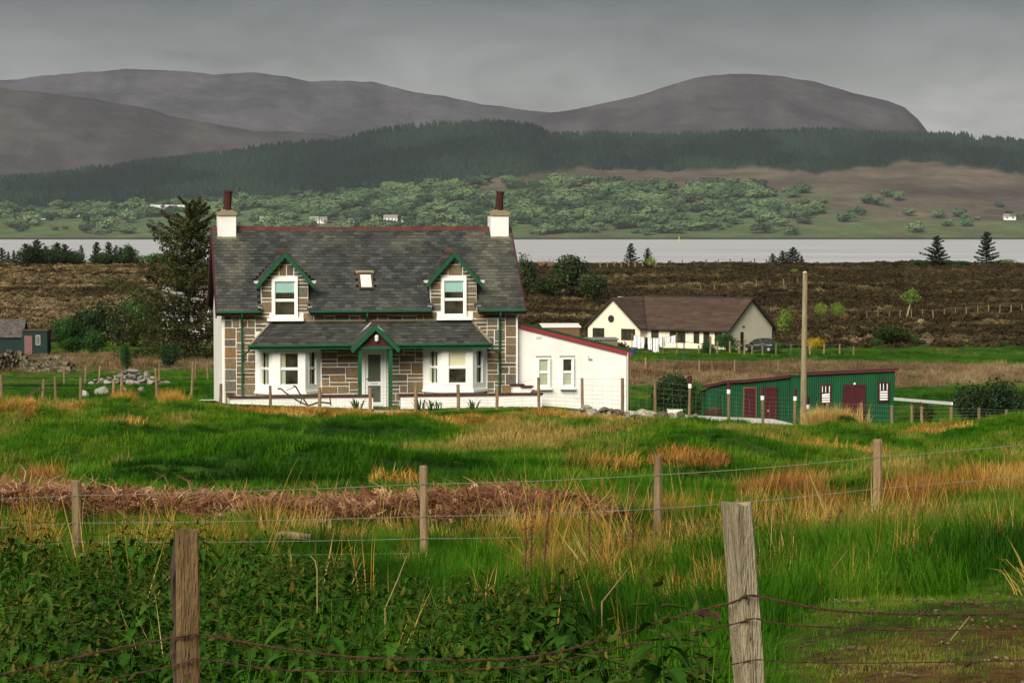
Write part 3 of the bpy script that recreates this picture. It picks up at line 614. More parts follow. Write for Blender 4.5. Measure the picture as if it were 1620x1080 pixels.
def slates(name, parent, P0, eu, es, width, length, mat, sw=.27, sh=.2, th=.014, keep=None, trim=None, individual=False, cols=((.03, .032, .032), (.075, .078, .075)), seed=3, lichen=None):
    """a slated slope: P0 lower corner, eu along the eave, es up the slope; slates overlap, each with its own thickness and lie"""
    r_ = random.Random(seed); eu, es = Vector(eu).normalized(), Vector(es).normalized(); nn = eu.cross(es); P0 = Vector(P0)
    rows = int(round(length / sh)); b = MB(); proto = None
    for i in range(rows):
        s0 = i * length / rows; nC = int(round(width / sw)); off = .5 * (i % 2)
        for j in range(-1, nC + 1):
            a0, a1 = (j + off) * width / nC, (j + 1 + off) * width / nC
            lo, hi = (trim(s0 + .5 * sh) if trim else (0, width)); a0, a1 = max(a0, lo), min(a1, hi)
            if a1 - a0 < .05: continue
            g = .005
            if keep and not keep(P0 + eu * ((a0 + a1) / 2) + es * (s0 + .1)): continue
            drop = r_.uniform(-.012, .012); lift = r_.uniform(.018, .032)
            def pt(a, s_, h): return P0 + eu * a + es * s_ + nn * h
            t0 = r_.random(); c0 = Vector(cols[0]).lerp(Vector(cols[1]), t0 ** 1.6)
            if lichen: c0 = c0.lerp(Vector((.13, .125, .085)), lichen(P0 + eu * a0 + es * s0) * r_.uniform(.2, 1))
            q = [pt(a0 + g, s0 + drop, lift), pt(a1 - g, s0 + drop, lift + r_.uniform(-.006, .006)), pt(a1 - g, s0 + sh * 1.25, .004), pt(a0 + g, s0 + sh * 1.25, .004)]
            q2 = [p - nn * th for p in q]
            if individual:
                o_ = q[0]; k_ = MB()
                if proto is None:
                    z_ = [(0, 0, 0), (1, 0, 0), (1, 1, -.024), (0, 1, -.024)]
                    k_.faces(z_ + [(p[0], p[1], p[2] - .014) for p in z_], [(0, 1, 2, 3), (4, 5, 1, 0), (5, 6, 2, 1), (7, 4, 0, 3), (7, 6, 5, 4)]); proto = k_.mesh('slate', mat, False)
                Mx = Matrix((eu, es, nn)).transposed().to_4x4(); Mx.translation = o_
                o2 = link('slate', proto, parent); o2.matrix_local = Mx @ Matrix.Diagonal((a1 - a0 - 2 * g, sh * 1.25, 1, 1))
            else:
                b.cur = tuple(c0); b.faces(q + q2, [(0, 1, 2, 3), (4, 5, 1, 0), (5, 6, 2, 1), (7, 4, 0, 3)])
    if not individual:
        o = b.build(name, mat, parent, False); tag(o, kind='stuff'); return o
def Mloc(o, ex, ey=None):        # window frame axes: local x along, local y outward(-), local z up
    ex = Vector(ex).normalized(); ez = Vector((0, 0, 1)); ey = ez.cross(ex)
    m_ = Matrix((ex, ey, ez)).transposed().to_4x4(); m_.translation = Vector(o); return m_
def window(parent, Mx, w_, h, fr=.09, rail=.5, proud=.05, deep=.10, sill=None, blind=None, blindh=.4, curtain=None, mat='white', top_blind_edge=False, bars=()):
    """sash window in a plane: local x 0..w, z 0..h, y negative towards the viewer. frame > panes, blind, sill"""
    b = MB(); X_ = lambda *a: b.box(*a, M=Mx)
    X_(0, fr, -proud, deep, 0, h); X_(w_ - fr, w_, -proud, deep, 0, h); X_(fr, w_ - fr, -proud + .002, deep - .002, h - fr, h - .001); X_(fr, w_ - fr, -proud + .002, deep - .002, .001, fr)
    s_ = .03                                                   # sashes inside the frame
    if rail: X_(fr, w_ - fr, -.004, .05, h * rail - .03, h * rail + .03)
    for (x0, x1, z0, z1) in bars: X_(x0, x1, -.006, .04, z0, z1)
    f = b.build('window', M[mat], parent)
    segs = [(fr, h - fr)] if not rail else [(fr, h * rail - .03), (h * rail + .03, h - fr)]
    for z0, z1 in segs:
        p = MB(); p.box(fr + .002, w_ - fr - .002, .052, .06, z0, z1, M=Mx); p.build('pane', M['glass'], f)
        q = MB()
        for (a0, a1, c0, c1) in ((fr, fr + s_, z0, z1), (w_ - fr - s_, w_ - fr, z0, z1), (fr + s_, w_ - fr - s_, z0, z0 + s_), (fr + s_, w_ - fr - s_, z1 - s_, z1)): q.box(a0 + .001, a1 - .001, .02, .051, c0 + .001, c1 - .001, M=Mx)
        q.build('sash', M[mat], f)
    if blind:
        p = MB(); z1 = h - fr - s_; z0 = z1 - blindh
        if top_blind_edge:                                    # scalloped hem
            n_ = 24; pr = [(fr + s_, z1)] + [(fr + s_ + (w_ - 2 * fr - 2 * s_) * i / n_, z0 - .025 * abs(math.sin(i * math.pi / 4))) for i in range(n_ + 1)] + [(w_ - fr - s_, z1)]
            p.prism(pr, .040, .047, 'y', Mx)
        else: p.box(fr + s_, w_ - fr - s_, .040, .047, z0, z1, M=Mx)
        p.build('blind', M[blind], f)
    if curtain:
        for (a0, a1, z0, z1) in curtain:
            p = MB(); n_ = max(3, int((a1 - a0) / .03)); p.prism([(a0 + (a1 - a0) * i / n_, .045 - .004 * (i % 2)) for i in range(n_ + 1)] + [(a1, .05), (a0, .05)], z0, z1, 'z', Mx); p.build('curtain', M['curtain'], f)
    if sill:
        p = MB(); p.box(-sill, w_ + sill, -proud - .1, .02, -.09, -.002, M=Mx); p.build('sill', M[mat], f)
    return f
IDM = Mloc
cot = empty('stone_cottage', (-11.30, 98.9, Z0), TH, 'brown stone cottage with slate roof, two gabled dormers and green and maroon trim', 'cottage')
LEN, DEP, EAV, RID = 11.66, 6.6, 3.84, 7.08
# walls
b = MB(); b.prism([(0, -1.6), (DEP, -1.6), (DEP, EAV), (DEP / 2, RID - .08), (0, EAV)], .02, LEN - .02, 'x')
wall = b.build('front_wall', M['mortar'], cot)
for (a0, a1) in ((-.06, .02), (LEN - .02, LEN + .03)):
    g_ = MB(); g_.prism([(-.012, -1.6), (DEP + .01, -1.6), (DEP + .01, EAV + .03), (DEP / 2, RID - .05), (-.012, EAV + .03)], a0, a1, 'x'); tag(g_.build('gable_wall', M['render'], cot), 'white harled gable end')
LB, RB = (1.25, 3.8), (7.9, 10.42)          # bay windows
holes = [(LB[0] - .02, LB[1] + .02, .62, 2.6), (RB[0] - .02, RB[1] + .02, .62, 2.6), (5.42, 6.44, -1, 2.45), (1.86, 3.08, 3.4, 5), (8.55, 9.77, 3.4, 5), (1.2, 10.4, 2.52, 3.36)]
masonry(wall, .04, 1.24, -.5, 3.78, [h for h in holes if h[0] > 1.3], 5, .15, quoin=0)
masonry(wall, 1.24, 3.84, -.5, .62, (), 6, .15)
masonry(wall, 3.84, 5.40, -.5, 2.52, (), 7, .15)
masonry(wall, 6.46, 7.88, -.5, 2.52, (), 8, .15)
masonry(wall, 7.88, 10.44, -.5, .62, (), 9, .15)
masonry(wall, 10.44, LEN - .03, -.5, 3.78, (), 10, .15, quoin=1)
masonry(wall, 1.09, 1.99, 2.58, 3.78, [(1.84, 3.1, 3.4, 5), (.9, 1.25, 2, 5)], 12, .15, inside=lambda u, w_: w_ > 2.53 + (u - .97) * .957 + .1)
masonry(wall, 9.7, 10.6, 2.58, 3.78, [(8.5, 9.8, 3.4, 5), (10.44, 11, 2, 5)], 13, .15, inside=lambda u, w_: w_ > 2.53 + (10.44 - u) * 1.39 + .1)
masonry(wall, 1.99, 9.72, 3.44, 3.78, [(1.84, 3.1, 3, 5), (8.53, 9.79, 3, 5)], 11, .14)
# roof deck, slates, ridge
pitch = math.atan2(RID - EAV, DEP / 2 + .35 - 0); es = Vector((0, math.cos(pitch), math.sin(pitch)))
b = MB(); y0 = -.36; tp = math.tan(pitch); zE = RID - (DEP / 2 - y0) * tp
for (a, c, yy) in ((-.26, 1.48, y0), (1.48, 3.32, .3), (3.32, 8.18, y0), (8.18, 10.02, .3), (10.02, LEN + .26, y0)):
    zz = RID - (DEP / 2 - yy) * tp; b.prism([(yy, zz), (DEP / 2, RID), (DEP - y0, zE), (DEP - y0, zE - .07), (DEP / 2, RID - .09), (yy, zz - .07)], a, c, 'x')
roof = b.build('roof', M['slate'], cot)
DORM = (2.40, 9.10)
def not_dormer(p):
    for c in DORM:
        if abs(p.x - c) < .93 and p.z < 5.0: return False
        if p.z >= 5.0 and abs(p.x - c) < 1.02 * (6.12 - p.z): return False
    if abs(p.x - 5.68) < .30 and 4.60 < p.z < 5.30: return False
    return True
slates('slate_courses', roof, (-.28, y0, zE + .004), (1, 0, 0), es, LEN + .56, (DEP / 2 - y0) / math.cos(pitch) - .1, M['slate'], .27, .185, keep=not_dormer, lichen=lambda p: max(0, .8 * float(fbm(np.array([p.x * .8]), np.array([p.z * .8]), 3, 3)[0]) + .45 * (abs(p.x - 10.9) < 1.0) + .4 * (p.x < .8) ))
for i in range(27):
    x0 = -.27 + i * (LEN + .54) / 27; x1 = x0 + (LEN + .54) / 27 - .012
    b = MB(); s_ = .02 * math.sin(i * .33 + 1) + rnd.uniform(-.006, .006)
    b.prism([(DEP / 2 - .17, RID - .12 + s_), (DEP / 2, RID + .055 + s_), (DEP / 2 + .17, RID - .12 + s_), (DEP / 2 + .15, RID - .15 + s_), (DEP / 2, RID + .02 + s_), (DEP / 2 - .15, RID - .15 + s_)], x0, x1, 'x'); b.build('ridge_tile', M['ridge'], roof)
# barge boards at the gable ends
for x0, x1 in ((-.325, -.27), (LEN + .27, LEN + .325)):
    for sgn in (0, 1):
        b = MB(); f_ = (lambda y: y) if not sgn else (lambda y: DEP - y)
        pr = [(f_(y0 - .02), zE - .26), (f_(y0 - .02), zE + .03), (DEP / 2, RID + .03), (DEP / 2, RID - .26)]
        b.prism(pr if not sgn else pr[::-1], x0, x1, 'x'); b.build('barge_board', M['maroon'], cot)
# gutters and fascia between the dormers
for (a, c) in ((-.3, 1.46), (3.36, 8.16), (10.06, LEN + .3)):
    b = MB(); b.box(a, c, y0 + .02, y0 + .05, zE - .17, zE - .02); b.build('fascia', M['maroon'], cot)
    b = MB(); b.tube([(a, y0 - .06, zE - .03), (c, y0 - .06, zE - .025)], .055, 8); b.build('gutter', M['green'], cot)
for u in (.72, 10.94):
    b = MB(); b.tube([(u, y0 - .06, zE - .05), (u, y0 - .03, zE - .2), (u, -.1, zE - .5), (u, -.1, .1)], .042, 8)
    for z_ in (3.0, 1.9, .8): b.tube([(u, -.1, z_), (u, -.1, z_ + .06)], .056, 8)
    b.build('downpipe', M['green'], cot)
b = MB(); b.tube([(5.62, y0 - .06, zE - .05), (5.62, y0 - .05, zE - .2), (5.62, -.09, zE - .36), (5.62, -.09, 3.42)], .04, 8); b.build('downpipe', M['green'], cot)
# chimneys
for c, tall in ((.31, 1.05), (11.43, 1.08)):
    b = MB(); a = .37; y_ = .42
    b.box(c - a, c + a, DEP / 2 - y_, DEP / 2 + y_, RID - .9, RID + .52)
    ch = b.build('chimney', M['render_old'] if c < 5 else M['render'], cot)
    b = MB(); b.prism([(c - a - .01, RID + .5), (c + a + .01, RID + .5), (c + a + .05, RID + .55), (c + a + .06, RID + .63), (c + .3, RID + .67), (c + .2, RID + .73), (c + .05, RID + .70), (c - .12, RID + .75), (c - .25, RID + .67), (c - a - .05, RID + .64), (c - a - .04, RID + .55)], DEP / 2 - y_ - .06, DEP / 2 + y_ + .06, 'y'); b.build('chimney_cap', M['lichen'], ch)
    b = MB(); n_ = 8; z1 = RID + .72; z2 = RID + 1.5
    b.tube([(c + .04, DEP / 2, z1 - .05), (c + .04, DEP / 2, z1 + .12), (c + .05, DEP / 2, z1 + .13), (c + .08, DEP / 2, z2 - .1), (c + .09, DEP / 2, z2 - .09), (c + .10, DEP / 2, z2)], [.19, .18, .155, .15, .175, .17], n_); b.build('chimney_pot', M['pot'], ch)
    b = MB(); b.box(c - a - .03, c + a + .03, DEP / 2 - y_ - .09, DEP / 2 - y_ - .005, RID - .62, RID - .36); b.build('flashing', M['lichen'], ch)
# dormers
for k, c in enumerate(DORM):
    hw, we, wa = .92, 4.98, 6.02
    b = MB(); b.prism([(c - hw, 3.3), (c + hw, 3.3), (c + hw, we), (c, wa), (c - hw, we)], -.02, .26, 'y')
    d = b.build('dormer', M['mortar'], cot)
    ck = MB()
    for s_ in (-1, 1): ck.prism([(.26, 3.5), (.26, we), (1.75, we), (.3, 3.55)][::s_], *(sorted((c + s_ * hw, c + s_ * (hw - .08)))), 'x')
    ck.build('cheek', M['slate_one'], d)
    masonry(d, c - hw, c + hw, 3.78, wa - .1, [(c - .50, c + .50, 3.3, 5.10)], 20 + k, .145, -.02, inside=lambda u, w_, c=c: w_ < we + .05 or abs(u - c) < (wa - w_) * .80)
    # roof planes running back into the main slope
    sl = math.hypot(1.12, 1.2)
    for s_ in (-1, 1):
        e1 = Vector((-s_ * 1.10, 0, 1.20)); yb = 2.35
        P_ = [Vector((c + s_ * 1.10, -.26, 4.95)), Vector((c, -.26, 6.15)), Vector((c, yb + .0, 6.15)), Vector((c + s_ * 1.10, 1.05, 4.95))]
        nn = (P_[1] - P_[0]).cross(P_[3] - P_[0]).normalized(); nn = nn if nn.z > 0 else -nn
        b = MB(); b.hexa([p - nn * .06 for p in (P_ if s_ > 0 else P_[::-1])] + [p for p in (P_ if s_ > 0 else P_[::-1])]); rp_ = b.build('dormer_roof', M['slate_one'], d)
        if True:
            n_ = 8
            bb = MB(); r_ = random.Random(k * 3 + s_)
            for i in range(n_):
                f0, f1 = i / n_, (i + 1.2) / n_
                A0, A1 = P_[0].lerp(P_[1], f0), P_[3].lerp(P_[2], f0); B0, B1 = P_[0].lerp(P_[1], min(1, f1)), P_[3].lerp(P_[2], min(1, f1)); m_ = max(3, int((A1 - A0).length / .27))
                for j in range(m_):
                    t0, t1 = (j + .02) / m_, (j + .98) / m_; bb.cur = tuple(Vector((.03, .032, .032)).lerp(Vector((.08, .082, .076)), r_.random()))
                    up_ = nn * .022
                    bb.faces([A0.lerp(A1, t0) + up_, A0.lerp(A1, t1) + up_, B0.lerp(B1, t1) + nn * .004, B0.lerp(B1, t0) + nn * .004, A0.lerp(A1, t0), A0.lerp(A1, t1)], [(0, 1, 2, 3), (4, 5, 1, 0)])
            tag(bb.build('slate_courses', M['slate'], d, False), kind='stuff')
        b = MB(); b.bar(P_[3] + nn * .02 + Vector((0, -.02, .03)), P_[2] + nn * .02, .12, .03); b.build('valley_flashing', M['lead'], d)
        # green barge board on the front
        b = MB(); q0, q1 = Vector((c + s_ * 1.14, -.30, 4.88)), Vector((c, -.30, 6.16))
        dn = Vector((0, 0, -.235)); pts = [q0, q1, q1 + dn, q0 + dn * .85]
        pr = [(p.x, p.z) for p in pts]; b.prism(pr if s_ < 0 else pr[::-1], -.335, -.255, 'y'); b.build('barge_board', M['green'], d)
        b = MB(); b.prism([(c + s_ * 1.2, 4.93), (c + s_ * 1.02, 4.88), (c + s_ * 1.04, 5.02), (c + s_ * 1.22, 5.02)][::-s_], -.3, -.02, 'y'); b.build('gutter_end', M['lead'], d)
        b = MB(); b.prism([(c + s_ * (hw + .14), 3.9), (c + s_ * (hw - .02), 3.86), (c + s_ * (hw - .02), 4.0), (c + s_ * (hw + .14), 4.02)][::-s_], -.22, -.03, 'y'); b.build('gutter_end', M['lead'], d)
    b = MB(); b.prism([(c - .13, 6.09), (c, 6.22), (c + .13, 6.09)], -.3, 2.4, 'y'); b.build('ridge_tile', M['ridge'], d)
    window(cot, Mloc((c - .485, -.10, 3.56), (1, 0, 0)), .99, 1.53, .095, .45, .03, .1, None, 'blind_teal', .40, top_blind_edge=True)
    b = MB(); b.box(c - .70, c + .72, -.26, .05, 3.44, 3.558); b.build('window_sill', M['white'], cot)
# skylight
b = MB(); Ms = Matrix((Vector((1, 0, 0)), es, Vector((1, 0, 0)).cross(es))).transposed().to_4x4(); sy = (4.62 - zE) / math.tan(pitch) + y0; Ms.translation = Vector((5.40, sy, 4.62))
for q in ((0, .08, 0, .95), (.52, .6, 0, .95), (.08, .52, .002, .09), (.08, .52, .85, .948)): b.box(q[0], q[1], q[2], q[3], -.03, .09, M=Ms)
skl = b.build('skylight', M['wood_dark'], cot); b = MB(); b.box(.081, .519, .091, .849, .0, .05, M=Ms); b.build('pane', M['paper'], skl)
b = MB(); b.box(-.06, .66, .95, 1.12, .0, .035, M=Ms); b.build('flashing', M['lichen'], skl)
# lean-to roof over the bays and door
y1, z1, z2 = -1.12, 2.53, 3.42; lp = math.atan2(z2 - z1, -y1); le = Vector((0, math.cos(lp), math.sin(lp))); ll = math.hypot(z2 - z1, y1)
b = MB(); P_ = [Vector((.97, y1, z1)), Vector((10.44, y1, z1)), Vector((9.80, -.0, z2)), Vector((1.90, -.0, z2)), Vector((.97, -.005, z1)), Vector((10.44, -.005, z1))]
b.faces(P_, [(0, 1, 2, 3), (0, 3, 4), (1, 5, 2), (4, 5, 1, 0), (3, 2, 5, 4)]); lean = b.build('bay_roof', M['slate_one'], cot)
slates('slate', lean, (.97, y1, z1 + .003), (1, 0, 0), le, 9.47, ll - .02, M['slate_one'], .27, .185, trim=lambda s_: (.93 * s_ / ll, 9.47 - .64 * s_ / ll), keep=lambda p: abs(p.x - 5.82) > .95 - (p.z - 2.4) * .75, individual=True)
b = MB()
for (p, q) in ((P_[0], P_[3]), (P_[1], P_[2])): b.bar(p + Vector((0, 0, .035)), q + Vector((0, 0, .035)), .09, .03)
b.bar((1.9, -.02, z2 + .02), (9.8, -.02, z2 + .02), .1, .06); b.build('flashing', M['lichen'], lean)
for (a, c) in ((.9, 4.92), (6.72, 10.5)):
    b = MB(); b.tube([(a, y1 - .05, z1 - .02), (c, y1 - .05, z1 - .015)], .055, 8); b.box(a + .02, c - .02, y1 + .0, y1 + .03, z1 - .16, z1 - .012); b.build('gutter', M['green'], cot)
for (a, c) in ((.92, .72), (10.48, 10.94)):
    b = MB(); b.tube([(a, y1 - .05, z1 - .03), (a, y1 - .03, z1 - .2), (.5 * a + .5 * c, -.6, z1 - .34), (c, -.14, z1 - .42)], .04, 8); b.build('gutter_bend', M['green'], cot)
# bay windows
for bi, (a, c) in enumerate((LB, RB)):
    fr0, fr1 = a + .66, c - .66; yb = -.74
    plan = [(a, 0), (fr0, yb), (fr1, yb), (c, 0)]
    bay = empty('bay_window', (0, 0, 0)); bay.parent = cot
    for i in range(3):
        p, q = Vector((*plan[i], 0)), Vector((*plan[i + 1], 0)); L_ = (q - p).length; Mx = Mloc((p.x, p.y, 0), (q - p))
        if i == 1: x0, x1 = L_ / 2 - .42, L_ / 2 + .42
        else: x0, x1 = L_ / 2 - .27, L_ / 2 + .27
        b = MB(); zb, zt, s0, s1 = .70, 2.50, .90, 2.28
        b.box(0, x0, 0, .12, zb, zt, M=Mx); b.box(x1, L_, 0, .12, zb, zt, M=Mx); b.box(x0, x1, .001, .119, s1, zt - .001, M=Mx); b.box(x0, x1, .001, .119, zb + .001, s0, M=Mx)
        b.build('panel', M['white'], bay)
        Mw = Mx @ Matrix.Translation((x0, .03, s0))
        window(cot, Mw, x1 - x0, s1 - s0, .05 if i != 1 else .06, .5, .035, .06, None, 'blind_cream' if (i == 1 and bi == 1) else None, .58,
               curtain=([(.09, .27, .07, 1.3)] if i == 1 and bi == 0 else ([(.08, .36, .06, 1.32)] if i != 1 else None)))
        b = MB(); b.box(-.02, L_ + .02, -.07, .1, .60, .699, M=Mx); b.build('sill', M['white'], bay)
    b = MB(); b.prism([(p[0] + (.14 if p[0] < (a + c) / 2 else -.14), p[1] + .1) for p in plan], 2.3, 2.501, 'z'); b.prism([(p[0], p[1] - .004) for p in plan], 2.502, 2.56, 'z'); b.build('head', M['white'], bay)
    b = MB(); b.prism([(p[0] + (.03 if p[0] < (a + c) / 2 else -.03), p[1] + .03) for p in plan], -1.2, .598, 'z'); bs = b.build('base', M['mortar'], bay)
    masonry(bay, fr0 + .03, fr1 - .03, -.1, .59, (), 40 + bi, .15, yb + .03)
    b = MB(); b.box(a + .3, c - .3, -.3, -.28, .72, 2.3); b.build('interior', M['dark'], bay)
    if bi == 0:
        b = MB(); b.box(fr0 + .72, fr0 + .95, -.45, -.42, 1.12, 1.42); b.build('card', M['paper'], bay)
# porch
pv, pc = -1.22, 5.83
por = empty('porch', (0, 0, 0)); por.parent = cot
for u in (5.24, 6.44):
    b = MB(); b.box(u - .07, u + .07, pv, pv + .14, -.3, 2.36); b.build('post', M['green'], por)
b = MB(); b.box(4.98, 6.70, pv - .04, pv + .12, 2.36, 2.48); b.build('beam', M['green'], por)
b = MB(); b.prism([(5.06, 2.482), (6.60, 2.482), (pc, 3.24)], pv + .02, pv + .06, 'y'); tym = b.build('tympanum', M['maroon'], por)
b = MB(); b.tube([(pc + .06, pv - .05, 2.66), (pc + .06, pv - .05, 2.70), (pc + .06, pv - .05, 2.86), (pc + .06, pv - .05, 2.92)], [.05, .075, .085, .05], 10); b.build('lantern', M['paper'], por)
for s_ in (-1, 1):
    P_ = [Vector((pc + s_ * .94, pv - .1, 2.42)), Vector((pc, pv - .1, 3.33)), Vector((pc, -.1, 3.33)), Vector((pc + s_ * .94, -.85, 2.60))]
    nn = (P_[1] - P_[0]).cross(P_[3] - P_[0]).normalized(); nn = nn if nn.z > 0 else -nn
    b = MB(); qq = P_ if s_ > 0 else P_[::-1]; b.hexa([p - nn * .05 for p in qq] + qq); b.build('porch_roof', M['slate_one'], por)
    pr = [(pc + s_ * .98, 2.36), (pc, 3.34), (pc, 3.10), (pc + s_ * .90, 2.22)]; b = MB(); b.prism(pr if s_ < 0 else pr[::-1], pv - .18, pv - .09, 'y'); b.build('barge_board', M['green'], por)
    b = MB(); b.bar(P_[3] + Vector((s_ * .02, 0, .03)), P_[2] + Vector((s_ * .02, 0, .03)), .09, .03); b.build('valley_flashing', M['lead'], por)
b = MB(); b.prism([(pc - .11, 3.27), (pc, 3.39), (pc + .11, 3.27)], pv - .14, -.02, 'y'); b.build('ridge_tile', M['ridge'], por)
# front door
b = MB(); b.box(5.46, 5.57, -.06, .05, .02, 2.30); b.box(6.29, 6.40, -.06, .05, .02, 2.30); b.box(5.57, 6.29, -.058, .05, 2.2, 2.298); dr = b.build('door_frame', M['white'], cot)
b = MB()
for q in ((5.58, 5.68, .06, 2.19), (6.18, 6.28, .06, 2.19), (5.68, 6.18, 2.09, 2.189), (5.68, 6.18, .86, 1.02), (5.68, 6.18, .061, .2)): b.box(q[0], q[1], -.03, .01, q[2], q[3])
door = b.build('door', M['white'], cot)
for z_, z3 in ((1.02, 2.09), (.2, .86)): b = MB(); b.box(5.681, 6.179, -.016, -.004, z_, z3); b.build('pane', M['glass_low'], door)
b = MB(); b.box(5.78, 6.08, -.036, -.03, .91, .97); b.build('letter_box', M['lead'], door); b = MB(); b.bar((5.60, -.06, 1.13), (5.72, -.06, 1.13), .025); b.build('handle', M['dark'], door)
b = MB(); b.box(5.3, 6.5, -.5, -.07, -.3, 0.0); b.box(5.2, 6.6, -1.0, -.501, -.45, -.12); b.build('doorstep', M['maroon'], cot)
# white extension on the right
EX0, EX1, ev = LEN + .035, 16.18, .28
sl = lambda u: 3.30 + (u - EX0) * (2.17 - 3.30) / (EX1 - EX0)
b = MB(); b.prism([(EX0, -1.4), (EX1, -1.4), (EX1, sl(EX1) - .02), (EX0, sl(EX0) - .02)], ev, 5.6, 'y'); tag(b.build('extension_wall', M['render'], cot), 'white harled side extension')
b = MB(); b.prism([(EX0, sl(EX0) + .07), (EX1 + .22, sl(EX1 + .22) + .07), (EX1 + .22, sl(EX1 + .22) + .0), (EX0, sl(EX0) + .0)][::-1], ev - .12, 5.8, 'y'); b.build('extension_roof', M['green'], cot)
b = MB(); b.prism([(EX0, sl(EX0) - .006), (EX1 + .2, sl(EX1 + .2) - .006), (EX1 + .2, sl(EX1 + .2) - .2), (EX0, sl(EX0) - .2)][::-1], ev - .08, ev - .02, 'y'); b.build('extension_fascia', M['red'], cot)
for u in (12.52, 13.49):
    window(cot, Mloc((u, ev - .07, .70), (1, 0, 0)), .53, 1.20, .075, .5, .03, .06, .05, curtain=[(.1, .44, .1, 1.1)] if u < 13 else [(.1, .44, .1, .55)])
    b = MB(); b.box(u - .05, u + .58, ev - .012, ev - .001, 1.905, 1.96); b.build('window_head', M['lichen'], cot)
b = MB()
for i in range(4): b.box(12.48, 12.68, ev - .03, ev - .002, 2.66 + i * .03, 2.68 + i * .03)
b.build('vent', M['white'], cot)
b = MB(); b.box(14.60, 14.74, ev - .09, ev - .002, 1.82, 1.86); b.box(14.60, 14.63, ev - .06, ev - .002, 1.861, 1.96); b.build('wall_lamp', M['lead'], cot)
b = MB(); b.tube([(EX1 + .04, ev - .05, sl(EX1) - .1), (EX1 + .04, ev - .05, -.3)], .035, 8); b.build('downpipe', M['lead'], cot)

# garden wall with maroon coping, in the cottage's own frame
gw = empty('garden_wall', (-11.30, 98.9, Z0), TH, 'low white garden wall with maroon coping in front of the stone cottage', 'wall')
gv = -2.35
for (a, c) in ((.12, 5.62), (6.70, 12.25)):
    b = MB(); b.box(a, c, gv, gv + .16, -1.2, .58); b.build('wall_length', M['render'], gw)
    b = MB(); b.box(a - .04, c + .04, gv - .06, gv + .22, .582, .66); b.build('coping', M['maroon'], gw)
b = MB(); b.box(.12, .28, gv + .162, -.5, -1.2, .58); b.build('wall_length', M['render'], gw); b = MB(); b.box(.06, .34, gv + .222, -.4, .584, .66); b.build('coping', M['maroon'], gw)
b = MB(); b.box(12.05, 12.21, gv + .162, -.2, -1.2, .58); b.build('wall_length', M['render'], gw); b = MB(); b.box(11.99, 12.27, gv + .222, -.2, .584, .66); b.build('coping', M['maroon'], gw)
for (a, c, y_, h) in ((11.30, 11.72, -1.1, .92), (11.66, 12.05, -1.25, .86)):
    b = MB(); b.box(a, c, y_, y_ + .4, -.6, h - .062); b.build('pillar', M['render'], gw); b = MB(); b.box(a - .06, c + .06, y_ - .06, y_ + .46, h - .06, h); b.build('coping', M['maroon'], gw)
# pale gravel path strip and slab
def hug(name, pts, mat, lift=.03, label=None, n=6, m=2):
    """a strip laid on the ground: pts are (x,y) of its near edge and far edge"""
    b = MB(); (a0, a1), (c0, c1) = pts
    for i in range(n):
        for j in range(m):
            q = []
            for (s_, t_) in ((i, j), (i + 1, j), (i + 1, j + 1), (i, j + 1)):
                p = Vector(a0).lerp(Vector(a1), s_ / n).lerp(Vector(c0).lerp(Vector(c1), s_ / n), t_ / m); q.append((p.x, p.y, gz(p.x, p.y) + lift))
            b.poly(q)
    return tag(b.build(name, M[mat]), kind='structure')
# ------------------------------------------------------------------ green tin hut

hut = empty('tin_hut', at(1268, 119), R(7), 'green corrugated tin hut with maroon doors behind the red topped posts', 'hut')
hz0 = -9.75 - hut.location.z; hut.location.z = -9.75
def corrug(x0, x1, z0f, z1f, y=0.0, M_=None, pitch_=.09, amp=.016):
    b = MB(); n = int(round((x1 - x0) / pitch_)) * 4; pts = []
    for i in range(n + 1):
        x = x0 + (x1 - x0) * i / n; pts.append((x, y - amp * math.sin(i * math.pi / 2)))
    for i in range(n):
        p, q = pts[i], pts[i + 1]; r4 = [(p[0], p[1], z0f(p[0])), (q[0], q[1], z0f(q[0])), (q[0], q[1], z1f(q[0])), (p[0], p[1], z1f(p[0]))]
        b.poly([M_ @ Vector(v) for v in r4] if M_ is not None else r4)
    return b
HW = 4.55; topf = lambda x: 2.58 + .03 * x
corrug(0, HW, lambda x: -.5, topf).build('front_wall', M['tin_green'], hut, True)
sideM = Matrix.Translation((0, 0, 0)) @ Matrix.Rotation(R(90), 4, 'Z')
corrug(0, 3.2, lambda x: -.5, lambda x: 2.56 - .06 * x, M_=Matrix(((0, -1, 0, 0), (1, 0, 0, 0), (0, 0, 1, 0), (0, 0, 0, 1)))).build('side_wall', M['tin_green'], hut, True)
b = MB(); b.prism([(.02, -.5), (3.2, -.5), (3.2, topf(HW) - .2), (.02, topf(HW) - .02)], HW - .02, HW, 'x'); b.box(.02, HW - .02, 3.18, 3.199, -.5, 2.2); b.build('rear_wall', M['tin_green'], hut)
b = MB(); b.prism([(-.12, topf(-.12) + .11), (HW + .14, topf(HW) + .13), (HW + .14, topf(HW) + .02), (-.12, topf(-.12) - .02)][::-1], -.12, -.06, 'y'); b.build('fascia', M['tin_red'], hut)
b = MB(); b.prism([(-.15, topf(-.12) + .13), (HW + .2, topf(HW) + .16), (HW + .2, topf(HW) + .135), (-.15, topf(-.12) + .105)][::-1], -.15, 3.35, 'y'); b.v = [(x, y, z - .06 * (y + .15)) for x, y, z in b.v]; b.build('roof', M['wood_dark'], hut)
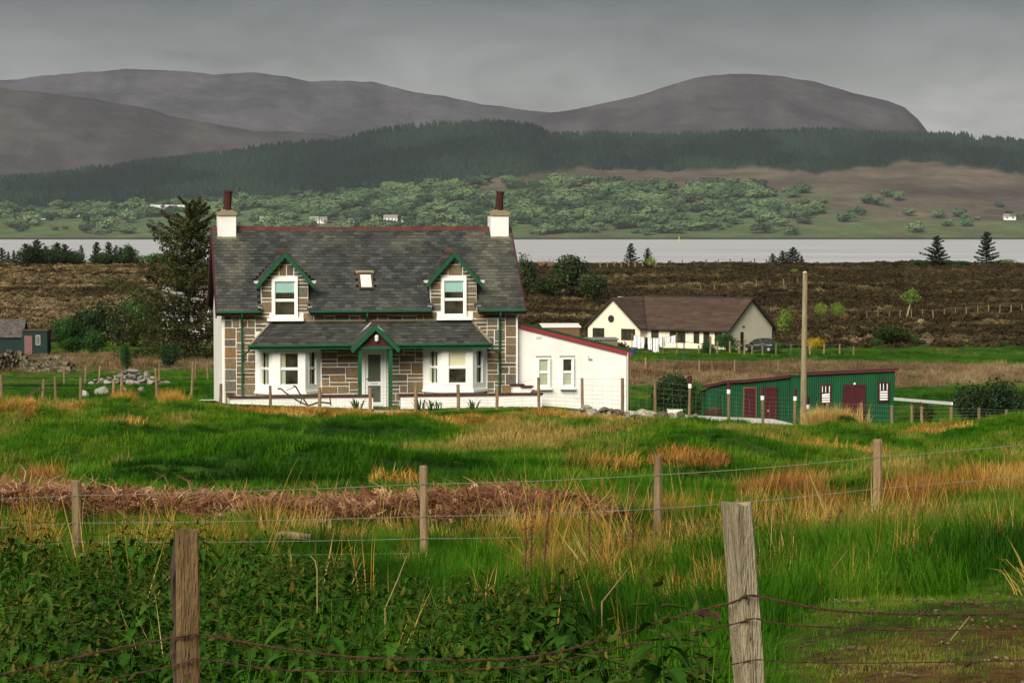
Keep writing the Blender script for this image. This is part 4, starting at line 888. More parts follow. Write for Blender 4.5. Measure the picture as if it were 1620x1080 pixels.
# lean-to with two doors, set back
ly = 2.1
lt = lambda x: np.interp(x, [-4.35, -3.2, -2.2, -1.0, 0.0], [1.86, 2.14, 2.18, 2.28, 2.40])
corrug(-4.1, -.02, lambda x: -.5, lambda x: float(lt(x)) - .05, ly).build('lean_to_wall', M['tin_green'], hut, True)
b = MB(); b.prism([(ly + .02, -.5), (5, -.5), (5, 1.4), (ly + .02, 1.8)], -4.1, -4.08, 'x'); b.box(-4.08, -.02, 4.98, 5, -.5, 1.5); b.build('rear_wall', M['tin_green'], hut)
xs = [-4.5, -3.2, -2.2, -1.0, -.02]
for (nm, mat, dz, th, ya, yb_) in (('fascia', 'tin_red', .06, .11, ly - .14, ly - .09), ('roof', 'wood_dark', .085, .03, ly - .17, 5.1)):
    b = MB(); b.prism([(x, float(lt(x)) + dz) for x in xs[::-1]] + [(x, float(lt(x)) + dz - th) for x in xs], ya, yb_, 'y'); b.v = [(x, y, z - (.12 * (y - ya) if nm == 'roof' else 0)) for x, y, z in b.v]; b.build(nm, M[mat], hut)
def planks(parent, x0, x1, z0, z1, y, n, mat, th=.035, name='plank'):
    for i in range(n):
        a, c = x0 + (x1 - x0) * i / n, x0 + (x1 - x0) * (i + 1) / n
        b = MB(); b.box(a + .006, c - .006, y - th + rnd.uniform(-.004, .004), y, z0, z1); b.build(name, M[mat], parent)
for (x0, x1, z1, y) in ((-2.28, -1.72, 1.84, ly - .03), (-1.22, -.72, 1.84, ly - .03), (2.08, 3.06, 2.06, -.03)):
    b = MB(); b.box(x0 + .004, x1 - .004, y - .012, y, -.1, z1 - .004); d = b.build('door', M['maroon'], hut)
    planks(d, x0, x1, -.1, z1, y - .013, 5 if x1 - x0 < .8 else 8, 'maroon')
    b = MB(); b.box(x0 - .05, x0 - .001, y - .05, y + .01, -.1, z1 + .05); b.box(x1 + .001, x1 + .05, y - .05, y + .01, -.1, z1 + .05); b.box(x0 - .001, x1 + .001, y - .049, y + .01, z1 + .001, z1 + .049); b.build('door_frame', M['wood_brown' if x0 < -1.5 else 'maroon'], d)
b = MB(); b.tube([(-1.12, ly - .07, .75), (-1.12, ly - .1, .75)], .03, 8); b.build('door_knob', M['paper'], hut)
b = MB(); b.tube([(2.57, -.1, 2.1), (2.57, -.1, 2.14), (2.57, -.1, 2.2)], [.05, .07, .04], 8); b.build('wall_lamp', M['paper'], hut)
for x0 in (.92, 3.72):
    x1, z0, z1 = x0 + .54, 1.16 + .03 * x0, 2.10 + .035 * x0
    b = MB(); yy = -.045
    for q in ((x0, x0 + .08, z0, z1), (x1 - .08, x1, z0, z1), (x0 + .08, x1 - .08, z1 - .08, z1 - .001), (x0 + .08, x1 - .08, z0 + .001, z0 + .08)): b.box(q[0], q[1], yy - .03, yy + .02, q[2], q[3])
    f = b.build('window', M['maroon'], hut)
    b = MB(); b.box(x0 + .081, x1 - .081, yy - .002, yy + .004, z0 + .081, z1 - .081); b.build('pane', M['dark'], f)
    b = MB(); zm = z0 + .56
    for x_ in (x0 + .085, x0 + .24, x1 - .12): b.box(x_, x_ + .035, yy - .02, yy - .006, zm, z1 - .081)
    b.build('glazing_bar', M['white'], f)
    for i in range(4):
        zz = z0 + .10 + i * .115; b = MB(); b.bar((x0 + .082, yy - .012, zz + .03 - (.03 if i == 3 and x0 < 2 else 0)), (x1 - .082, yy - .012, zz + .035), .02, .075); b.build('slat', M['white'], f)

# ------------------------------------------------------------------ cream bungalow
BPHI = R(-36)
bun = empty('bungalow', (0, 0, 0), BPHI, 'cream bungalow with a brown tiled roof and washing hung outside', 'bungalow')
corner = at(1152, 283); BZ = -14.35; bun.location = (corner.x, corner.y, BZ)     # front right corner
BL, BW, BE = 10.9, 9.8, 2.45; BR = 5.75; WW, WP = 7.2, 1.3                        # main length, depth, eaves, ridge; wing width, projection
# local: x runs left (negative) from the corner along the front, y back
b = MB(); b.prism([(0, -1), (BW, -1), (BW, BE), (BW / 2, BR - .1), (0, BE)], -BL - WW + .05, 0, 'x'); b.build('wall', M['cream'], bun)
b = MB(); b.prism([(-BL - WW, -1), (-BL, -1), (-BL, BE), (-BL - WW / 2, BR - .1), (-BL - WW, BE)], -WP, BW - .05, 'y'); b.build('wing_wall', M['cream'], bun)
bo = .35; bp = (BR - BE) / (BW / 2); zE2 = BE - bo * bp
def tiled(parent, P0, eu, es, width, length, trim, seed):
    r_ = random.Random(seed); eu, es = Vector(eu).normalized(), Vector(es).normalized(); nn = eu.cross(es); P0 = Vector(P0); b = MB(); rows = int(length / .34)
    for i in range(rows):
        s0 = i * length / rows; s1 = s0 + length / rows * 1.12; lo, hi = trim(s0 / length); n_ = max(1, int((hi - lo) / 1.2))
        for j in range(n_):
            a0, a1 = lo + (hi - lo) * j / n_, lo + (hi - lo) * (j + 1) / n_; k_ = r_.uniform(.8, 1.2); b.cur = (.082 * k_, .052 * k_, .038 * k_)
            q = [P0 + eu * a0 + es * s0 + nn * .06, P0 + eu * a1 + es * s0 + nn * .06, P0 + eu * a1 + es * s1 + nn * .012, P0 + eu * a0 + es * s1 + nn * .012]
            b.faces(q + [p - nn * .05 for p in q[:2]], [(0, 1, 2, 3), (4, 5, 1, 0)])
    o = b.build('tile_courses', M['tile'], parent, False); tag(o, kind='stuff')
b = MB(); b.prism([(-bo, zE2), (BW / 2, BR), (BW + bo, zE2), (BW + bo, zE2 - .1), (BW / 2, BR - .11), (-bo, zE2 - .1)], -BL - WW / 2, .32, 'x'); rf = b.build('roof', M['fascia'], bun)
mp_ = math.atan2(BR - zE2, BW / 2 + bo); sl_ = math.hypot(BR - zE2, BW / 2 + bo)
tiled(rf, (-BL - WW / 2 - .0, -bo, zE2), (1, 0, 0), (0, math.cos(mp_), math.sin(mp_)), BL + WW / 2 + .3, sl_, lambda t: ((WW / 2 + bo) * (1 - t) * .98 + .0, BL + WW / 2 + .30), 1)
wr = math.atan2(BR - zE2, WW / 2 + bo); wsl = math.hypot(BR - zE2, WW / 2 + bo)
b = MB(); b.prism([(-BL - WW - bo, zE2), (-BL - WW / 2, BR + .004), (-BL + bo, zE2), (-BL + bo, zE2 - .1), (-BL - WW / 2, BR - .11), (-BL - WW - bo, zE2 - .1)][::-1], -WP - .3, BW + .3, 'y'); rw = b.build('wing_roof', M['fascia'], bun)
tiled(rw, (-BL + bo, -WP - .28, zE2), (0, 1, 0), (-math.cos(wr), 0, math.sin(wr)), BW / 2 + WP + .28, wsl, lambda t: (0, WP + .28 - bo + (BW / 2 + bo) * t), 2)
tiled(rw, (-BL - WW - bo, BW, zE2), (0, -1, 0), (math.cos(wr), 0, math.sin(wr)), BW + WP + .28, wsl, lambda t: (0, BW + WP + .28), 3)
for i in range(22):
    b = MB(); x0 = -BL - WW / 2 + i * .672; b.prism([(BW / 2 - .16, BR - .02), (BW / 2, BR + .12), (BW / 2 + .16, BR - .02)], x0, x0 + .64, 'x'); b.build('ridge_tile', M['tile' if 0 else 'fascia'], rf)
# barge boards
for s_ in (0, 1):
    f_ = (lambda y: y) if not s_ else (lambda y: BW - y); pr = [(f_(-bo - .02), zE2 - .22), (f_(-bo - .02), zE2 + .06), (BW / 2, BR + .06), (BW / 2, BR - .22)]
    b = MB(); b.prism(pr if not s_ else pr[::-1], .325, .38, 'x'); b.build('barge_board', M['fascia'], bun)
    xc = -BL - WW / 2; f2 = (1 if s_ else -1); pr = [(xc + f2 * (WW / 2 + bo), zE2 - .22), (xc + f2 * (WW / 2 + bo), zE2 + .06), (xc, BR + .06), (xc, BR - .22)]
    b = MB(); b.prism(pr if not s_ else pr[::-1], -WP - .36, -WP - .305, 'y'); b.build('barge_board', M['fascia'], bun)
b = MB(); b.box(-BL + .35, .3, -bo - .08, -bo, zE2 - .14, zE2 - .02); b.build('gutter', M['fascia'], bun)
b = MB(); b.tube([(-.08, -.08, zE2 - .1), (-.08, -.06, -.4)], .05, 6); b.build('downpipe', M['fascia'], bun)
b = MB(); b.tube([(.08, BW - .1, zE2 - .1), (.08, BW - .1, -.4)], .05, 6); b.build('downpipe', M['fascia'], bun)
def plainwin(parent, Mx, w_, h, name='window', mull=1):
    b = MB(); t_ = .07
    for q in ((0, t_, 0, h), (w_ - t_, w_, 0, h), (t_, w_ - t_, h - t_, h - .001), (t_, w_ - t_, .001, t_)): b.box(q[0], q[1], -.05, .02, q[2], q[3], M=Mx)
    for i in range(1, mull): b.box(w_ * i / mull - .03, w_ * i / mull + .03, -.045, .02, t_, h - t_, M=Mx)
    f = b.build(name, M['fascia'], parent); b = MB(); b.box(t_ + .001, w_ - t_ - .001, -.02, -.004, t_ + .001, h - t_ - .001, M=Mx); b.build('pane', M['glass'], f); return f
for x, w_, z, h, mu in ((-10.2, 1.0, .0, 2.1, 1), (-7.7, 2.1, .75, 1.35, 3), (-4.5, .75, .75, 1.35, 1), (-3.2, .8, .6, 1.45, 1), (-.7, .9, .5, 1.6, 1)):
    plainwin(bun, Mloc((x - (0 if x != -.7 else 1.0), -.01, z), (1, 0, 0)), w_, h, 'window' if z > .1 else 'door', mu)
plainwin(bun, Mloc((-BL - 2.55, -WP - .01, .9), (1, 0, 0)), 1.9, 1.3, mull=2)
plainwin(bun, Mloc((-BL - 6.5, -WP - .01, .9), (1, 0, 0)), 1.6, 1.3, mull=2)
plainwin(bun, Mloc((.012, 2.1 + .6, .55), (0, 1, 0)), .6, 1.45)
b = MB(); b.prism([(-BL - WW / 2 - .35 + .42 * math.cos(a) , 3.3 + .42 * math.sin(a)) for a in [i * math.pi / 8 for i in range(16)]][::-1], -WP - .06, -WP - .005, 'y'); b.build('round_vent', M['fascia'], bun)
b = MB(); b.box(.01, .1, 3.1, 3.5, 2.55, 2.68); b.build('wall_lamp', M['fascia'], bun)
b = MB(); b.box(-5.6 + .25, -5.6 + .35, -.14, -.005, 1.85, 1.98); b.build('wall_lamp', M['fascia'], bun)

# ------------------------------------------------------------------ sheds and clutter between the extension and the bungalow
def shed(p, rz, w_, d, h, wallm, roofm, label, name='garden_shed', over=.15, door=None, drop=.15):
    e = empty(name, p, rz, label, 'shed')
    b = MB(); b.prism([(0, -.6), (d, -.6), (d, h - drop), (0, h)], 0, w_, 'x'); b.build('wall', M[wallm], e)
    n_ = max(4, int(w_ / .2))
    for i in range(8): bb = MB(); z0 = h * i / 8; bb.box(-.02, w_ + .02, -.03, -.004, z0 + .01, z0 + h / 8 - .005); bb.build('plank', M[wallm], e)
    b = MB(); b.prism([(-over, h + .02), (d + over, h - drop + .02), (d + over, h - drop + .09), (-over, h + .09)], -over, w_ + over, 'x'); b.build('roof', M[roofm], e)
    if door: b = MB(); b.box(door[0], door[1], -.06, -.031, .05, door[2]); b.build('door', M['wood_dark'], e)
    return e
p = at(921, 212); p.z = -11.6; shed(p, R(6), 3.0, 2.2, 1.75, 'shed', 'felt', 'weathered grey boarded shed with felt roof behind the white extension', drop=-.05)
p = at(860, 225); p.z = -11.4; shed(p, R(4), 3.2, 2.6, 2.05, 'wood_brown', 'white', 'brown boarded shed with pale roof edge behind the white extension', drop=-.2)
p = at(951, 200); p.z = -11.75; shed(p, R(4), 1.55, 1.0, .95, 'wood_brown', 'felt', 'low brown store box beside the weathered grey shed', 'store_box')
gt = empty('garden_gate', (at(977, 198).x, 198, -11.95), R(5), 'small brown slatted garden gate with curved top beside the low brown store box', 'gate')
for i in range(7):
    h = 1.0 + .12 * math.sin(i * math.pi / 6); b = MB(); b.box(i * .13, i * .13 + .11, -.03, 0, -.5, h - .15); b.build('slat', M['wood_brown'], gt)
for x in (-.1, .98): b = MB(); b.box(x, x + .1, -.06, .06, -.7, 1.15); b.build('post', M['wood_brown'], gt)
b = MB(); b.bar((1.1, 0, 1.0), (2.1, .2, .05), .06, .09); b.build('brace', M['wood_brown'], gt)

# washing line
wl_a, wl_b = at(1000, 268), at(1071, 270)
wl = empty('washing_line', wl_a, 0, 'washing line strung between two posts outside the cream bungalow', 'washing line')
for p, h in ((wl_a, 2.2), (wl_b, 2.3), (at(1049, 269), 1.9)): b = MB(); b.tube([(0, 0, -.5), (0, 0, h)], [.05, .045], 6); b.build('pole', M['wood'], wl, loc=p - wl_a)
dz = wl_b - wl_a
line = lambda t: wl_a + dz * t + Vector((0, 0, 2.05 - .35 * math.sin(math.pi * t)))
b = MB(); b.tube([line(i / 12) - wl_a for i in range(13)], .012, 4); b.build('line', M['wire'], wl)
for t0, t1, h, mt, lab, nm, ct in ((.04, .26, 1.3, 'cloth', 'large white sheet sagging at the start of the washing line', 'bed_sheet', 'sheet'), (.29, .35, 1.25, 'cloth_dark', 'narrow dark garment hanging beside the large sheet', 'dark_trousers', 'laundry'),
        (.355, .44, 1.25, 'cloth', 'narrow white towel hanging on the washing line', 'towel', 'towel'), (.46, .60, 1.5, 'cloth', 'white shirt hanging lowest in the middle of the line', 'shirt', 'shirt'), (.61, .74, 1.0, 'cloth', 'white pillowcase hanging right of the line prop', 'pillowcase', 'laundry'),
        (.76, .86, .7, 'cloth', 'short white top near the far end of the washing line', 'top', 'laundry'), (.87, .97, .95, 'cloth', 'last white cloth on the line by the end pole', 'towel', 'towel')):
    b = MB(); n_ = 8; pl = []
    for i in range(n_ + 1):
        t = t0 + (t1 - t0) * i / n_; p = line(t) - wl_a - Vector((0, 0, .02)); sw = .05 * math.sin(i * 1.9 + t0 * 40)
        hh = h * (1 - (.25 * abs(i / n_ - .5) if nm == 'bed_sheet' else .06 * math.sin(i * 1.3))); pl.append((p, p + Vector((.02 * math.sin(i), sw * 1.6, -hh)), p + Vector((0, sw, -hh * .5))))
    for i in range(n_):
        for (q, k_) in ((0, 2), (2, 1)):
            a, c, d_, e_ = pl[i][q], pl[i + 1][q], pl[i + 1][k_], pl[i][k_]; b.poly([e_, d_, c, a]); b.poly([Vector(v) + Vector((0, .015, 0)) for v in (a, c, d_, e_)])
    tag(b.build(nm, M[mt], None, True, loc=wl_a), lab, ct, 'washing on the line')
p = at(1002, 266); bb = empty('blue_tub', p, 0, 'blue plastic tub under the washing line', 'tub'); b = MB(); b.tube([(0, 0, 0), (0, 0, .55), (0, 0, .56), (0, 0, .2)], [.22, .3, .27, .2], 12); b.build('body', M['blue'], bb); b = MB(); b.tube([(.3 * math.cos(a), .3 * math.sin(a), .55) for a in [i * math.pi / 6 for i in range(13)]], .02, 5); b.build('rim', M['blue'], bb)

# parked car by the bungalow gable
def car(p, rz, label):
    e = empty('parked_car', p, rz, label, 'car'); Wd = .84
    def loft(secs, prof, name, mat, parent=e, smooth=True):
        b = MB(); n_ = len(prof(0, *secs[0])); vs = []; fs = []
        for k_, s_ in enumerate(secs): vs += prof(k_, *s_)
        for k_ in range(len(secs) - 1):
            for i in range(n_): fs.append((k_ * n_ + i, k_ * n_ + (i + 1) % n_, (k_ + 1) * n_ + (i + 1) % n_, (k_ + 1) * n_ + i))
        fs += [tuple(range(n_ - 1, -1, -1)), tuple(range((len(secs) - 1) * n_, len(secs) * n_))]; b.faces(vs, fs); return b.build(name, mat, parent, smooth)
    body = [(-2.02, .32, .55, .62), (-1.95, .24, .66, .76), (-1.5, .2, .78, .82), (-.9, .2, .9, .84), (.2, .2, .93, .85), (1.2, .2, .95, .84), (1.75, .22, .96, .8), (1.95, .3, .9, .72), (2.0, .38, .8, .66)]
    loft(body, lambda k_, x, z0, z1, w_: [(x, -w_ * .9, z0), (x, -w_, z0 + .15), (x, -w_, z1 - .18), (x, -w_ * .92, z1), (x, w_ * .92, z1), (x, w_, z1 - .18), (x, w_, z0 + .15), (x, w_ * .9, z0)], 'body', M['carpaint'])
    cab = [(-.95, .88, .9, .74), (-.3, .88, 1.36, .66), (.2, .88, 1.45, .63), (1.0, .88, 1.43, .62), (1.5, .88, 1.3, .62), (1.85, .88, .95, .7)]
    gl = loft(cab, lambda k_, x, z0, z1, w_: [(x, -w_ * 1.08, z0), (x, -w_, z1), (x, w_, z1), (x, w_ * 1.08, z0)], 'cabin_glass', M['glass'], smooth=False)
    b = MB(); b.prism([(-.34, 1.365), (.2, 1.455), (1.0, 1.435), (1.55, 1.3), (1.55, 1.33), (1.0, 1.48), (.2, 1.5), (-.36, 1.39)], -.66, .66, 'y'); b.build('roof_panel', M['carpaint'], e)
    for s_ in (-1, 1):
        b = MB(); y = s_ * .70
        for (a, c) in (((-.95, .9), (-.3, 1.38)), ((.3, .9), (.3, 1.46)), ((1.15, .9), (1.1, 1.43)), ((1.85, .95), (1.5, 1.33))): b.bar((a[0], y * 1.1, a[1]), (c[0], y * .93, c[1]), .06, .08)
        b.build('pillar', M['carpaint'], e); b = MB(); b.box(-.72, -.52, s_ * .98 - .09, s_ * .98 + .09, .92, 1.05); b.build('wing_mirror', M['carpaint'], e)
        b = MB(); b.box(-2.0, -1.82, s_ * .56 - .14, s_ * .56 + .14, .58, .70); b.build('headlight', M['lamp_w'], e); b = MB(); b.box(1.86, 1.99, s_ * .6 - .1, s_ * .6 + .1, .7, .92); b.build('tail_light', M['lamp_r'], e)
        for x in (-1.28, 1.28):
            b = MB(); b.tube([(x, s_ * .66, .31), (x, s_ * .68, .31), (x, s_ * .85, .31), (x, s_ * .87, .31)], [.26, .31, .31, .27], 18); wq = b.build('wheel', M['tyre'], e); b = MB(); b.tube([(x, s_ * .84, .31), (x, s_ * .885, .31)], [.2, .17], 10); b.build('rim', M['alloy'], wq)
    return e
car(at(1202, 277) + Vector((0, 0, .12)), R(-22), 'dark hatchback car parked by the gable of the cream bungalow')

# ------------------------------------------------------------------ teal hut, white house and far houses
th_ = empty('teal_hut', (at(-32, 246).x, 246, -12.75), R(3), 'teal hut with rusted tin roof and a pink door beyond the drystone wall', 'hut')
b = MB(); b.prism([(0, -.4), (4, -.4), (4, 1.7), (2, 3.2), (0, 1.7)], 0, 4.05, 'x'); b.build('wall', M['teal_wall'], th_)
b = MB(); b.prism([(-.2, 1.6), (2, 3.3), (4.2, 1.6), (4.2, 1.56), (2, 3.24), (-.2, 1.56)], -.1, 4.15, 'x'); b.build('roof', M['tin_rust'], th_)
b = MB(); b.box(4.06, 6.5, -.3, 2.5, -.4, 2.2); b.build('annex_wall', M['teal_wall'], th_); b = MB(); b.box(4.06, 6.58, -.4, 2.6, 2.202, 2.3); b.build('annex_roof', M['wood_dark'], th_)
b = MB(); b.box(4.3, 5.05, -.34, -.303, -.1, 1.75); d = b.build('door', M['pink'], th_); planks(d, 4.3, 5.05, -.1, 1.75, -.342, 5, 'pink', .02)
b = MB()
for q in ((5.4, 5.45, .85, 1.8), (5.77, 5.82, .85, 1.8), (5.45, 5.77, 1.75, 1.799), (5.45, 5.77, .851, .9), (5.59, 5.63, .9, 1.75)): b.box(q[0], q[1], -.35, -.302, q[2], q[3])
f = b.build('window', M['lead'], th_); b = MB(); b.box(5.451, 5.769, -.32, -.301, .9, 1.75); b.build('pane', M['glass'], f)
b = MB(); b.box(.5, 1.3, -.04, -.002, .95, 1.4); b.build('window', M['dark'], th_)
wh = empty('white_house', (at(262, 300).x, 300, -14.0), R(12), 'white house with dark slate roof half hidden behind the big spruce', 'house')
b = MB(); b.prism([(0, -.8), (6, -.8), (6, 3.2), (3, 6.3), (0, 3.2)], 0, 7.2, 'x'); b.build('wall', M['render'], wh)
b = MB(); b.prism([(-.3, 2.95), (3, 6.4), (6.3, 2.95), (6.3, 2.85), (3, 6.28), (-.3, 2.85)], -.2, 7.4, 'x'); b.build('roof', M['felt'], wh)
b = MB(); b.prism([(3.4, 2.5), (5.3, 2.5), (5.3, 4.3), (4.35, 5.3), (3.4, 4.3)], -.15, 2.2, 'y'); b.build('dormer', M['render'], wh)
b = MB(); b.prism([(3.15, 4.1), (4.35, 5.45), (5.55, 4.1), (5.55, 4.0), (4.35, 5.32), (3.15, 4.0)][::-1], -.4, 2.4, 'y'); b.build('dormer_roof', M['felt'], wh)
plainwin(wh, Mloc((3.85, -.16, 3.1), (1, 0, 0)), 1.0, 1.2); plainwin(wh, Mloc((1.2, -.01, .6), (1, 0, 0)), 1.2, 1.4); plainwin(wh, Mloc((4.6, -.01, .6), (1, 0, 0)), 1.2, 1.4)
def far_house(px, tq, L_, D_, H_, rz, label, wallm='render', roofm='felt', nwin=3):
    x, y, z, _ = H_shore(np.array([px], float), np.array([tq]))
    e = empty('far_house', (float(x[0]), float(y[0]), float(z[0]) + 1), rz, label, 'house', 'houses across the loch')
    b = MB(); b.prism([(0, -8), (D_, -8), (D_, H_), (D_ / 2, H_ + D_ * .42), (0, H_)], -L_ / 2, L_ / 2, 'x'); b.build('wall', M[wallm], e)
    b = MB(); b.prism([(-.6, H_ - .4), (D_ / 2, H_ + D_ * .46), (D_ + .6, H_ - .4), (D_ + .6, H_ - .9), (D_ / 2, H_ + D_ * .425), (-.6, H_ - .9)], -L_ / 2 - .4, L_ / 2 + .4, 'x'); b.build('roof', M[roofm], e)
    for i in range(nwin):
        x0 = -L_ / 2 + L_ * (i + .35) / nwin; b = MB(); b.box(x0, x0 + L_ / nwin * .3, -.15, -.01, H_ * .35, H_ * .75); b.build('window', M['dark'], e)
    return e
for a in ((268, .30, 84, 22, 10, R(3), 'long pale building with a grey ribbed roof far across the loch', 'render_old', 'lead', 9), (212, .29, 34, 16, 9, R(10), 'small pale house just west of the long building across the loch', 'render_old', 'felt', 3),
          (118, .31, 26, 14, 8, R(0), 'white house low in the trees across the loch, above the dark conifers', 'render_old', 'felt', 2), (66, .30, 18, 12, 7, R(8), 'tiny white house near the edge of the view across the loch', 'render', 'felt', 2),
          (420, .16, 24, 13, 7, R(5), 'white far house seen above the cottage ridge by the first chimney', 'render_old', 'felt', 3), (497, .155, 20, 12, 9, R(-5), 'white far house with three gables above the middle of the ridge', 'render', 'felt', 3),
          (512, .155, 16, 12, 8, R(5), 'second white far house touching the three gabled one', 'render', 'felt', 2), (556, .15, 14, 11, 6, R(0), 'lone white cottage across the loch between the two house groups', 'render', 'felt', 2),
          (618, .155, 30, 13, 8, R(0), 'wide white far house above the ridge near the second dormer', 'render_old', 'felt', 4), (642, .15, 18, 12, 7, R(6), 'narrow white far house beside the wide one across the loch', 'render', 'felt', 2),
          (1597, .18, 26, 13, 7, R(0), 'grey far cottage across the loch at the edge of the brown hill', 'render_old', 'felt', 2), (842, .16, 12, 10, 6, R(0), 'small white far cottage just beyond the second chimney', 'render', 'felt', 2)):
    far_house(*a)
bq = empty('navigation_buoy', (at(1074, 4700).x, 4700, -35), 0, 'yellow navigation buoy on the loch near the far shore', 'buoy')
b = MB(); b.tube([(0, 0, -1), (0, 0, 0), (0, 0, 1.6), (0, 0, 1.8)], [2.0, 2.6, 2.6, 1.6], 12); b.build('float', M['yellow'], bq)
b = MB()
for k_ in range(4): a = k_ * math.pi / 2; b.bar((1.5 * math.cos(a), 1.5 * math.sin(a), 1.7), (.4 * math.cos(a), .4 * math.sin(a), 7), .4)
b.build('tower', M['yellow'], bq); b = MB(); b.tube([(0, 0, 7), (0, 0, 7.2), (0, 0, 9.2)], [.5, 1.2, .1], 8); b.build('top_mark', M['yellow'], bq)

# ------------------------------------------------------------------ fences
def fence(name, label, spots, mat, size, tops, wires, wirem='wire', wr=.003, sag=.0, round_=True, rail=None, stays=0, postname='post', cat='wire fence', lean=.02):
    """posts (px, Y) driven into the ground, strands between them: each post and each strand a part"""
    P = [at(px, Y) if not isinstance(px, Vector) else px for px, Y in spots]; o = P[0].copy(); e = empty(name, o, 0, label, cat); T = []
    for i, p in enumerate(P):
        h = tops[i] if isinstance(tops, (list, tuple)) else tops; q = p - o; lx, ly_ = rnd.uniform(-lean, lean), rnd.uniform(-lean, lean) * .5
        top = q + Vector((lx * h, ly_ * h, h)); s_ = size * rnd.uniform(.9, 1.12); b = MB()
        b.tube([q + Vector((0, 0, -.5)), q, q.lerp(top, .5) + Vector((rnd.uniform(-.01, .01), 0, 0)), top - Vector((0, 0, .015)), top], [s_ / 2, s_ / 2, s_ / 2 * .98, s_ / 2 * .95, s_ / 2 * .8], 8 if round_ else 4)
        b.build(postname, M[mat], e); T.append((q, top))
    for hf in wires:
        pts = []
        for i in range(len(P) - 1):
            a = T[i][0].lerp(T[i][1], hf); c = T[i + 1][0].lerp(T[i + 1][1], hf); off = Vector((0, -size * .52, 0))
            for k_ in range(6): t = k_ / 6; pts.append(a.lerp(c, t) + off - Vector((0, 0, sag * 4 * t * (1 - t))))
        pts.append(T[-1][0].lerp(T[-1][1], hf) + Vector((0, -size * .52, 0)))
        b = MB(); b.tube(pts, wr, 4, True); b.build('wire', M[wirem], e)
    if stays:
        b = MB()
        for i in range(len(P) - 1):
            L_ = (P[i + 1] - P[i]).length; n_ = max(1, int(L_ / stays))
            for k_ in range(1, n_):
                t = k_ / n_; a = T[i][0].lerp(T[i + 1][0], t) + Vector((0, -size * .5, 0)); z1 = T[i][0].lerp(T[i][1], wires[1] if len(wires) > 1 else wires[0]).lerp(T[i + 1][0].lerp(T[i + 1][1], wires[1] if len(wires) > 1 else wires[0]), t)
                b.bar(a, (a.x, a.y, z1.z), wr * 1.2)
        b.build('netting', M[wirem], e)
    return e, T, P
# house front fence with netting
fp = [(348, 96.6), (427, 95.4), (505, 95), (585, 94.6), (657, 94.4), (725, 94.2), (786, 94), (853, 94), (922, 94), (985, 94)]
ty = [607, 610, 613, 613, 606, 608, 610, 597, 598, 598]
fence('garden_fence', 'wire netting fence of wooden posts along the front of the white garden wall', fp, 'wood', .13, [hgt(t, at(*s)) for s, t in zip(fp, ty)], [.97, .8, .66, .54, .43, .32, .2], wr=.0035, stays=.30)
fp = [(985, 94), (1037, 94), (1091, 94.5), (1154, 95.5), (1208, 96.5), (1258, 97.5), (1279, 99)]
ty = [598, 600, 607, 616, 626, 627, 640]
e, T, P = fence('yard_fence', 'wire netting fence with red topped posts in front of the green tin hut', fp, 'wood', .12, [hgt(t, at(*s)) for s, t in zip(fp, ty)], [.95, .8, .66, .54, .42, .3, .18], wr=.003, stays=.30)
for i in range(2, 7):
    q, t = T[i]; b = MB(); b.tube([t + Vector((0, 0, .005)), t + Vector((0, 0, .30)), t + Vector((0, 0, .31))], [.075, .075, .04], 10); b.build('red_cap', M['maroon'], e)
    b = MB(); b.tube([t - Vector((0, 0, .16)), t - Vector((0, 0, .0))], [.071, .071], 10); b.build('white_band', M['white'], e)
fp = [(1310, 97), (1364, 97), (1413, 97), (1460, 98), (1507, 98), (1551, 98), (1594, 98), (1650, 98), (1720, 98)]
fence('pasture_fence', 'wire fence of plain posts from the hut door to the dark bushes', fp, 'wood', .13, [hgt(t, at(*s)) for s, t in zip(fp, [636, 637, 641, 643, 644, 645, 648, 646, 646])], [.93, .72, .5, .3], wr=.004)
# rail with white top by the bushes
e = empty('white_rail', at(1444, 112), 0, 'long white rail on a post running from the tin hut to the dark bushes', 'rail')
q0 = Vector(((1416 - 810) / FOC * 118, 118, -(631 - HZ) / FOC * 118)) - e.location; q1 = Vector(((1508 - 810) / FOC * 108, 108, -(638.5 - HZ) / FOC * 108)) - e.location
b = MB(); b.bar(q0, q1, .05, .13); b.build('rail_board', M['white'], e); b = MB(); b.tube([(0, 0, -.4), (0, 0, q0.lerp(q1, .3).z - .02)], .06, 8); b.build('post', M['wood'], e)
# mid fence across the pasture
fp = [(-260, 24.5), (118, 25.6), (670, 26.0), (1042, 26.2), (1389, 26.4), (1760, 26.8)]
fence('field_fence', 'plain wire fence of round posts crossing the rough grass behind the nettles', fp, 'wood', .097, [hgt(t, at(*s)) for s, t in zip(fp, [765, 760, 737, 721, 695, 660])], [.80, .44, .19, .03], wr=.0034, sag=.015, lean=.012)
# left field fence and far wires
fp = [(-60, 104), (1, 105), (66, 106), (87, 106), (126, 107), (178, 106), (190, 107), (247, 109), (302, 111)]
e, T, P = fence('croft_fence', 'old wire fence of uneven posts in the field beside the cottage', fp, 'wood', .13, [hgt(t, at(*s)) for s, t in zip(fp, [594, 593, 599, 596, 597, 600, 591, 582, 572])], [.9, .55], wr=.005, lean=.06)
b = MB(); a = T[2][0]; b.bar(a + Vector((-.05, -.1, .55)), a + Vector((-.95, -.1, -.05)), .08, .1); b.build('brace', M['wood_dark'], e)
fp = [(100, 172), (133, 172), (155, 176), (206, 182), (251, 186), (308, 190), (328, 191)]
fence('back_field_fence', 'weathered fence with a fallen rail beyond the rubble heap', fp, 'wood', .16, [1.3, 1.4, 1.3, 1.1, 1.3, 1.3, 1.2], [.85, .5], wr=.01, lean=.08)
fp = [(1022, 212), (1051, 214), (1107, 214), (1127, 214), (1163, 214), (1232, 214)]
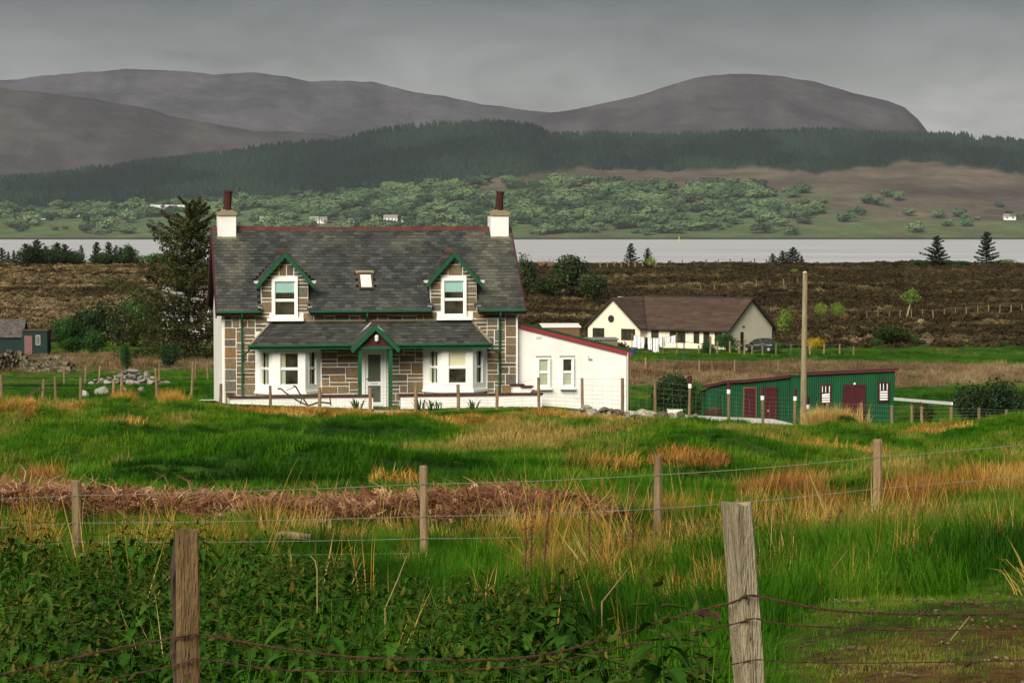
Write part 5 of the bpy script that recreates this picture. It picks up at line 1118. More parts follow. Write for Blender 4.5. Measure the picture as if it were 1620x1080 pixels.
fence('tawny_field_fence', 'pale posts in the tawny grass behind the dark green yard bush', fp, 'wood', .16, 1.25, [.9], wr=.008)
fp = [(1106, 272), (1124, 268), (1135, 271), (1155, 271), (1170, 270), (1178, 268), (1190, 270), (1207, 270), (1228, 270), (1251, 270), (1282, 268), (1304, 268), (1329, 268), (1351, 268)]
fence('bungalow_fence', 'row of pale posts in front of the bungalow and the parked car', fp, 'wood', .2, [.95, 1.9, 1.3, 1.35, 1.2, 1.6, 1.0, 1.3, 1.3, 1.2, 1.1, 1.1, 1.15, .9], [.9, .5], wr=.008, lean=.04)
fp = [(1083, 238), (1251, 240)]
fence('green_wire_fence', 'two green posts with a sagging green line below the bungalow', fp, 'green', .12, 2.2, [.97], 'green', .022, sag=.35)
fp = [(1372 + 17.5 * i, 348 + .7 * i) for i in range(15)]
fence('moor_fence', 'line of pale posts crossing the dark moor below the small bent tree', fp, 'wood', .15, 1.3, [.9], wr=.012, lean=.08)
fp = [(1108 + 22 * i, 420 + i * 3) for i in range(8)]
fence('moor_fence', 'line of short pale posts on the moor above the bungalow roof', fp, 'wood', .14, 1.2, [.9], wr=.006, lean=.08)
fp = [(950 + 11 * i, 520 + 2 * i) for i in range(9)]
fence('moor_fence', 'row of posts up on the moor between the dark pines and the two skyline spruces', fp, 'wood', .24, 1.6, [.9], wr=.012, lean=.08)
fp = [(1060 + 19 * i, 548) for i in range(10)]
fence('skyline_fence', 'tiny fence along the skyline in front of the water', fp, 'wood_dark', .24, 1.5, [.9], wr=.012, lean=.08)
# telegraph poles
e = empty('utility_pole', at(1271, 98), 0, 'tall pale timber pole standing in front of the green tin hut', 'pole')
h = hgt(431, at(1271, 98)); b = MB(); b.tube([(0, 0, -.6), (0, 0, 0), (.03, 0, h * .5), (.055, 0, h)], [.115, .108, .098, .085], 12); b.build('shaft', M['wood_pale'], e)
b = MB(); b.tube([(.10, -.06, -.2), (.11, -.06, h * .5), (.125, -.05, h - .08)], .035, 6); b.build('cable_cover', M['wood'], e)
b = MB()
for z_ in (2.2, 2.9, 3.6, 4.3): b.bar((.1, -.02, z_), (.24, -.02, z_), .025)
b.build('step_iron', M['wood_dark'], e); b = MB(); b.tube([(.055, 0, h), (.055, 0, h + .05)], [.1, .03], 10); b.build('pole_cap', M['lead'], e)
for px, Y, top, lab in ((971, 560, 413, 'small far pole with a crossbar on the skyline in front of the water'), (984, 562, 416, 'short bare stub pole beside the crossbar pole on the skyline'), (1188, 556, 412, 'single far post standing on the skyline beside the open water')):
    p = at(px, Y); e = empty('far_pole', p, 0, lab, 'pole'); h = max(.8, hgt(top, p)); b = MB(); b.tube([(0, 0, -.5), (0, 0, h)], .13, 6); b.build('shaft', M['wood_dark'], e)
    if px == 971: b = MB(); b.bar((-.8, 0, h - .25), (.8, 0, h - .25), .14); b.bar((-.45, 0, h - .6), (.45, 0, h - .6), .12); b.build('crossbar', M['wood_dark'], e)

# foreground barbed wire fence
def big_post(name, base, top, wx, wy, mat, parent, seed, rot):
    r_ = random.Random(seed); b = MB(); n_ = 16; vs = []; fs = []; k_ = 16; e_ = .42
    ring = []
    for s_ in range(4):                                   # squared section, soft arrises, each face slightly hollow
        a = s_ * math.pi / 2
        for (u, v) in ((-e_, .5), (-.15, .49), (.15, .49), (e_, .5)): ring.append((u * math.cos(a) + v * math.sin(a), -u * math.sin(a) + v * math.cos(a)))
    off = [r_.uniform(-.03, .03) for _ in range(k_)]
    for i in range(n_ + 1):
        t = i / n_; c = base.lerp(top, t)
        for q, (u, v) in enumerate(ring):
            w_ = 1 + off[q] * math.sin(i * .6 + q) + r_.uniform(-.022, .022); u2, v2 = u * wx * w_, v * wy * w_
            vs.append((c.x + u2 * math.cos(rot) - v2 * math.sin(rot), c.y + u2 * math.sin(rot) + v2 * math.cos(rot), c.z + (r_.uniform(-.02, .008) if i == n_ else 0)))
    for i in range(n_):
        for q in range(k_): fs.append((i * k_ + q, i * k_ + (q + 1) % k_, (i + 1) * k_ + (q + 1) % k_, (i + 1) * k_ + q))
    vs.append((top.x, top.y, top.z - .002)); T_ = len(vs) - 1
    for q in range(k_): fs.append((n_ * k_ + q, n_ * k_ + (q + 1) % k_, T_))
    fs = [f[::-1] for f in fs]
    b.faces(vs, fs); return b.build(name, M[mat], parent)
YF = 9.6
def fp3(px, py, Y): return Vector(((px - 810) / FOC * Y, Y, -(py - HZ) / FOC * Y))
bw = empty('barbed_wire_fence', fp3(294, 1290, YF), 0, 'rusty barbed wire fence on two big weathered posts standing in the nettles', 'barbed wire fence'); o = bw.location.copy()
pl0, pl1 = fp3(294, 1380, YF) - o, fp3(293, 839, YF) - o
p_l = big_post('post', pl0, pl1, .088, .085, 'wood_big', bw, 3, R(10)); tag(p_l, 'upright brown post with split bark at one edge')
pr0, pr1 = fp3(1206, 1300, 9.3) - o, fp3(1166, 795, 9.3) - o
p_r = big_post('post', pr0, pr1, .088, .088, 'wood_pale', bw, 4, R(31)); tag(p_r, 'leaning grey post with a sunlit pale face'); p_r.rotation_euler = (0, 0, 0)
b = MB(); bk = pl1.lerp(pl0, .04)                                   # slab of loose bark
pts = [pl1.lerp(pl0, t) + Vector((-.047 + .006 * math.sin(t * 30), -.012, 0)) for t in [i / 12 * .5 + .03 for i in range(13)]]
b.tube(pts, [.006] + [.013 + .005 * math.sin(i * 2.1) for i in range(11)] + [.005], 6); b.build('bark_strip', M['bark'], p_l)
for (pp, a0, a1) in ((p_l, pl1, pl0), (p_r, pr1, pr0)):
    for t in (.305, .42):
        c = a0.lerp(a1, t); b = MB(); b.tube([c + Vector((.01, -.056, .012)), c + Vector((.012, -.068, .0)), c + Vector((.01, -.056, -.012))], .0025, 5); b.build('staple', M['rust'], pp)
def barbed(name, ctrl, rad, barb):
    """a strand through control points (px, row, metres): two twisted wires and four-point barbs"""
    C_ = [fp3(*c) - o for c in ctrl]; P = []
    for i in range(len(C_) - 1):
        p0, p1, p2, p3 = C_[max(i - 1, 0)], C_[i], C_[i + 1], C_[min(i + 2, len(C_) - 1)]; n_ = max(4, int((p2 - p1).length / .02))
        for k_ in range(n_):
            t = k_ / n_; P.append(.5 * ((2 * p1) + (p2 - p0) * t + (2 * p0 - 5 * p1 + 4 * p2 - p3) * t * t + (3 * p1 - p0 - 3 * p2 + p3) * t ** 3))
    P.append(C_[-1]); b = MB(); s_ = 0
    for ph in (0, math.pi):
        q = []; s_ = 0
        for i, p in enumerate(P):
            if i: s_ += (P[i] - P[i - 1]).length
            a = s_ * 75 + ph; q.append(p + Vector((0, math.cos(a), math.sin(a))) * rad * .8)
        b.tube(q, rad, 4, False)
    wire_o = b.build(name, M['rust'], bw)
    if barb:
        bb = MB(); s_ = nx = 0
        for i in range(1, len(P) - 1):
            s_ += (P[i] - P[i - 1]).length
            if s_ > nx:
                nx = s_ + barb * rnd.uniform(.85, 1.2); p = P[i]; d = (P[i + 1] - P[i - 1]).normalized(); a = rnd.uniform(0, 3)
                n1_ = d.cross(Vector((0, math.cos(a), math.sin(a)))).normalized(); n2_ = d.cross(n1_)
                bb.tube([p - d * .008, p + d * .008], rad * 2.0, 6)
                for n_ in (n1_, n2_):
                    for sg in (-1, 1): bb.tube([p + n_ * sg * rad, p + n_ * sg * .016 + d * .003], [rad * .7, rad * .2], 4)
        bb.build('barbs', M['rust'], wire_o)['kind'] = 'stuff'
YL, YR = YF - .06, 9.24
barbed('wire', [(-260, 1110, YF), (0, 1070, YF), (150, 1035, YF), (272, 1012, YL), (294, 1009, YL), (316, 1007, YL), (430, 1027, 9.5), (560, 1043, 9.5), (700, 1047, 9.4), (800, 1046, 9.4), (880, 1035, 9.35), (960, 1013, 9.3), (1050, 985, 9.3), (1110, 968, 9.26), (1162, 955, YR), (1190, 944, YR), (1260, 958, 9.2), (1330, 969, 9.2), (1430, 973, 9.2), (1530, 975, 9.15), (1620, 970, 9.1), (1800, 950, 9)], .0030, .105)
barbed('wire', [(-260, 1150, YF), (0, 1110, YF), (150, 1082, YF), (272, 1056, YL), (294, 1050, YL), (316, 1046, YL), (440, 1063, 9.5), (600, 1066, 9.4), (740, 1063, 9.4), (860, 1054, 9.35), (940, 1036, 9.3), (1050, 1013, 9.3), (1162, 990, YR), (1196, 981, YR), (1240, 990, 9.2), (1340, 996, 9.2), (1450, 1000, 9.2), (1620, 997, 9.1), (1800, 985, 9)], .0022, .13)
barbed('wire', [(880, 1120, 9.35), (1010, 1088, 9.3), (1100, 1068, 9.26), (1168, 1053, YR), (1205, 1047, YR), (1270, 1051, 9.2), (1400, 1052, 9.2), (1620, 1048, 9.1), (1800, 1040, 9)], .0017, 0)
b = MB(); c = fp3(1120, 972, 9.24) - o                                # twist of rusted strands by the leaning post
for k_ in range(3): b.tube([c + Vector((rnd.uniform(-.05, .05), rnd.uniform(-.01, .01), rnd.uniform(-.02, .012))) for _ in range(5)], .003, 4)
b.tube([c + Vector((.04, 0, 0)), c + Vector((.045, -.005, -.03)), c + Vector((.05, 0, -.04))], .0045, 5); b.build('wire_twist', M['rust'], bw)

# ------------------------------------------------------------------ stones
def rocks(n, mat, seed, flat=.7):
    res = []
    for k_ in range(n):
        r_ = random.Random(seed + k_); bm = bmesh.new(); bmesh.ops.create_icosphere(bm, subdivisions=1, radius=.5)
        cuts = [Vector((r_.gauss(0, 1), r_.gauss(0, 1), r_.gauss(0, 1))).normalized() for _ in range(5)]
        for v in bm.verts:
            for c in cuts:
                d = v.co.dot(c)
                if d > .33: v.co -= c * (d - .33)
            v.co *= r_.uniform(.9, 1.1); v.co.z *= flat
        me = bpy.data.meshes.new('rock'); bm.to_mesh(me); bm.free(); me.materials.append(M[mat]); res.append(me)
    return res
RK = rocks(6, 'rock', 50); RD = rocks(6, 'rubble', 80)
def stones(parent, o, spots, meshes):
    for (p, s_) in spots:
        link('stone', rnd.choice(meshes), parent, Vector(p) - o, (rnd.uniform(-.5, .5), rnd.uniform(-.5, .5), rnd.uniform(0, 6.28)), (s_ * rnd.uniform(.8, 1.4), s_ * rnd.uniform(.7, 1.1), s_ * rnd.uniform(.7, 1.05)))
# rubble heap in the croft field
c = at(204, 168); hp = empty('rubble_heap', c, 0, 'heap of pale tumbled stones in the croft field beside the cottage', 'stone heap'); sp = []
for i in range(120):
    px = rnd.gauss(205, 27); Y = 168 + rnd.gauss(0, 2.0); p = at(px, Y); hh = max(0, .8 * math.exp(-((px - 205) / 30) ** 2) - abs(Y - 168) * .25)
    p.z += .12 + rnd.uniform(0, hh); s_ = rnd.uniform(.25, .7); sp.append((p, s_))
for px, dz, s_ in ((196, .7, .72), (209, .75, .75), (218, .55, .6), (231, .6, .62), (222, .35, .55), (240, .35, .55), (188, .45, .55), (248, .2, .5), (150, .2, .5), (160, .2, .5), (172, .3, .6)): p = at(px, 166.3); p.z += dz * .95 + .1; sp.append((p, s_))
stones(hp, c, sp, RK)
for px, Y, s_, lab in ((132, 130, .75, 'pale pointed boulder leaning in the croft field'), (160, 130, 1.05, 'large white boulder on the grass below the rubble heap'), (195, 140, .5, 'small flat stone on the grass under the rubble heap'), (222, 138, .55, 'flat grey stone lying beside a fence post in the croft field')):
    p = at(px, Y); ob = link('boulder', RK[int(px) % 6], None, p + Vector((0, 0, s_ * .2)), (.3, .5, px), (s_, s_ * .8, s_ * 1.1)); tag(ob, lab, 'boulder')
# drystone wall at the far left: far too many stones to single out
dw = empty('drystone_wall', at(0, 212), 0, 'long dark drystone wall below the teal hut', 'wall'); b = MB(); o = dw.location
def rock_into(b, c, s_, r_):
    v8 = [Vector((x * r_.uniform(.7, 1), y * r_.uniform(.7, 1), z * r_.uniform(.7, 1))) * .5 for z in (-1, 1) for (x, y) in ((-1, -1), (1, -1), (1, 1), (-1, 1))]
    a = r_.uniform(0, 6.28); b.hexa([c + Matrix.Rotation(a * .08, 3, 'Y') @ Vector((v.x * s_[0], v.y * s_[1], v.z * s_[2])) for v in v8])
for row in range(11):
    px = -90
    while px < 112:
        Y = 212 + 1.5 * math.sin(px * .05); p = at(px, Y); w_ = rnd.uniform(.2, .5); hgt_ = 1.6 + .12 * math.sin(px * .11) if px < 85 else 1.75 - (px - 85) * .03
        if row * .16 < hgt_ - rnd.uniform(0, .4):
            k_ = rnd.uniform(.5, 1.7); b.cur = (k_, k_ * .97, k_ * .9)
            for dy in (-.25, .25): rock_into(b, p - o + Vector((w_ / 2, dy + rnd.uniform(-.09, .09), row * .16 + rnd.uniform(0, .07))), (w_ * 1.15, .5, rnd.uniform(.16, .3)), rnd)
        px += w_ * FOC / Y
b.build('wall_stone', M['rock_dark'], dw)['kind'] = 'stuff'
# tumbled dyke in front of the extension
c = at(1000, 90.5); rw_ = empty('tumbled_dyke', c, 0, 'tumbled low line of dark and pale stones before the extension end', 'stone heap'); sp = []
for i in range(150):
    t = rnd.random(); px = 908 + 200 * t + rnd.uniform(-4, 4); Y = 90.5 + rnd.uniform(-.8, .8) - 1.5 * t; p = at(px, Y); p.z += .06 + rnd.uniform(-.02, .34 if .05 < t < .95 else .06); sp.append((p, rnd.uniform(.16, .5)))
stones(rw_, c, sp, RD)
p = at(1068, 96); tr = empty('white_trough', p, R(3), 'white stone trough by the dark green yard bush', 'trough'); tr.location.z = -(648 - HZ) / FOC * 96 - .12
b = MB(); b.box(-.28, .28, -.2, .2, -.4, .14); b.build('body', M['render_old'], tr); b = MB(); b.box(-.24, .24, -.16, .16, .141, .17); b.build('turf', M['bladeplant'], tr)
Q = lambda px, py, Y: Vector(((px - 810) / FOC * Y, Y, -(py - HZ) / FOC * Y))
b = MB(); tp4 = [Q(1050, 664, 96.5), Q(1262, 672, 98.5), Q(1225, 663, 108), Q(1050, 655, 106)]; b.hexa([p - Vector((0, 0, 1.5)) for p in tp4] + tp4); tag(b.build('gravel_yard', M['gravel']), kind='structure')
hug('gravel_path', ((at(590, 91.5).xy, at(640, 91.3).xy), (at(592, 94.0).xy, at(645, 93.6).xy)), 'gravel', .10)
hug('stone_slab', ((at(312, 99.3).xy, at(346, 99.3).xy), (at(318, 101.5).xy, at(344, 101.5).xy)), 'gravel', .10)
# peat stack by the hut, log, plough
p = at(1130, 110); ps = empty('peat_stack', p, 0, 'brown rounded peat stack against the green tin hut', 'peat stack'); ps.location.z = -9.2
for i in range(90):
    z_ = rnd.uniform(0, 1.05); r_w = .42 * (1 - (z_ / 1.25) ** 3); a = rnd.uniform(0, 6.28); b = None
    ob = link('peat', RD[i % 6] if False else (bpy.data.meshes.get('peat_block') or (lambda mb: mb.mesh('peat_block', M['turf'], False))(MB().faces([(-.5, -.5, -.5), (.5, -.5, -.5), (.5, .5, -.5), (-.5, .5, -.5), (-.5, -.5, .5), (.5, -.5, .5), (.5, .5, .5), (-.5, .5, .5)], [(3, 2, 1, 0), (4, 5, 6, 7), (0, 1, 5, 4), (1, 2, 6, 5), (2, 3, 7, 6), (3, 0, 4, 7)]))), ps,
              (r_w * math.cos(a), r_w * math.sin(a), z_), (rnd.uniform(-.3, .3), rnd.uniform(-.3, .3), a), (.24, .3, .13))
b = MB(); b.tube([(0, 0, -.2), (0, 0, .6), (0, 0, 1.05), (0, 0, 1.2)], [.42, .42, .3, .06], 10); b.build('core', M['turf'], ps)
p = at(462, 27.2); lg = empty('old_log', p, R(-10), 'short weathered log lying in the grass below the dead bracken', 'log'); b = MB(); b.tube([(-.19, 0, .08), (-.1, .01, .09), (.05, -.01, .085), (.2, 0, .07)], [.035, .055, .05, .045], 8); b.build('trunk', M['wood'], lg); b = MB(); b.tube([(-.02, 0, .1), (-.07, -.02, .2)], [.015, .006], 6); b.build('stub', M['wood'], lg)
pg = empty('horse_plough', at(468, 95.8), 0, 'rusty old horse plough with long handles leaning on the garden wall', 'plough')
def pq(px, py, Y): return Vector(((px - 810) / FOC * Y, Y, -(py - HZ) / FOC * Y)) - pg.location
for pts in ([(439, 615, 96), (444, 615, 95.9), (452, 622, 95.8), (470, 634, 95.6), (487, 642, 95.5)], [(464, 610, 96), (467, 611, 95.9), (473, 622, 95.8), (480, 632, 95.6), (487, 642, 95.5)]): b = MB(); b.tube([pq(*q) for q in pts], .032, 6); b.build('handle', M['rust'], pg)
b = MB(); b.tube([pq(452, 618, 95.85), pq(466, 612, 95.95)], .015, 5); b.tube([pq(474, 640, 95.7), pq(478, 626, 95.7)], .02, 5); b.build('brace', M['rust'], pg)
b = MB(); b.tube([pq(487, 642, 95.5), pq(505, 636, 95.5), pq(522, 638, 95.5)], .035, 6); b.tube([pq(521, 627, 95.5), pq(523, 642, 95.5)], .025, 6); b.build('beam', M['rust'], pg)
# ------------------------------------------------------------------ trees and bushes
def leaf_cloud(pts, size, seed, nrm=None, aspect=2.2, shade=None, mat='bushleaf', name='crown', flat=.0):
    """many small leaf faces at the given points; returns a mesh"""
    g = np.random.default_rng(seed); pts = np.asarray(pts, float); n = len(pts)
    d = g.normal(0, 1, (n, 3)); d[:, 2] *= (1 - flat)
    if nrm is not None: d = d * .7 + nrm
    d /= np.linalg.norm(d, axis=1)[:, None]; e_ = np.cross(d, g.normal(0, 1, (n, 3))); e_ /= np.linalg.norm(e_, axis=1)[:, None]; f_ = np.cross(d, e_)
    s = size * g.uniform(.6, 1.3, n)[:, None]
    V = np.stack([pts - e_ * s * aspect / 2, pts + f_ * s / 2 - e_ * s * .1, pts + e_ * s * aspect / 2, pts - f_ * s / 2 - e_ * s * .1], 1).reshape(-1, 3)
    q = np.arange(n * 4).reshape(n, 4); col = np.ones((n, 3)) if shade is None else np.asarray(shade); col = np.repeat(col, 4, 0)
    return fast_mesh(name, V, q, M[mat], col, smooth=False)
def bush_points(n, lobes, seed, shell=.55):
    g = np.random.default_rng(seed); w_ = np.array([l[3] * l[4] * l[5] for l in lobes]); k_ = g.choice(len(lobes), n, p=w_ / w_.sum())
    L_ = np.array(lobes)[k_]; d = g.normal(0, 1, (n, 3)); d /= np.linalg.norm(d, axis=1)[:, None]; r_ = (shell + (1 - shell) * g.random(n)) ** .6
    bump_ = 1 + .22 * np.sin(d[:, 0] * 7 + k_) * np.sin(d[:, 1] * 6 + 2 * k_) + .15 * g.normal(0, 1, n)
    P = L_[:, :3] + d * (r_ * bump_)[:, None] * L_[:, 3:6]; return P, d
def make_bush(seed, w_, h, n, leafsize, mat, lobes=6, tall=.55):
    r_ = random.Random(seed); ls = []
    for i in range(lobes):
        a = r_.uniform(0, 6.28); d = r_.uniform(0, .6); rr = r_.uniform(.26, .42); ls.append((math.cos(a) * d * w_ / 2, math.sin(a) * d * w_ / 2, h * r_.uniform(.3, .68), w_ * rr, w_ * rr, h * r_.uniform(.26, .36)))
    P, d = bush_points(n, ls, seed); keep = P[:, 2] > 0; P, d = P[keep], d[keep]
    g = np.random.default_rng(seed + 9); sh = np.clip(1 + .5 * g.normal(0, .5, len(P)) + .35 * np.sin(P[:, 0] * 3 / w_ * 2 + seed) , .45, 1.9)[:, None] * np.array([[1, 1, .9]])
    crown = leaf_cloud(P, leafsize, seed + 1, d * .8, 1.8, sh, mat)
    t_ = MB()
    for i, l_ in enumerate(ls): t_.tube([(l_[0] * .15, l_[1] * .15, -.3), (l_[0] * .5, l_[1] * .5, l_[2] * .5), (l_[0], l_[1], l_[2] * 1.15)], [.035 * h ** .5, .026 * h ** .5, .008], 5)
    return crown, t_.mesh('stems', M['bark'])
def make_conifer(seed, h, w_, n_br, per, leafsize, mat, droop=.25, bare=.06, irregular=.25, lean=.0):
    r_ = random.Random(seed); g = np.random.default_rng(seed); pts = []; nr_ = []; shade = []; t_ = MB()
    trunk = [Vector((lean * h * (i / 8) ** 2 + .01 * h * math.sin(i * 1.3 + seed), .008 * h * math.sin(i * .9), h * i / 8)) for i in range(9)]; tr_ = [max(.006 * h, .022 * h * (1 - i / 8.3)) for i in range(9)]
    t_.tube([Vector((0, 0, -.5))] + trunk, [tr_[0] * 1.25] + tr_, 7)
    for k_ in range(n_br):
        t = bare + (1 - bare) * (k_ / n_br) ** .9; z = t * h; a = k_ * 2.399 + r_.uniform(-.3, .3)
        L_ = w_ / 2 * ((1 - t) ** .75 * .95 + .06) * r_.uniform(1 - irregular, 1 + irregular) * min(1, .5 + t * 4)
        base = trunk[min(8, int(t * 8))].lerp(trunk[min(8, int(t * 8) + 1)], t * 8 - int(t * 8)) if t < 1 else trunk[8]; base = Vector((base.x, base.y, z))
        up = .45 * t - droop * (1 - t); q = []
        for s_ in range(7):
            f = s_ / 6; q.append(base + Vector((math.cos(a) * L_ * f, math.sin(a) * L_ * f, L_ * (up * f + .18 * f * f))))
        t_.tube(q[:6], [.05 * L_ ** .5 * (1 - i / 7) * .45 + .004 for i in range(6)], 4, False)
        side = Vector((-math.sin(a), math.cos(a), 0)); m_ = max(6, int(per * (L_ / (w_ / 2) + .2)))
        f = g.uniform(.12, 1.05, m_); lat = g.normal(0, .16, m_) * L_ * (1.05 - f) ** .6; dr = -np.abs(g.normal(0, .07, m_)) * L_ - np.abs(lat) * .25
        br = r_.uniform(.6, 1.45)
        for i in range(m_):
            p = base + Vector((math.cos(a), math.sin(a), up + .18 * f[i])) * (L_ * f[i]) + side * lat[i]; p.z = z + L_ * (up * f[i] + .18 * f[i] ** 2) + dr[i]; pts.append(p); nr_.append((0, 0, .6)); k2 = br * r_.uniform(.6, 1.4); shade.append((k2, k2, k2 * .9))
    crown = leaf_cloud(pts, leafsize, seed + 2, np.array(nr_) * .6, 2.6, np.array(shade), mat)
    return crown, t_.mesh('trunk', M['bark'], True)
def plant(name, cat, label, p, mesh2, names=('crown', 'trunk'), s=1.0, rz=None, group=None):
    e = empty(name, p, rnd.uniform(0, 6.28) if rz is None else rz, label, cat, group); s = (s, s, s) if not isinstance(s, tuple) else s
    link(names[0], mesh2[0], e, scale=s); link(names[1], mesh2[1], e, scale=s); return e
# the big spruce by the cottage
M['needle_big'] = leaf('rusty_spruce_needles', [(.036, .042, .011), (.042, .045, .012)], inst=False, attr=True, trans=.12)
p = at(296, 238); h = hgt(318, p)
plant('spruce_tree', 'tree', 'tall shaggy olive brown spruce rising beside the cottage gable', p, make_conifer(3, h, 14.0, 110, 300, .14, 'needle_big', .3, .07, .55, .05), rz=.6)
# skyline and moor conifers: three builds, many copies
K = [make_conifer(31, 6.2, 3.6, 42, 70, .16, 'needle_far', .1, .04, .25), make_conifer(32, 6.0, 4.4, 38, 80, .17, 'needle_far', .15, .03, .35), make_conifer(33, 5.6, 3.0, 40, 60, .14, 'needle_far', .05, .05, .3), make_conifer(34, 6.4, 4.6, 40, 80, .17, 'needle_far', -.1, .04, .35, .03)]
def con(px, top, Y, k_, label, wide=1.0, group=None):
    p = at(px, Y); h = max(1.2, hgt(top, p)); h0 = (6.2, 6.0, 5.6, 6.4)[k_]; s_ = h / h0; wide *= 1.5 if px < 300 else 1.2; return plant('conifer_tree', 'tree', label, p, K[k_], s=(s_ * wide, s_ * wide, s_))
for px, top, Y, k_, wd, lab in ((3, 392, 556, 1, .9, 'first dark conifer of the skyline row, cut by the picture edge'), (14, 398, 556, 2, .8, 'thin conifer second in the skyline row before the big clump'), (22, 396, 555, 0, .7, 'narrow conifer just before the gap in the skyline row'),
        (42, 386, 548, 1, 1.2, 'broad dark conifer beginning the solid skyline clump'), (58, 380, 550, 1, 1.25, 'tallest broad dark conifer of the skyline clump'), (74, 389, 549, 3, 1.1, 'rounded dark conifer behind the tallest of the skyline clump'),
        (91, 384, 551, 1, 1.1, 'pointed dark conifer in the middle of the skyline clump'), (104, 386, 549, 3, 1.1, 'dense dark conifer next to the bright green skyline tree'), (129, 388, 560, 2, .8, 'thin conifer spire rising behind the bright green skyline tree'),
        (153, 383, 552, 0, .9, 'slender spire conifer after the bright green skyline tree'), (172, 383, 552, 0, 1.0, 'second slender spire conifer after the bright green tree'), (184, 388, 553, 2, .9, 'open branched conifer near the end of the skyline row'), (192, 391, 551, 3, .9, 'leaning conifer near the end of the skyline row'), (206, 391, 552, 0, 1.1, 'last dark conifer of the skyline row towards the cottage'),
        (998, 385, 552, 0, 1.15, 'tall spruce before the open water, first of a pair'), (1024, 392, 553, 3, .9, 'shorter spruce before the open water, second of a pair'), (1058, 415, 556, 2, 1.8, 'low dark scrubby conifer alone on the skyline by the water'),
        (1222, 401, 550, 0, 1.6, 'small conifer leading the three tree clump above the utility pole'), (1238, 397, 551, 1, 1.5, 'middle conifer of the three tree clump above the utility pole'), (1254, 391, 549, 3, 1.5, 'biggest conifer of the three tree clump above the utility pole'), (1268, 404, 550, 2, 1.3, 'low bent conifer trailing the three tree clump'),
        (1481, 374, 540, 1, 1.25, 'broad dark spruce on the skyline, first of two'), (1560, 367, 545, 0, 1.2, 'tallest dark spruce on the skyline, second of two')): con(px, top, Y, k_, lab, wd)
# rounded trees and bushes
BG = [make_bush(51 + i, 5.0, 4.2, 3200, .20, 'bushleaf', 8) for i in range(3)]; GO = [make_bush(61 + i, 5.0, 4.0, 3400, .17, 'gorse', 9) for i in range(3)]; BI = [make_bush(71 + i, 3.6, 4.0, 1100, .17, 'birch', 5) for i in range(2)]
M['darkbush'] = leaf('dark_evergreen_leaves', [(.012, .028, .008), (.02, .042, .011)], inst=False, attr=True, trans=.12)
M['olive'] = leaf('dark_pine_leaves', [(.022, .036, .012), (.03, .046, .014)], inst=False, attr=True, trans=.12)
DK = [make_bush(81 + i, 5.0, 4.2, 3600, .19, 'darkbush', 9) for i in range(3)]; PI = [make_bush(91 + i, 5.6, 6.2, 3600, .24, 'olive', 10) for i in range(2)]
M['gorse_flower'] = leaf('gorse_flowers', [(.3, .2, .01), (.34, .24, .012)], inst=False, attr=True, trans=.15); M['gorse_dark'] = leaf('dark_gorse_leaves', [(.03, .042, .007), (.036, .05, .008)], inst=False, attr=True, trans=.15)
GY = [make_bush(64, 5.0, 4.0, 3400, .17, 'gorse_flower', 9)]; GK = [make_bush(65, 5.0, 4.0, 4200, .17, 'gorse_dark', 12)]
def bush(px, top, Y, kind, label, width, name='bush', cat='bush'):
    p = at(px, Y); h = max(.4, hgt(top, p)); src = rnd.choice(kind); h0, w0 = {id(BG): (4.2, 5.2), id(GO): (4.0, 5.2), id(BI): (4.0, 3.8), id(DK): (4.2, 5.2), id(PI): (6.2, 6.0), id(GY): (4.0, 4.6), id(GK): (4.0, 4.8)}[id(kind)]
    s_ = width / FOC * Y / w0; return plant(name, cat, label, p, src, ('crown', 'stems') if name == 'bush' else ('crown', 'trunk'), (s_, s_, h / h0))
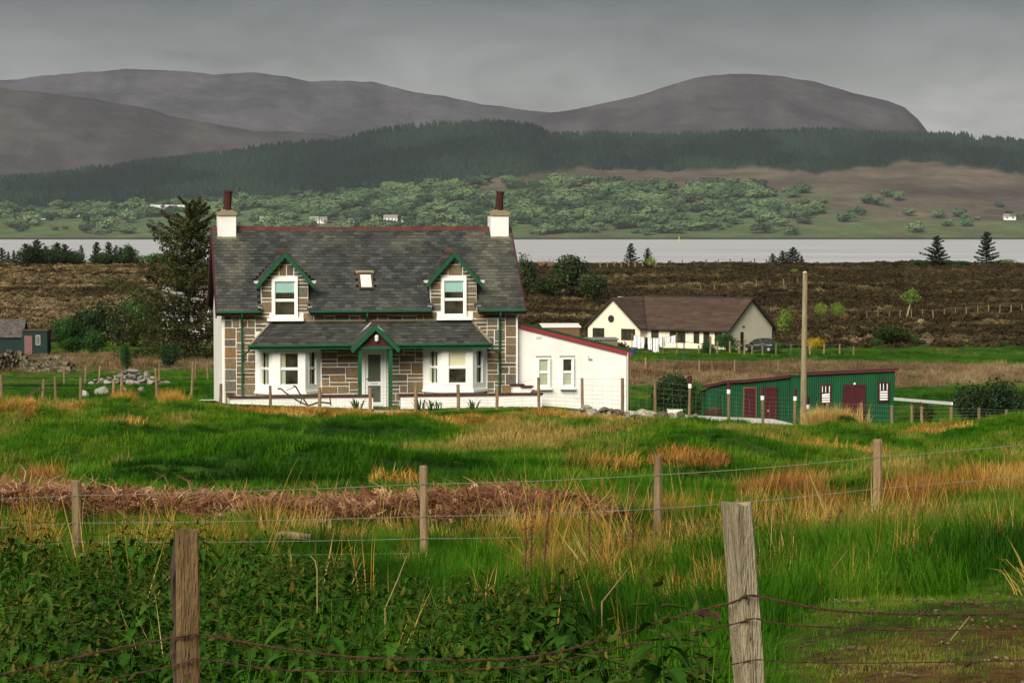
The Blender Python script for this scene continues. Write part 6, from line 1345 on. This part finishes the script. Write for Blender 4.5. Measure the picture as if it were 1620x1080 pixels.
for a in ((50, 388, 545, DK, 'rounded dark evergreen filling the front of the skyline clump', 40, 'evergreen_tree', 'tree'), (84, 392, 546, DK, 'second rounded dark evergreen at the front of the skyline clump', 44, 'evergreen_tree', 'tree'), (108, 396, 547, DK, 'low dark evergreen joining the clump to the bright green tree', 34, 'evergreen_tree', 'tree'), (162, 398, 548, DK, 'low dark evergreen under the two slender spire conifers', 40, 'evergreen_tree', 'tree'), (196, 400, 548, DK, 'low dark evergreen under the last skyline conifers', 36, 'evergreen_tree', 'tree'), (122, 396, 552, BG, 'bright green round tree in the dark skyline conifer row', 34, 'round_tree', 'tree'), (208, 386, 560, BG, 'pale green tree behind the last skyline conifers', 24, 'round_tree', 'tree'), (247, 400, 560, BG, 'low spreading green tree on the skyline behind the big spruce', 66, 'round_tree', 'tree'),
        (100, 500, 262, BG, 'mid green bush just beside the teal hut', 46), (130, 485, 266, DK, 'dark bush first in the thicket beyond the croft field', 52), (160, 478, 268, DK, 'dark bush in the middle of the thicket beyond the croft field', 54), (190, 482, 266, DK, 'dark bush overlapping the middle of the thicket', 46), (212, 468, 268, BG, 'tall leafy green bush topping the thicket near the spruce', 60), (236, 470, 270, BG, 'green bush at the end of the thicket against the spruce', 44),
        (150, 522, 252, BG, 'low dark green shrub on the lawn before the thicket', 40), (110, 532, 252, BG, 'small low shrub beside the teal hut doorway', 44), (198, 540, 205, BG, 'sapling shrub by the weathered fence in the croft field', 16), (268, 540, 215, DK, 'dark drooping shrub under the big spruce', 40),
        (829, 401, 400, PI, 'dark pine bush rising right behind the cottage roof edge', 44, 'pine_tree', 'tree'), (905, 402, 395, PI, 'big round dark pine on the moor behind the cottage', 68, 'pine_tree', 'tree'), (935, 430, 390, PI, 'lower dark pine bush leaning against the big round pine', 52, 'pine_tree', 'tree'), (868, 432, 392, PI, 'dark scrub pine between the roof edge and the big round pine', 56, 'pine_tree', 'tree'),
        (1031, 404, 545, BI, 'bright young green tree beside the shorter spruce by the water', 18, 'young_tree', 'tree'), (1053, 440, 470, BI, 'small yellow green tree alone above the bungalow roof', 20, 'young_tree', 'tree'), (1240, 488, 318, BI, 'pale green loose shrub beyond the bungalow gable', 36, 'young_tree', 'tree'), (1258, 424, 500, BI, 'tiny green sapling below the clump above the utility pole', 14, 'young_tree', 'tree'),
        (1300, 476, 350, BI, 'pale green shrub on the moor right of the utility pole', 20, 'young_tree', 'tree'), (1326, 477, 352, BI, 'second pale green shrub spreading right of the utility pole', 30, 'young_tree', 'tree'), (1390, 420, 548, BI, 'tiny green bush on the moor skyline', 8),
        (1150, 526, 276, BG, 'dark green garden bush before the bungalow front', 34), (1120, 540, 272, BG, 'low garden bush beside the thick fence post', 22), (1228, 540, 274, BG, 'small bush behind the parked car', 18), (1292, 533, 285, GY, 'yellow flowering gorse bush right of the utility pole', 34), (1412, 512, 292, GK, 'large dark gorse bush tipped with yellow on the moor edge', 66), (1385, 535, 290, BG, 'green shrub at the foot of the large gorse bush', 24), (1446, 532, 292, BG, 'green shrub on the far side of the large gorse bush', 26), (1368, 540, 290, BG, 'small green shrub leading up to the large gorse bush', 22),
        (1455, 412, 540, BG, 'low green bush at the foot of the first skyline spruce', 28), (1518, 412, 540, BG, 'low green bush between the two skyline spruces', 34), (1590, 408, 550, BI, 'bare pale shrub beside the tallest skyline spruce', 34), (1313, 416, 552, GO, 'low brown scrub on the skyline above the moor', 32),
        (1066, 584, 108, DK, 'dark green yard bush between the extension and the hut', 66), (1100, 604, 112, BG, 'bushy green growth beside the dark yard bush', 30), (1540, 603, 112, DK, 'dark evergreen bush behind the pasture fence at the rail end', 72), (1582, 598, 115, DK, 'second dark evergreen bush merging behind the pasture fence', 70), (1630, 612, 112, DK, 'dark bush cut by the picture edge behind the pasture fence', 60), (1462, 636, 113, GO, 'brownish bramble bush under the white rail', 46),
        (1334, 656, 96.3, BG, 'low dark green shrub at the foot of the hut door', 42), (77, 430, 480, BI, 'pale green shrub on the tawny moor, larger of two', 16), (105, 434, 480, BI, 'pale green shrub on the tawny moor, smaller of two', 11), (150, 446, 430, GO, 'brown scrub patch on the tawny moor', 36), (180, 440, 430, GO, 'olive scrub patch on the tawny moor by the spruce', 44)):
    bush(*a)
# small bent tree on the moor
p = at(1441, 352); bt = empty('bent_tree', p, 0, 'small bent tree with pale trunk and green top on the dark moor', 'tree'); h = hgt(457, p); b = MB(); b.tube([(-.6, 0, -.3), (-.4, 0, .6), (-.1, 0, h * .45), (.1, 0, h * .7)], [.16, .13, .09, .05], 6)
for dx in (-1.0, -.4, .5, 1.1): b.tube([(0, 0, h * .5), (dx * .5, .1, h * .66), (dx, .2, h * .82)], [.06, .04, .02], 4)
b.build('trunk', M['wood_pale'], bt); P, d = bush_points(800, [(-.8, 0, h * .72, .75, .6, .5), (.2, 0, h * .85, .8, .6, .55), (.95, .1, h * .68, .6, .6, .42), (-.2, 0, h * .6, .5, .5, .3)], 5); link('crown', leaf_cloud(P, .17, 7, d, 1.6, None, 'birch'), bt)
# bare shrubs on the skyline by the pines
for px, lab in ((856, 'bare twiggy shrub on the skyline beside the big pine, first of two'), (870, 'bare twiggy shrub on the skyline touching the big pine, second of two')):
    p = at(px, 552); e = empty('bare_shrub', p, 0, lab, 'shrub'); b = MB()
    for i in range(16): a = rnd.uniform(-1, 1); b.tube([(a * .2, rnd.uniform(-.3, .3), -.2), (a * .7, rnd.uniform(-.4, .4), 1.2), (a * 1.2, 0, rnd.uniform(1.6, 2.4))], [.05, .03, .01], 4)
    b.build('twigs', M['wood'], e)
# blade leaved plants by the garden wall
def blades(n, h, seed):
    r_ = random.Random(seed); b = MB()
    for i in range(n):
        a = r_.uniform(0, 6.28); o_ = Vector((r_.uniform(-.12, .12), r_.uniform(-.06, .06), 0)); L_ = h * r_.uniform(.6, 1.1); ln = r_.uniform(.15, .8); w_ = Vector((-math.sin(a), math.cos(a), 0)) * .02; d = Vector((math.cos(a), math.sin(a), 0))
        p = [o_, o_ + d * L_ * ln * .4 + Vector((0, 0, L_ * .6)), o_ + d * L_ * ln + Vector((0, 0, L_ * (.95 - .3 * ln)))]; b.poly([p[0] - w_, p[0] + w_, p[1] + w_, p[1] - w_]); b.poly([p[1] - w_, p[1] + w_, p[2]])
    return b.mesh('blades', M['bladeplant'], False)
BLM = [blades(16, .5, s) for s in range(3)]
for px, Y, lab, s_ in ((566, 96.2, 'spiky green plant before the wall just beside the gate gap', 1.1), (560, 96.1, 'short spiky plant touching the one beside the gate gap', .8), (664, 95.9, 'spiky green plant before the wall after the doorway', 1.2), (680, 95.9, 'leafy clump along the wall under the second bay window', 1.1), (693, 95.9, 'drooping leafy clump ending the row under the second bay window', .9), (750, 95.7, 'small spiky plant before the wall right of the second bay window', 1.0)):
    p = at(px, Y); e = empty('spiky_plant', p, rnd.uniform(0, 6), lab, 'plant'); link('blades', rnd.choice(BLM), e, scale=(s_ * 1.2, s_, s_))

# ------------------------------------------------------------------ grasses and low plants (nobody could count them)
M['grass'] = leaf('grass_blades', [(.006, .028, .0015), (.02, .08, .003), (.05, .15, .005), (.115, .2, .012), (.22, .2, .04), (.36, .26, .07)], [0, .25, .5, .68, .85, 1], trans=.3, spec=.06, rough=.6)
M['drygrass'] = leaf('dry_grass_blades', [(.15, .06, .02), (.26, .12, .028), (.4, .21, .035), (.5, .32, .075), (.55, .41, .16)], [0, .3, .5, .75, 1], trans=.25, spec=.15)
M['bracken'] = leaf('dead_bracken_stalks', [(.1, .04, .018), (.24, .105, .048), (.48, .3, .17)], [0, .55, 1], trans=.1, spec=.15)
M['nettle'] = leaf('nettle_leaves', [(.008, .03, .003), (.024, .075, .006), (.06, .12, .014)], attr=True, trans=.22, spec=.08, rough=.6)
M['heather'] = leaf('heather_clumps', [(.026, .019, .01), (.066, .05, .023), (.14, .105, .05), (.28, .21, .11)], [0, .4, .7, 1], trans=.1, spec=.05)
def tuft(seed, n, h, spread, wd, bend=.5, comb=.25, segs=3, mat='grass'):
    r_ = random.Random(seed); b = MB()
    for i in range(n):
        a = r_.uniform(0, 6.28); ro = spread * math.sqrt(r_.random()); o_ = Vector((math.cos(a) * ro, math.sin(a) * ro, -.03)); L_ = h * r_.uniform(.45, 1.15)
        c = a + r_.uniform(-1.2, 1.2); d = Vector((math.cos(c) + comb * 2, math.sin(c), 0)) ; d.normalize(); bn = bend * r_.uniform(.3, 1.5); w_ = Vector((-d.y, d.x, 0)) * wd * r_.uniform(.6, 1.2); q = []
        for s_ in range(segs + 1):
            t = s_ / segs; ang_ = bn * t * 1.1; q.append(o_ + d * L_ * (math.sin(ang_) * t * .75) + Vector((0, 0, L_ * t * math.cos(ang_ * .8))))
        for s_ in range(segs - 1):
            k0, k1 = 1 - .75 * s_ / segs, 1 - .75 * (s_ + 1) / segs; b.poly([q[s_] - w_ * k0, q[s_] + w_ * k0, q[s_ + 1] + w_ * k1, q[s_ + 1] - w_ * k1])
        k0 = 1 - .75 * (segs - 1) / segs; b.poly([q[-2] - w_ * k0, q[-2] + w_ * k0, q[-1]])
    return b.mesh('tuft', M[mat], False)
def bracken(seed):
    r_ = random.Random(seed); b = MB()
    for i in range(64):
        o_ = Vector((r_.uniform(-.5, .5), r_.uniform(-.35, .35), r_.uniform(0, .16))); a = r_.uniform(0, 6.28); L_ = r_.uniform(.2, .65); el = r_.uniform(-.15, .6) if i % 4 else r_.uniform(.5, 1.2)
        d = Vector((math.cos(a) * math.cos(el), math.sin(a) * math.cos(el), math.sin(el))); k_ = o_ + d * L_ * .6; d2 = Vector((math.cos(a + .5), math.sin(a + .5), -.4 if i % 3 else .3)).normalized(); e_ = k_ + d2 * L_ * .5
        e_.z = max(e_.z, 0); w_ = d.cross(Vector((0, .3, 1))).normalized() * r_.uniform(.004, .0085); b.poly([o_ - w_, o_ + w_, k_ + w_, k_ - w_]); b.poly([k_ - w_, k_ + w_, e_])
        if i % 7 == 0:
            for s_ in range(7):
                t = s_ / 7; c = o_.lerp(k_, t); x_ = d.cross(Vector((0, 0, 1))).normalized() * .09 * (1 - t * .5)
                for sg in (-1, 1): b.poly([c, c + x_ * sg + Vector((0, 0, -.03)), c + d * .035 + x_ * sg * .6])
    return b.mesh('bracken', M['bracken'], False)
def nettle(seed):
    """upright stem, opposite pairs of toothed pointed leaves, bronze young leaves on top"""
    r_ = random.Random(seed); b = MB(); h = .62 * r_.uniform(.85, 1.15); b.cur = (.9, .75, .6); lx, ly_ = r_.uniform(-.08, .08), r_.uniform(-.08, .08)
    c = lambda t: Vector((lx * t * t, ly_ * t * t, h * t)); b.tube([c(i / 5) for i in range(6)], [.004, .0038, .0035, .003, .0025, .002], 4, False)
    n_ = 10
    for i in range(n_):
        t = .2 + .8 * (i / (n_ - 1)) ** .8; top_ = max(0, (t - .62) / .38); sz = .135 * (1 - .62 * top_ ** 1.3) * r_.uniform(.85, 1.15); dr = .75 - 1.1 * top_ ** 2 - (.4 if i == n_ - 1 else 0); yng = max(0, (t - .82) / .18)
        for s_ in (0, math.pi):
            a = i * math.pi / 2 + s_ + r_.uniform(-.25, .25); k_ = r_.uniform(.7, 1.3); b.cur = ((1 + 1.3 * yng) * k_, (1 - .12 * yng) * k_, (1 + .3 * yng) * k_)
            d = Vector((math.cos(a), math.sin(a), 0)); s2 = Vector((-math.sin(a), math.cos(a), 0)); o_ = c(t) + d * .014; dd = dr * r_.uniform(.6, 1.3)
            prof = [(0, .0), (.05, .16), (.17, .26), (.21, .17), (.36, .26), (.41, .16), (.56, .20), (.61, .11), (.78, .12), (1, 0)]; mid = lambda u: o_ + d * (sz * u * math.cos(dd * u)) - Vector((0, 0, sz * u * math.sin(dd * u * 1.2)))
            for sg in (-1, 1):
                pl = [mid(0)] + [mid(u) + s2 * sg * sz * w_ + Vector((0, 0, .35 * sz * w_)) for u, w_ in prof[1:]]; sp_ = [mid(.21), mid(.41), mid(.7)]
                b.poly([pl[0], pl[1], pl[2], pl[3], sp_[0]][::sg]); b.poly([sp_[0], pl[3], pl[4], pl[5], sp_[1]][::sg]); b.poly([sp_[1], pl[5], pl[6], pl[7], sp_[2]][::sg]); b.poly([sp_[2], pl[7], pl[8], pl[9]][::sg])
    return b.mesh('nettle', M['nettle'], False)
source('lush_tuft', [tuft(s, 46, .30, .22, .0042) for s in range(4)]); source('long_tuft', [tuft(10 + s, 40, .52, .2, .0046, .7) for s in range(4)])
source('short_turf', [tuft(20 + s, 60, .10, .3, .004, .6) for s in range(3)]); source('far_tuft', [tuft(30 + s, 44, .30, .34, .011, .8, .45, 2) for s in range(4)])
source('dry_tuft', [tuft(40 + s, 44, .5, .2, .005, 1.0, .3, 3, 'drygrass') for s in range(4)]); source('rust_tuft', [tuft(50 + s, 60, .62, .26, .0065, .75, .35, 3, 'drygrass') for s in range(4)]); source('orange_tuft', [tuft(60 + s, 50, .36, .36, .013, 1.1, .45, 2, 'drygrass') for s in range(4)])
M['tawny'] = leaf('tawny_grass_blades', [(.12, .07, .035), (.2, .135, .07), (.3, .22, .12)], trans=.2, spec=.1); source('tawny_tuft', [tuft(80 + s, 50, .36, .36, .013, .8, .35, 2, 'tawny') for s in range(4)])
source('bracken', [bracken(s) for s in range(6)]); source('nettle', [nettle(s) for s in range(7)])
source('stalk', [tuft(70 + s, 7, .8, .16, .0045, .28, 0, 3, 'drygrass') for s in range(4)])
def clump(seed):
    P, d = bush_points(130, [(0, 0, .12, .5, .4, .22), (.3, .15, .1, .35, .3, .2), (-.3, -.1, .1, .35, .3, .18)], seed, .4); k_ = P[:, 2] > -.02
    return leaf_cloud(P[k_], .13, seed, d[k_], 2.2, None, 'heather', 'clump')
source('heather', [clump(s) for s in range(4)])
def field(n, r0, r1, half=950, power=1.0):
    """random spots between two distances across the view and a margin beyond it, even per square metre for power 1"""
    u = rng.random(n); r = np.sqrt(r0 * r0 + u * (r1 * r1 - r0 * r0)) if power == 1 else np.exp(np.log(r0) + u * (np.log(r1) - np.log(r0)))
    px = 810 + rng.uniform(-half, half, n); x = (px - 810) / FOC * r; y = r; d, rr, pp = bio(x, y); return x, y, ground(x, y), d, r, px
def put(name, src, mask, x, y, z, s, tint, tilt=.12, sink=0.0):
    k = int(mask.sum()); s = (s if np.ndim(s) == 2 else np.broadcast_to(s, x.shape))[mask]; tint = np.clip(np.broadcast_to(tint, x.shape)[mask], 0, 1)
    return scatter(name, src, np.stack([x[mask], y[mask], z[mask] - sink], 1), s, spin(k, tilt), tint)
def house_clear(x, y):          # keep plants out of the buildings
    u = (x + 11.3) * math.cos(TH) + (y - 98.9) * math.sin(TH); v = -(x + 11.3) * math.sin(TH) + (y - 98.9) * math.cos(TH); m_ = (u > -.3) & (u < 16.4) & (v > -.1) & (v < 7)
    m_ |= (u > 12.0) & (u < 16.4) & (v > -2.5) & (v < 7); ux, vy = x - hut.location.x, y - hut.location.y; m_ |= (ux > -4.6) & (ux < 4.9) & (vy > -.2) & (vy < 6); return ~m_
# near grass
x, y, z, d, r, px = field(17000, 7, 36, 1800); n1, n2 = fbm(x * .5, y * .4, 3, 111), fbm(x * .18, y * .14, 3, 112)
bare = d['dirt'] * .94 + d['nettle'] * .88 + d['rust'] * .9 + d['straw'] * .25; ok = (rng.random(len(x)) > bare) & ((d['dirt'] < .12) | ((rng.random(len(x)) < .05) & (r > 12)))
g_t = .40 + .34 * n1 + .3 * n2 + .28 * d['straw'] + rng.normal(0, .07, len(x))
put('lush_grass', 'lush_tuft', ok & (r > 7), x, y, z, rng.uniform(.6, 1.1, len(x)) * (1 + .3 * n2) * (1 - .3 * sstep(22, 26, r)), g_t)
x, y, z, d, r, px = field(6900, 11, 33, 1800); n2 = fbm(x * .35, y * .3, 3, 113); tall = sstep(950, 1150, px) * (1 - sstep(20.5, 23, r)) * sstep(14.6, 16, r - 1.2 * n2 - 1.6 * sstep(1250, 1400, px)) + .55 * d['straw'] + .12
ok = (rng.random(len(x)) < tall) & (rng.random(len(x)) > d['dirt'] * 3 + d['nettle'] + d['rust'])
put('long_grass', 'long_tuft', ok, x, y, z, rng.uniform(.45, .9, len(x)), .36 + .4 * n2 + rng.normal(0, .08, len(x)))
x, y, z, d, r, px = field(49000, 8, 18, 1800); ok = (d['dirt'] > .1) & (rng.random(len(x)) < .36 - .3 * (fbm(x * 1.1, y * .8, 3, 114) > .0)) & (d['nettle'] < .5)
put('short_grass', 'short_turf', ok, x, y, z, rng.uniform(.2, .45, len(x)), .6 + .3 * fbm(x * .8, y * .8, 2, 115) + rng.normal(0, .12, len(x)))
M['pebble'] = leaf('path_pebbles', [(.05, .032, .014), (.1, .07, .03), (.18, .15, .1)], trans=0, rough=.95)
def pebbles(seed):
    r_ = random.Random(seed); b = MB()
    for i in range(14): rock_into(b, Vector((r_.uniform(-.2, .2), r_.uniform(-.2, .2), .002)), (r_.uniform(.012, .04), r_.uniform(.012, .03), .016), r_)
    return b.mesh('pebbles', M['pebble'], False)
source('pebbles', [pebbles(s) for s in range(3)])
x, y, z, d, r, px = field(17000, 8.5, 17, 1800); put('path_gravel', 'pebbles', (d['dirt'] > .35) & (rng.random(len(x)) < .07), x, y, z, rng.uniform(.3, .75, len(x)), rng.random(len(x)) ** 2)
# pasture to the garden fence, croft fields beyond
x, y, z, d, r, px = field(35000, 33, 99, 1280); n1, n2 = fbm(x * .3, y * .16, 3, 121), fbm(x * .1, y * .06, 3, 122); ok = house_clear(x, y) & (rng.random(len(x)) > .75 * d['rust'])
lawn = 1 - .55 * sstep(92, 95, r)
put('pasture_grass', 'far_tuft', ok, x, y, z, rng.uniform(.45, .85, len(x)) * np.clip(1 + .5 * n1, .7, 1.6) * lawn * (1 - .35 * sstep(72, 82, r)), .53 + .42 * n1 + .34 * n2 + .12 * fbm(x * 1.2, y * .6, 2, 125) + rng.normal(0, .06, len(x)))
x, y, z, d, r, px = field(16000, 99, 285); n1, n2 = fbm(x * .12, y * .07, 3, 123), fbm(x * .04, y * .03, 3, 124)
ylw = sstep(183, 190, r + 8 * n2) * (1 - sstep(236, 246, r + 8 * n2)) * (sstep(900, 1000, px) * .75) + sstep(207, 214, r) * (1 - sstep(240, 250, r)) * (1 - sstep(300, 420, px)) * .6
ok = house_clear(x, y); dry = rng.random(len(x)) < ylw
put('croft_grass', 'far_tuft', ok & ~dry, x, y, z, rng.uniform(.5, 1.1, len(x)), .42 + .3 * n1 + .2 * n2)
put('tawny_grass', 'tawny_tuft', ok & dry, x, y, z, rng.uniform(1.0, 2.0, len(x)), .4 + .5 * n1 + .3 * sstep(0, .5, n2))
# dry and rusty grasses
x, y, z, d, r, px = field(30000, 26, 95); s_ = rng.uniform(.7, 1.3, len(x))
ok = (rng.random(len(x)) < d['orange'] * .55) & house_clear(x, y); put('orange_grass', 'orange_tuft', ok, x, y, z, s_ * .8, .55 + .3 * fbm(x * .3, y * .2, 2, 131) + rng.normal(0, .1, len(x)))
x, y, z, d, r, px = field(21000, 17, 40, 1425); s_ = rng.uniform(.75, 1.35, len(x))
put('rust_grass', 'rust_tuft', rng.random(len(x)) < d['rustgrass'] * .6, x, y, z, s_ * .58, .25 + .3 * fbm(x * .5, y * .4, 2, 132) + .3 * sstep(1400, 1620, px) + rng.normal(0, .12, len(x)))
x, y, z, d, r, px = field(17000, 13, 33, 1800); put('straw_grass', 'dry_tuft', rng.random(len(x)) < d['straw'] * .38 + .02 * (r > 17) + .03 * (r > 15.5) * (r < 22) * (px > 1150), x, y, z, rng.uniform(.4, .9, len(x)), .55 + .3 * fbm(x * .6, y * .5, 2, 133) + rng.normal(0, .15, len(x)))
put('dry_stalks', 'stalk', rng.random(len(x)) < (d['straw'] * .12 + .01) * (d['dirt'] < .05), x, y, z, rng.uniform(.5, 1.15, len(x)), .5 + rng.normal(0, .25, len(x)), .25)
x, y, z, d, r, px = field(24000, 28, 37, 1425); put('dead_bracken', 'bracken', rng.random(len(x)) < d['rust'] * .8, x, y, z, np.stack([rng.uniform(.8, 1.2, len(x))] * 2 + [rng.uniform(.4, .75, len(x))], 1), .5 + rng.normal(0, .28, len(x)), .1)
# pale tall grass at the hut, tufts at the croft fence
n = 150; px = np.concatenate([rng.normal(1318, 15, n - 40), rng.normal(1292, 8, 40)]); Y = rng.uniform(96.2, 97.6, n); x = (px - 810) / FOC * Y; put('reed_grass', 'rust_tuft', np.ones(n, bool), x, Y, ground(x, Y), rng.uniform(.7, 1.6, n), .85 + rng.normal(0, .12, n))
n = 60; px = np.concatenate([rng.normal(267, 7, 40), rng.normal(190, 6, 20)]); Y = rng.uniform(99, 104, n); x = (px - 810) / FOC * Y; put('fence_grass', 'rust_tuft', np.ones(n, bool), x, Y, ground(x, Y), rng.uniform(.6, 1.25, n), .55 + rng.normal(0, .1, n))
# nettles
x, y, z, d, r, px = field(9500, 6.5, 22, 1800); put('bed_grass', 'long_tuft', (d['nettle'] > .5) & (rng.random(len(x)) < .22), x, y, z, rng.uniform(.7, 1.15, len(x)), .42 + rng.normal(0, .1, len(x)))
x, y, z, d, r, px = field(13500, 6.2, 24, 1800); dn = 30 * np.clip(1.15 - r / 40, .4, 1)
ok = (rng.random(len(x)) < d['nettle'] * .8) & (fbm(x * 1.1, y * .9, 2, 141) > -.42) & ~((np.abs(px - 1190) < 75) & (r < 9.7)) & ~((np.abs(px - 294) < 50) & (r < 9.9)) & ((r > 8.2) | (px < 900)) & (r > 7.2); low = 1 - .35 * sstep(1150, 1350, px) * (r < 13)
put('nettles', 'nettle', ok, x, y, z, rng.uniform(.6, 1.05, len(x)) * (.9 + .35 * fbm(x * .6, y * .5, 2, 142)) * low, .48 + .4 * fbm(x * .7, y * .6, 3, 143) + rng.normal(0, .1, len(x)), .1)
# moor
x, y, z, d, r, px = field(26000, 286, 575, 1000); c_ = ground_colour(x, y); lum = c_.sum(1); tn = np.clip(.12 + (lum - .06) * 1.7, 0, 1)
put('heather', 'heather', rng.random(len(x)) < .9, x, y, z, rng.uniform(.7, 1.9, len(x)), tn + rng.normal(0, .08, len(x)))
# single dead dock stems that stand out of the long grass
def dock(px, Y, top, dx, label):
    p = at(px, Y); e = empty('dock_stem', p, 0, label, 'dead plant'); h = hgt(top, p); r_ = random.Random(int(px)); dxm = dx / FOC * Y; b = MB()
    ax = [Vector((dxm * t + r_.uniform(-.006, .006), r_.uniform(-.01, .01), h * t)) for t in [i / 7 for i in range(8)]]; b.tube([ax[0] - Vector((0, 0, .2))] + ax, [.006, .006, .006, .0055, .005, .005, .004, .003, .002], 5); b.build('stem', M['rust'] if dx >= 0 or True else None, e)
    b = MB()
    for i in range(34):
        t = r_.uniform(.35, 1); q = ax[0].lerp(ax[7], t) + Vector((r_.gauss(0, .012), r_.gauss(0, .012), 0)); k_ = .012; b.poly([q, q + Vector((k_, .004, k_)), q + Vector((0, .006, 2 * k_)), q + Vector((-k_, -.004, k_))])
    b.build('seeds', M['bracken_seed'], e)['kind'] = 'stuff'
M['bracken_seed'] = surf('dock_seed', (.16, .055, .025), (.09, .03, .016))
for a in ((830, 21, 775, 4, 'thin dark dead dock stem, first of the group in the long grass'), (838, 21.5, 790, 6, 'dark dead dock stem close beside the thin first one'), (856, 20.5, 770, 16, 'tallest reddish dead dock stem leaning over the long grass'), (1000, 22, 768, 2, 'dark dead dock stem standing alone left of the third fence post'), (932, 23, 780, 3, 'pale brown dead dock stem between the group and the third fence post'), (1292, 22.5, 812, 26, 'bent dark dock stem left of the pale leaning fence post'), (1312, 22.5, 806, 20, 'second bent dark dock stem beside the pale leaning fence post'), (1440, 24, 770, 18, 'dark forked dock stem right of the pale leaning fence post')): dock(*a)
for (p0, p1, lab) in (((608, 965, 15.5), (643, 880, 15.6), 'long tan dead stalk leaning over the nettles'), ((953, 955, 14.8), (997, 898, 15.5), 'pale straw stalk lying diagonally in the long grass'), ((1318, 905, 17.2), (1345, 870, 18), 'pale broken stalk in the grass right of the grey leaning post'), ((1508, 1016, 12.6), (1540, 976, 12.9), 'pale bent straw lying on the bare path'), ((500, 905, 15), (489, 880, 15.2), 'short pale stalk standing among the nettles')):
    a, c = fp3(*p0), fp3(*p1); a.z = min(a.z, gz(a.x, a.y) + .05) if p0[1] > 1000 else a.z; e = empty('dead_stalk', a, 0, lab, 'dead stalk'); m_ = (c - a); b = MB(); b.tube([Vector((0, 0, -.25 if p0[1] < 1000 else 0)), Vector((0, 0, 0)), m_ * .5 + Vector((.01, 0, .012)), m_], [.0045, .0045, .004, .002], 5); b.build('stem', M['straw_stem'] if 'straw_stem' in M else M.setdefault('straw_stem', surf('straw_stem', (.3, .2, .085), (.2, .125, .05))), e)
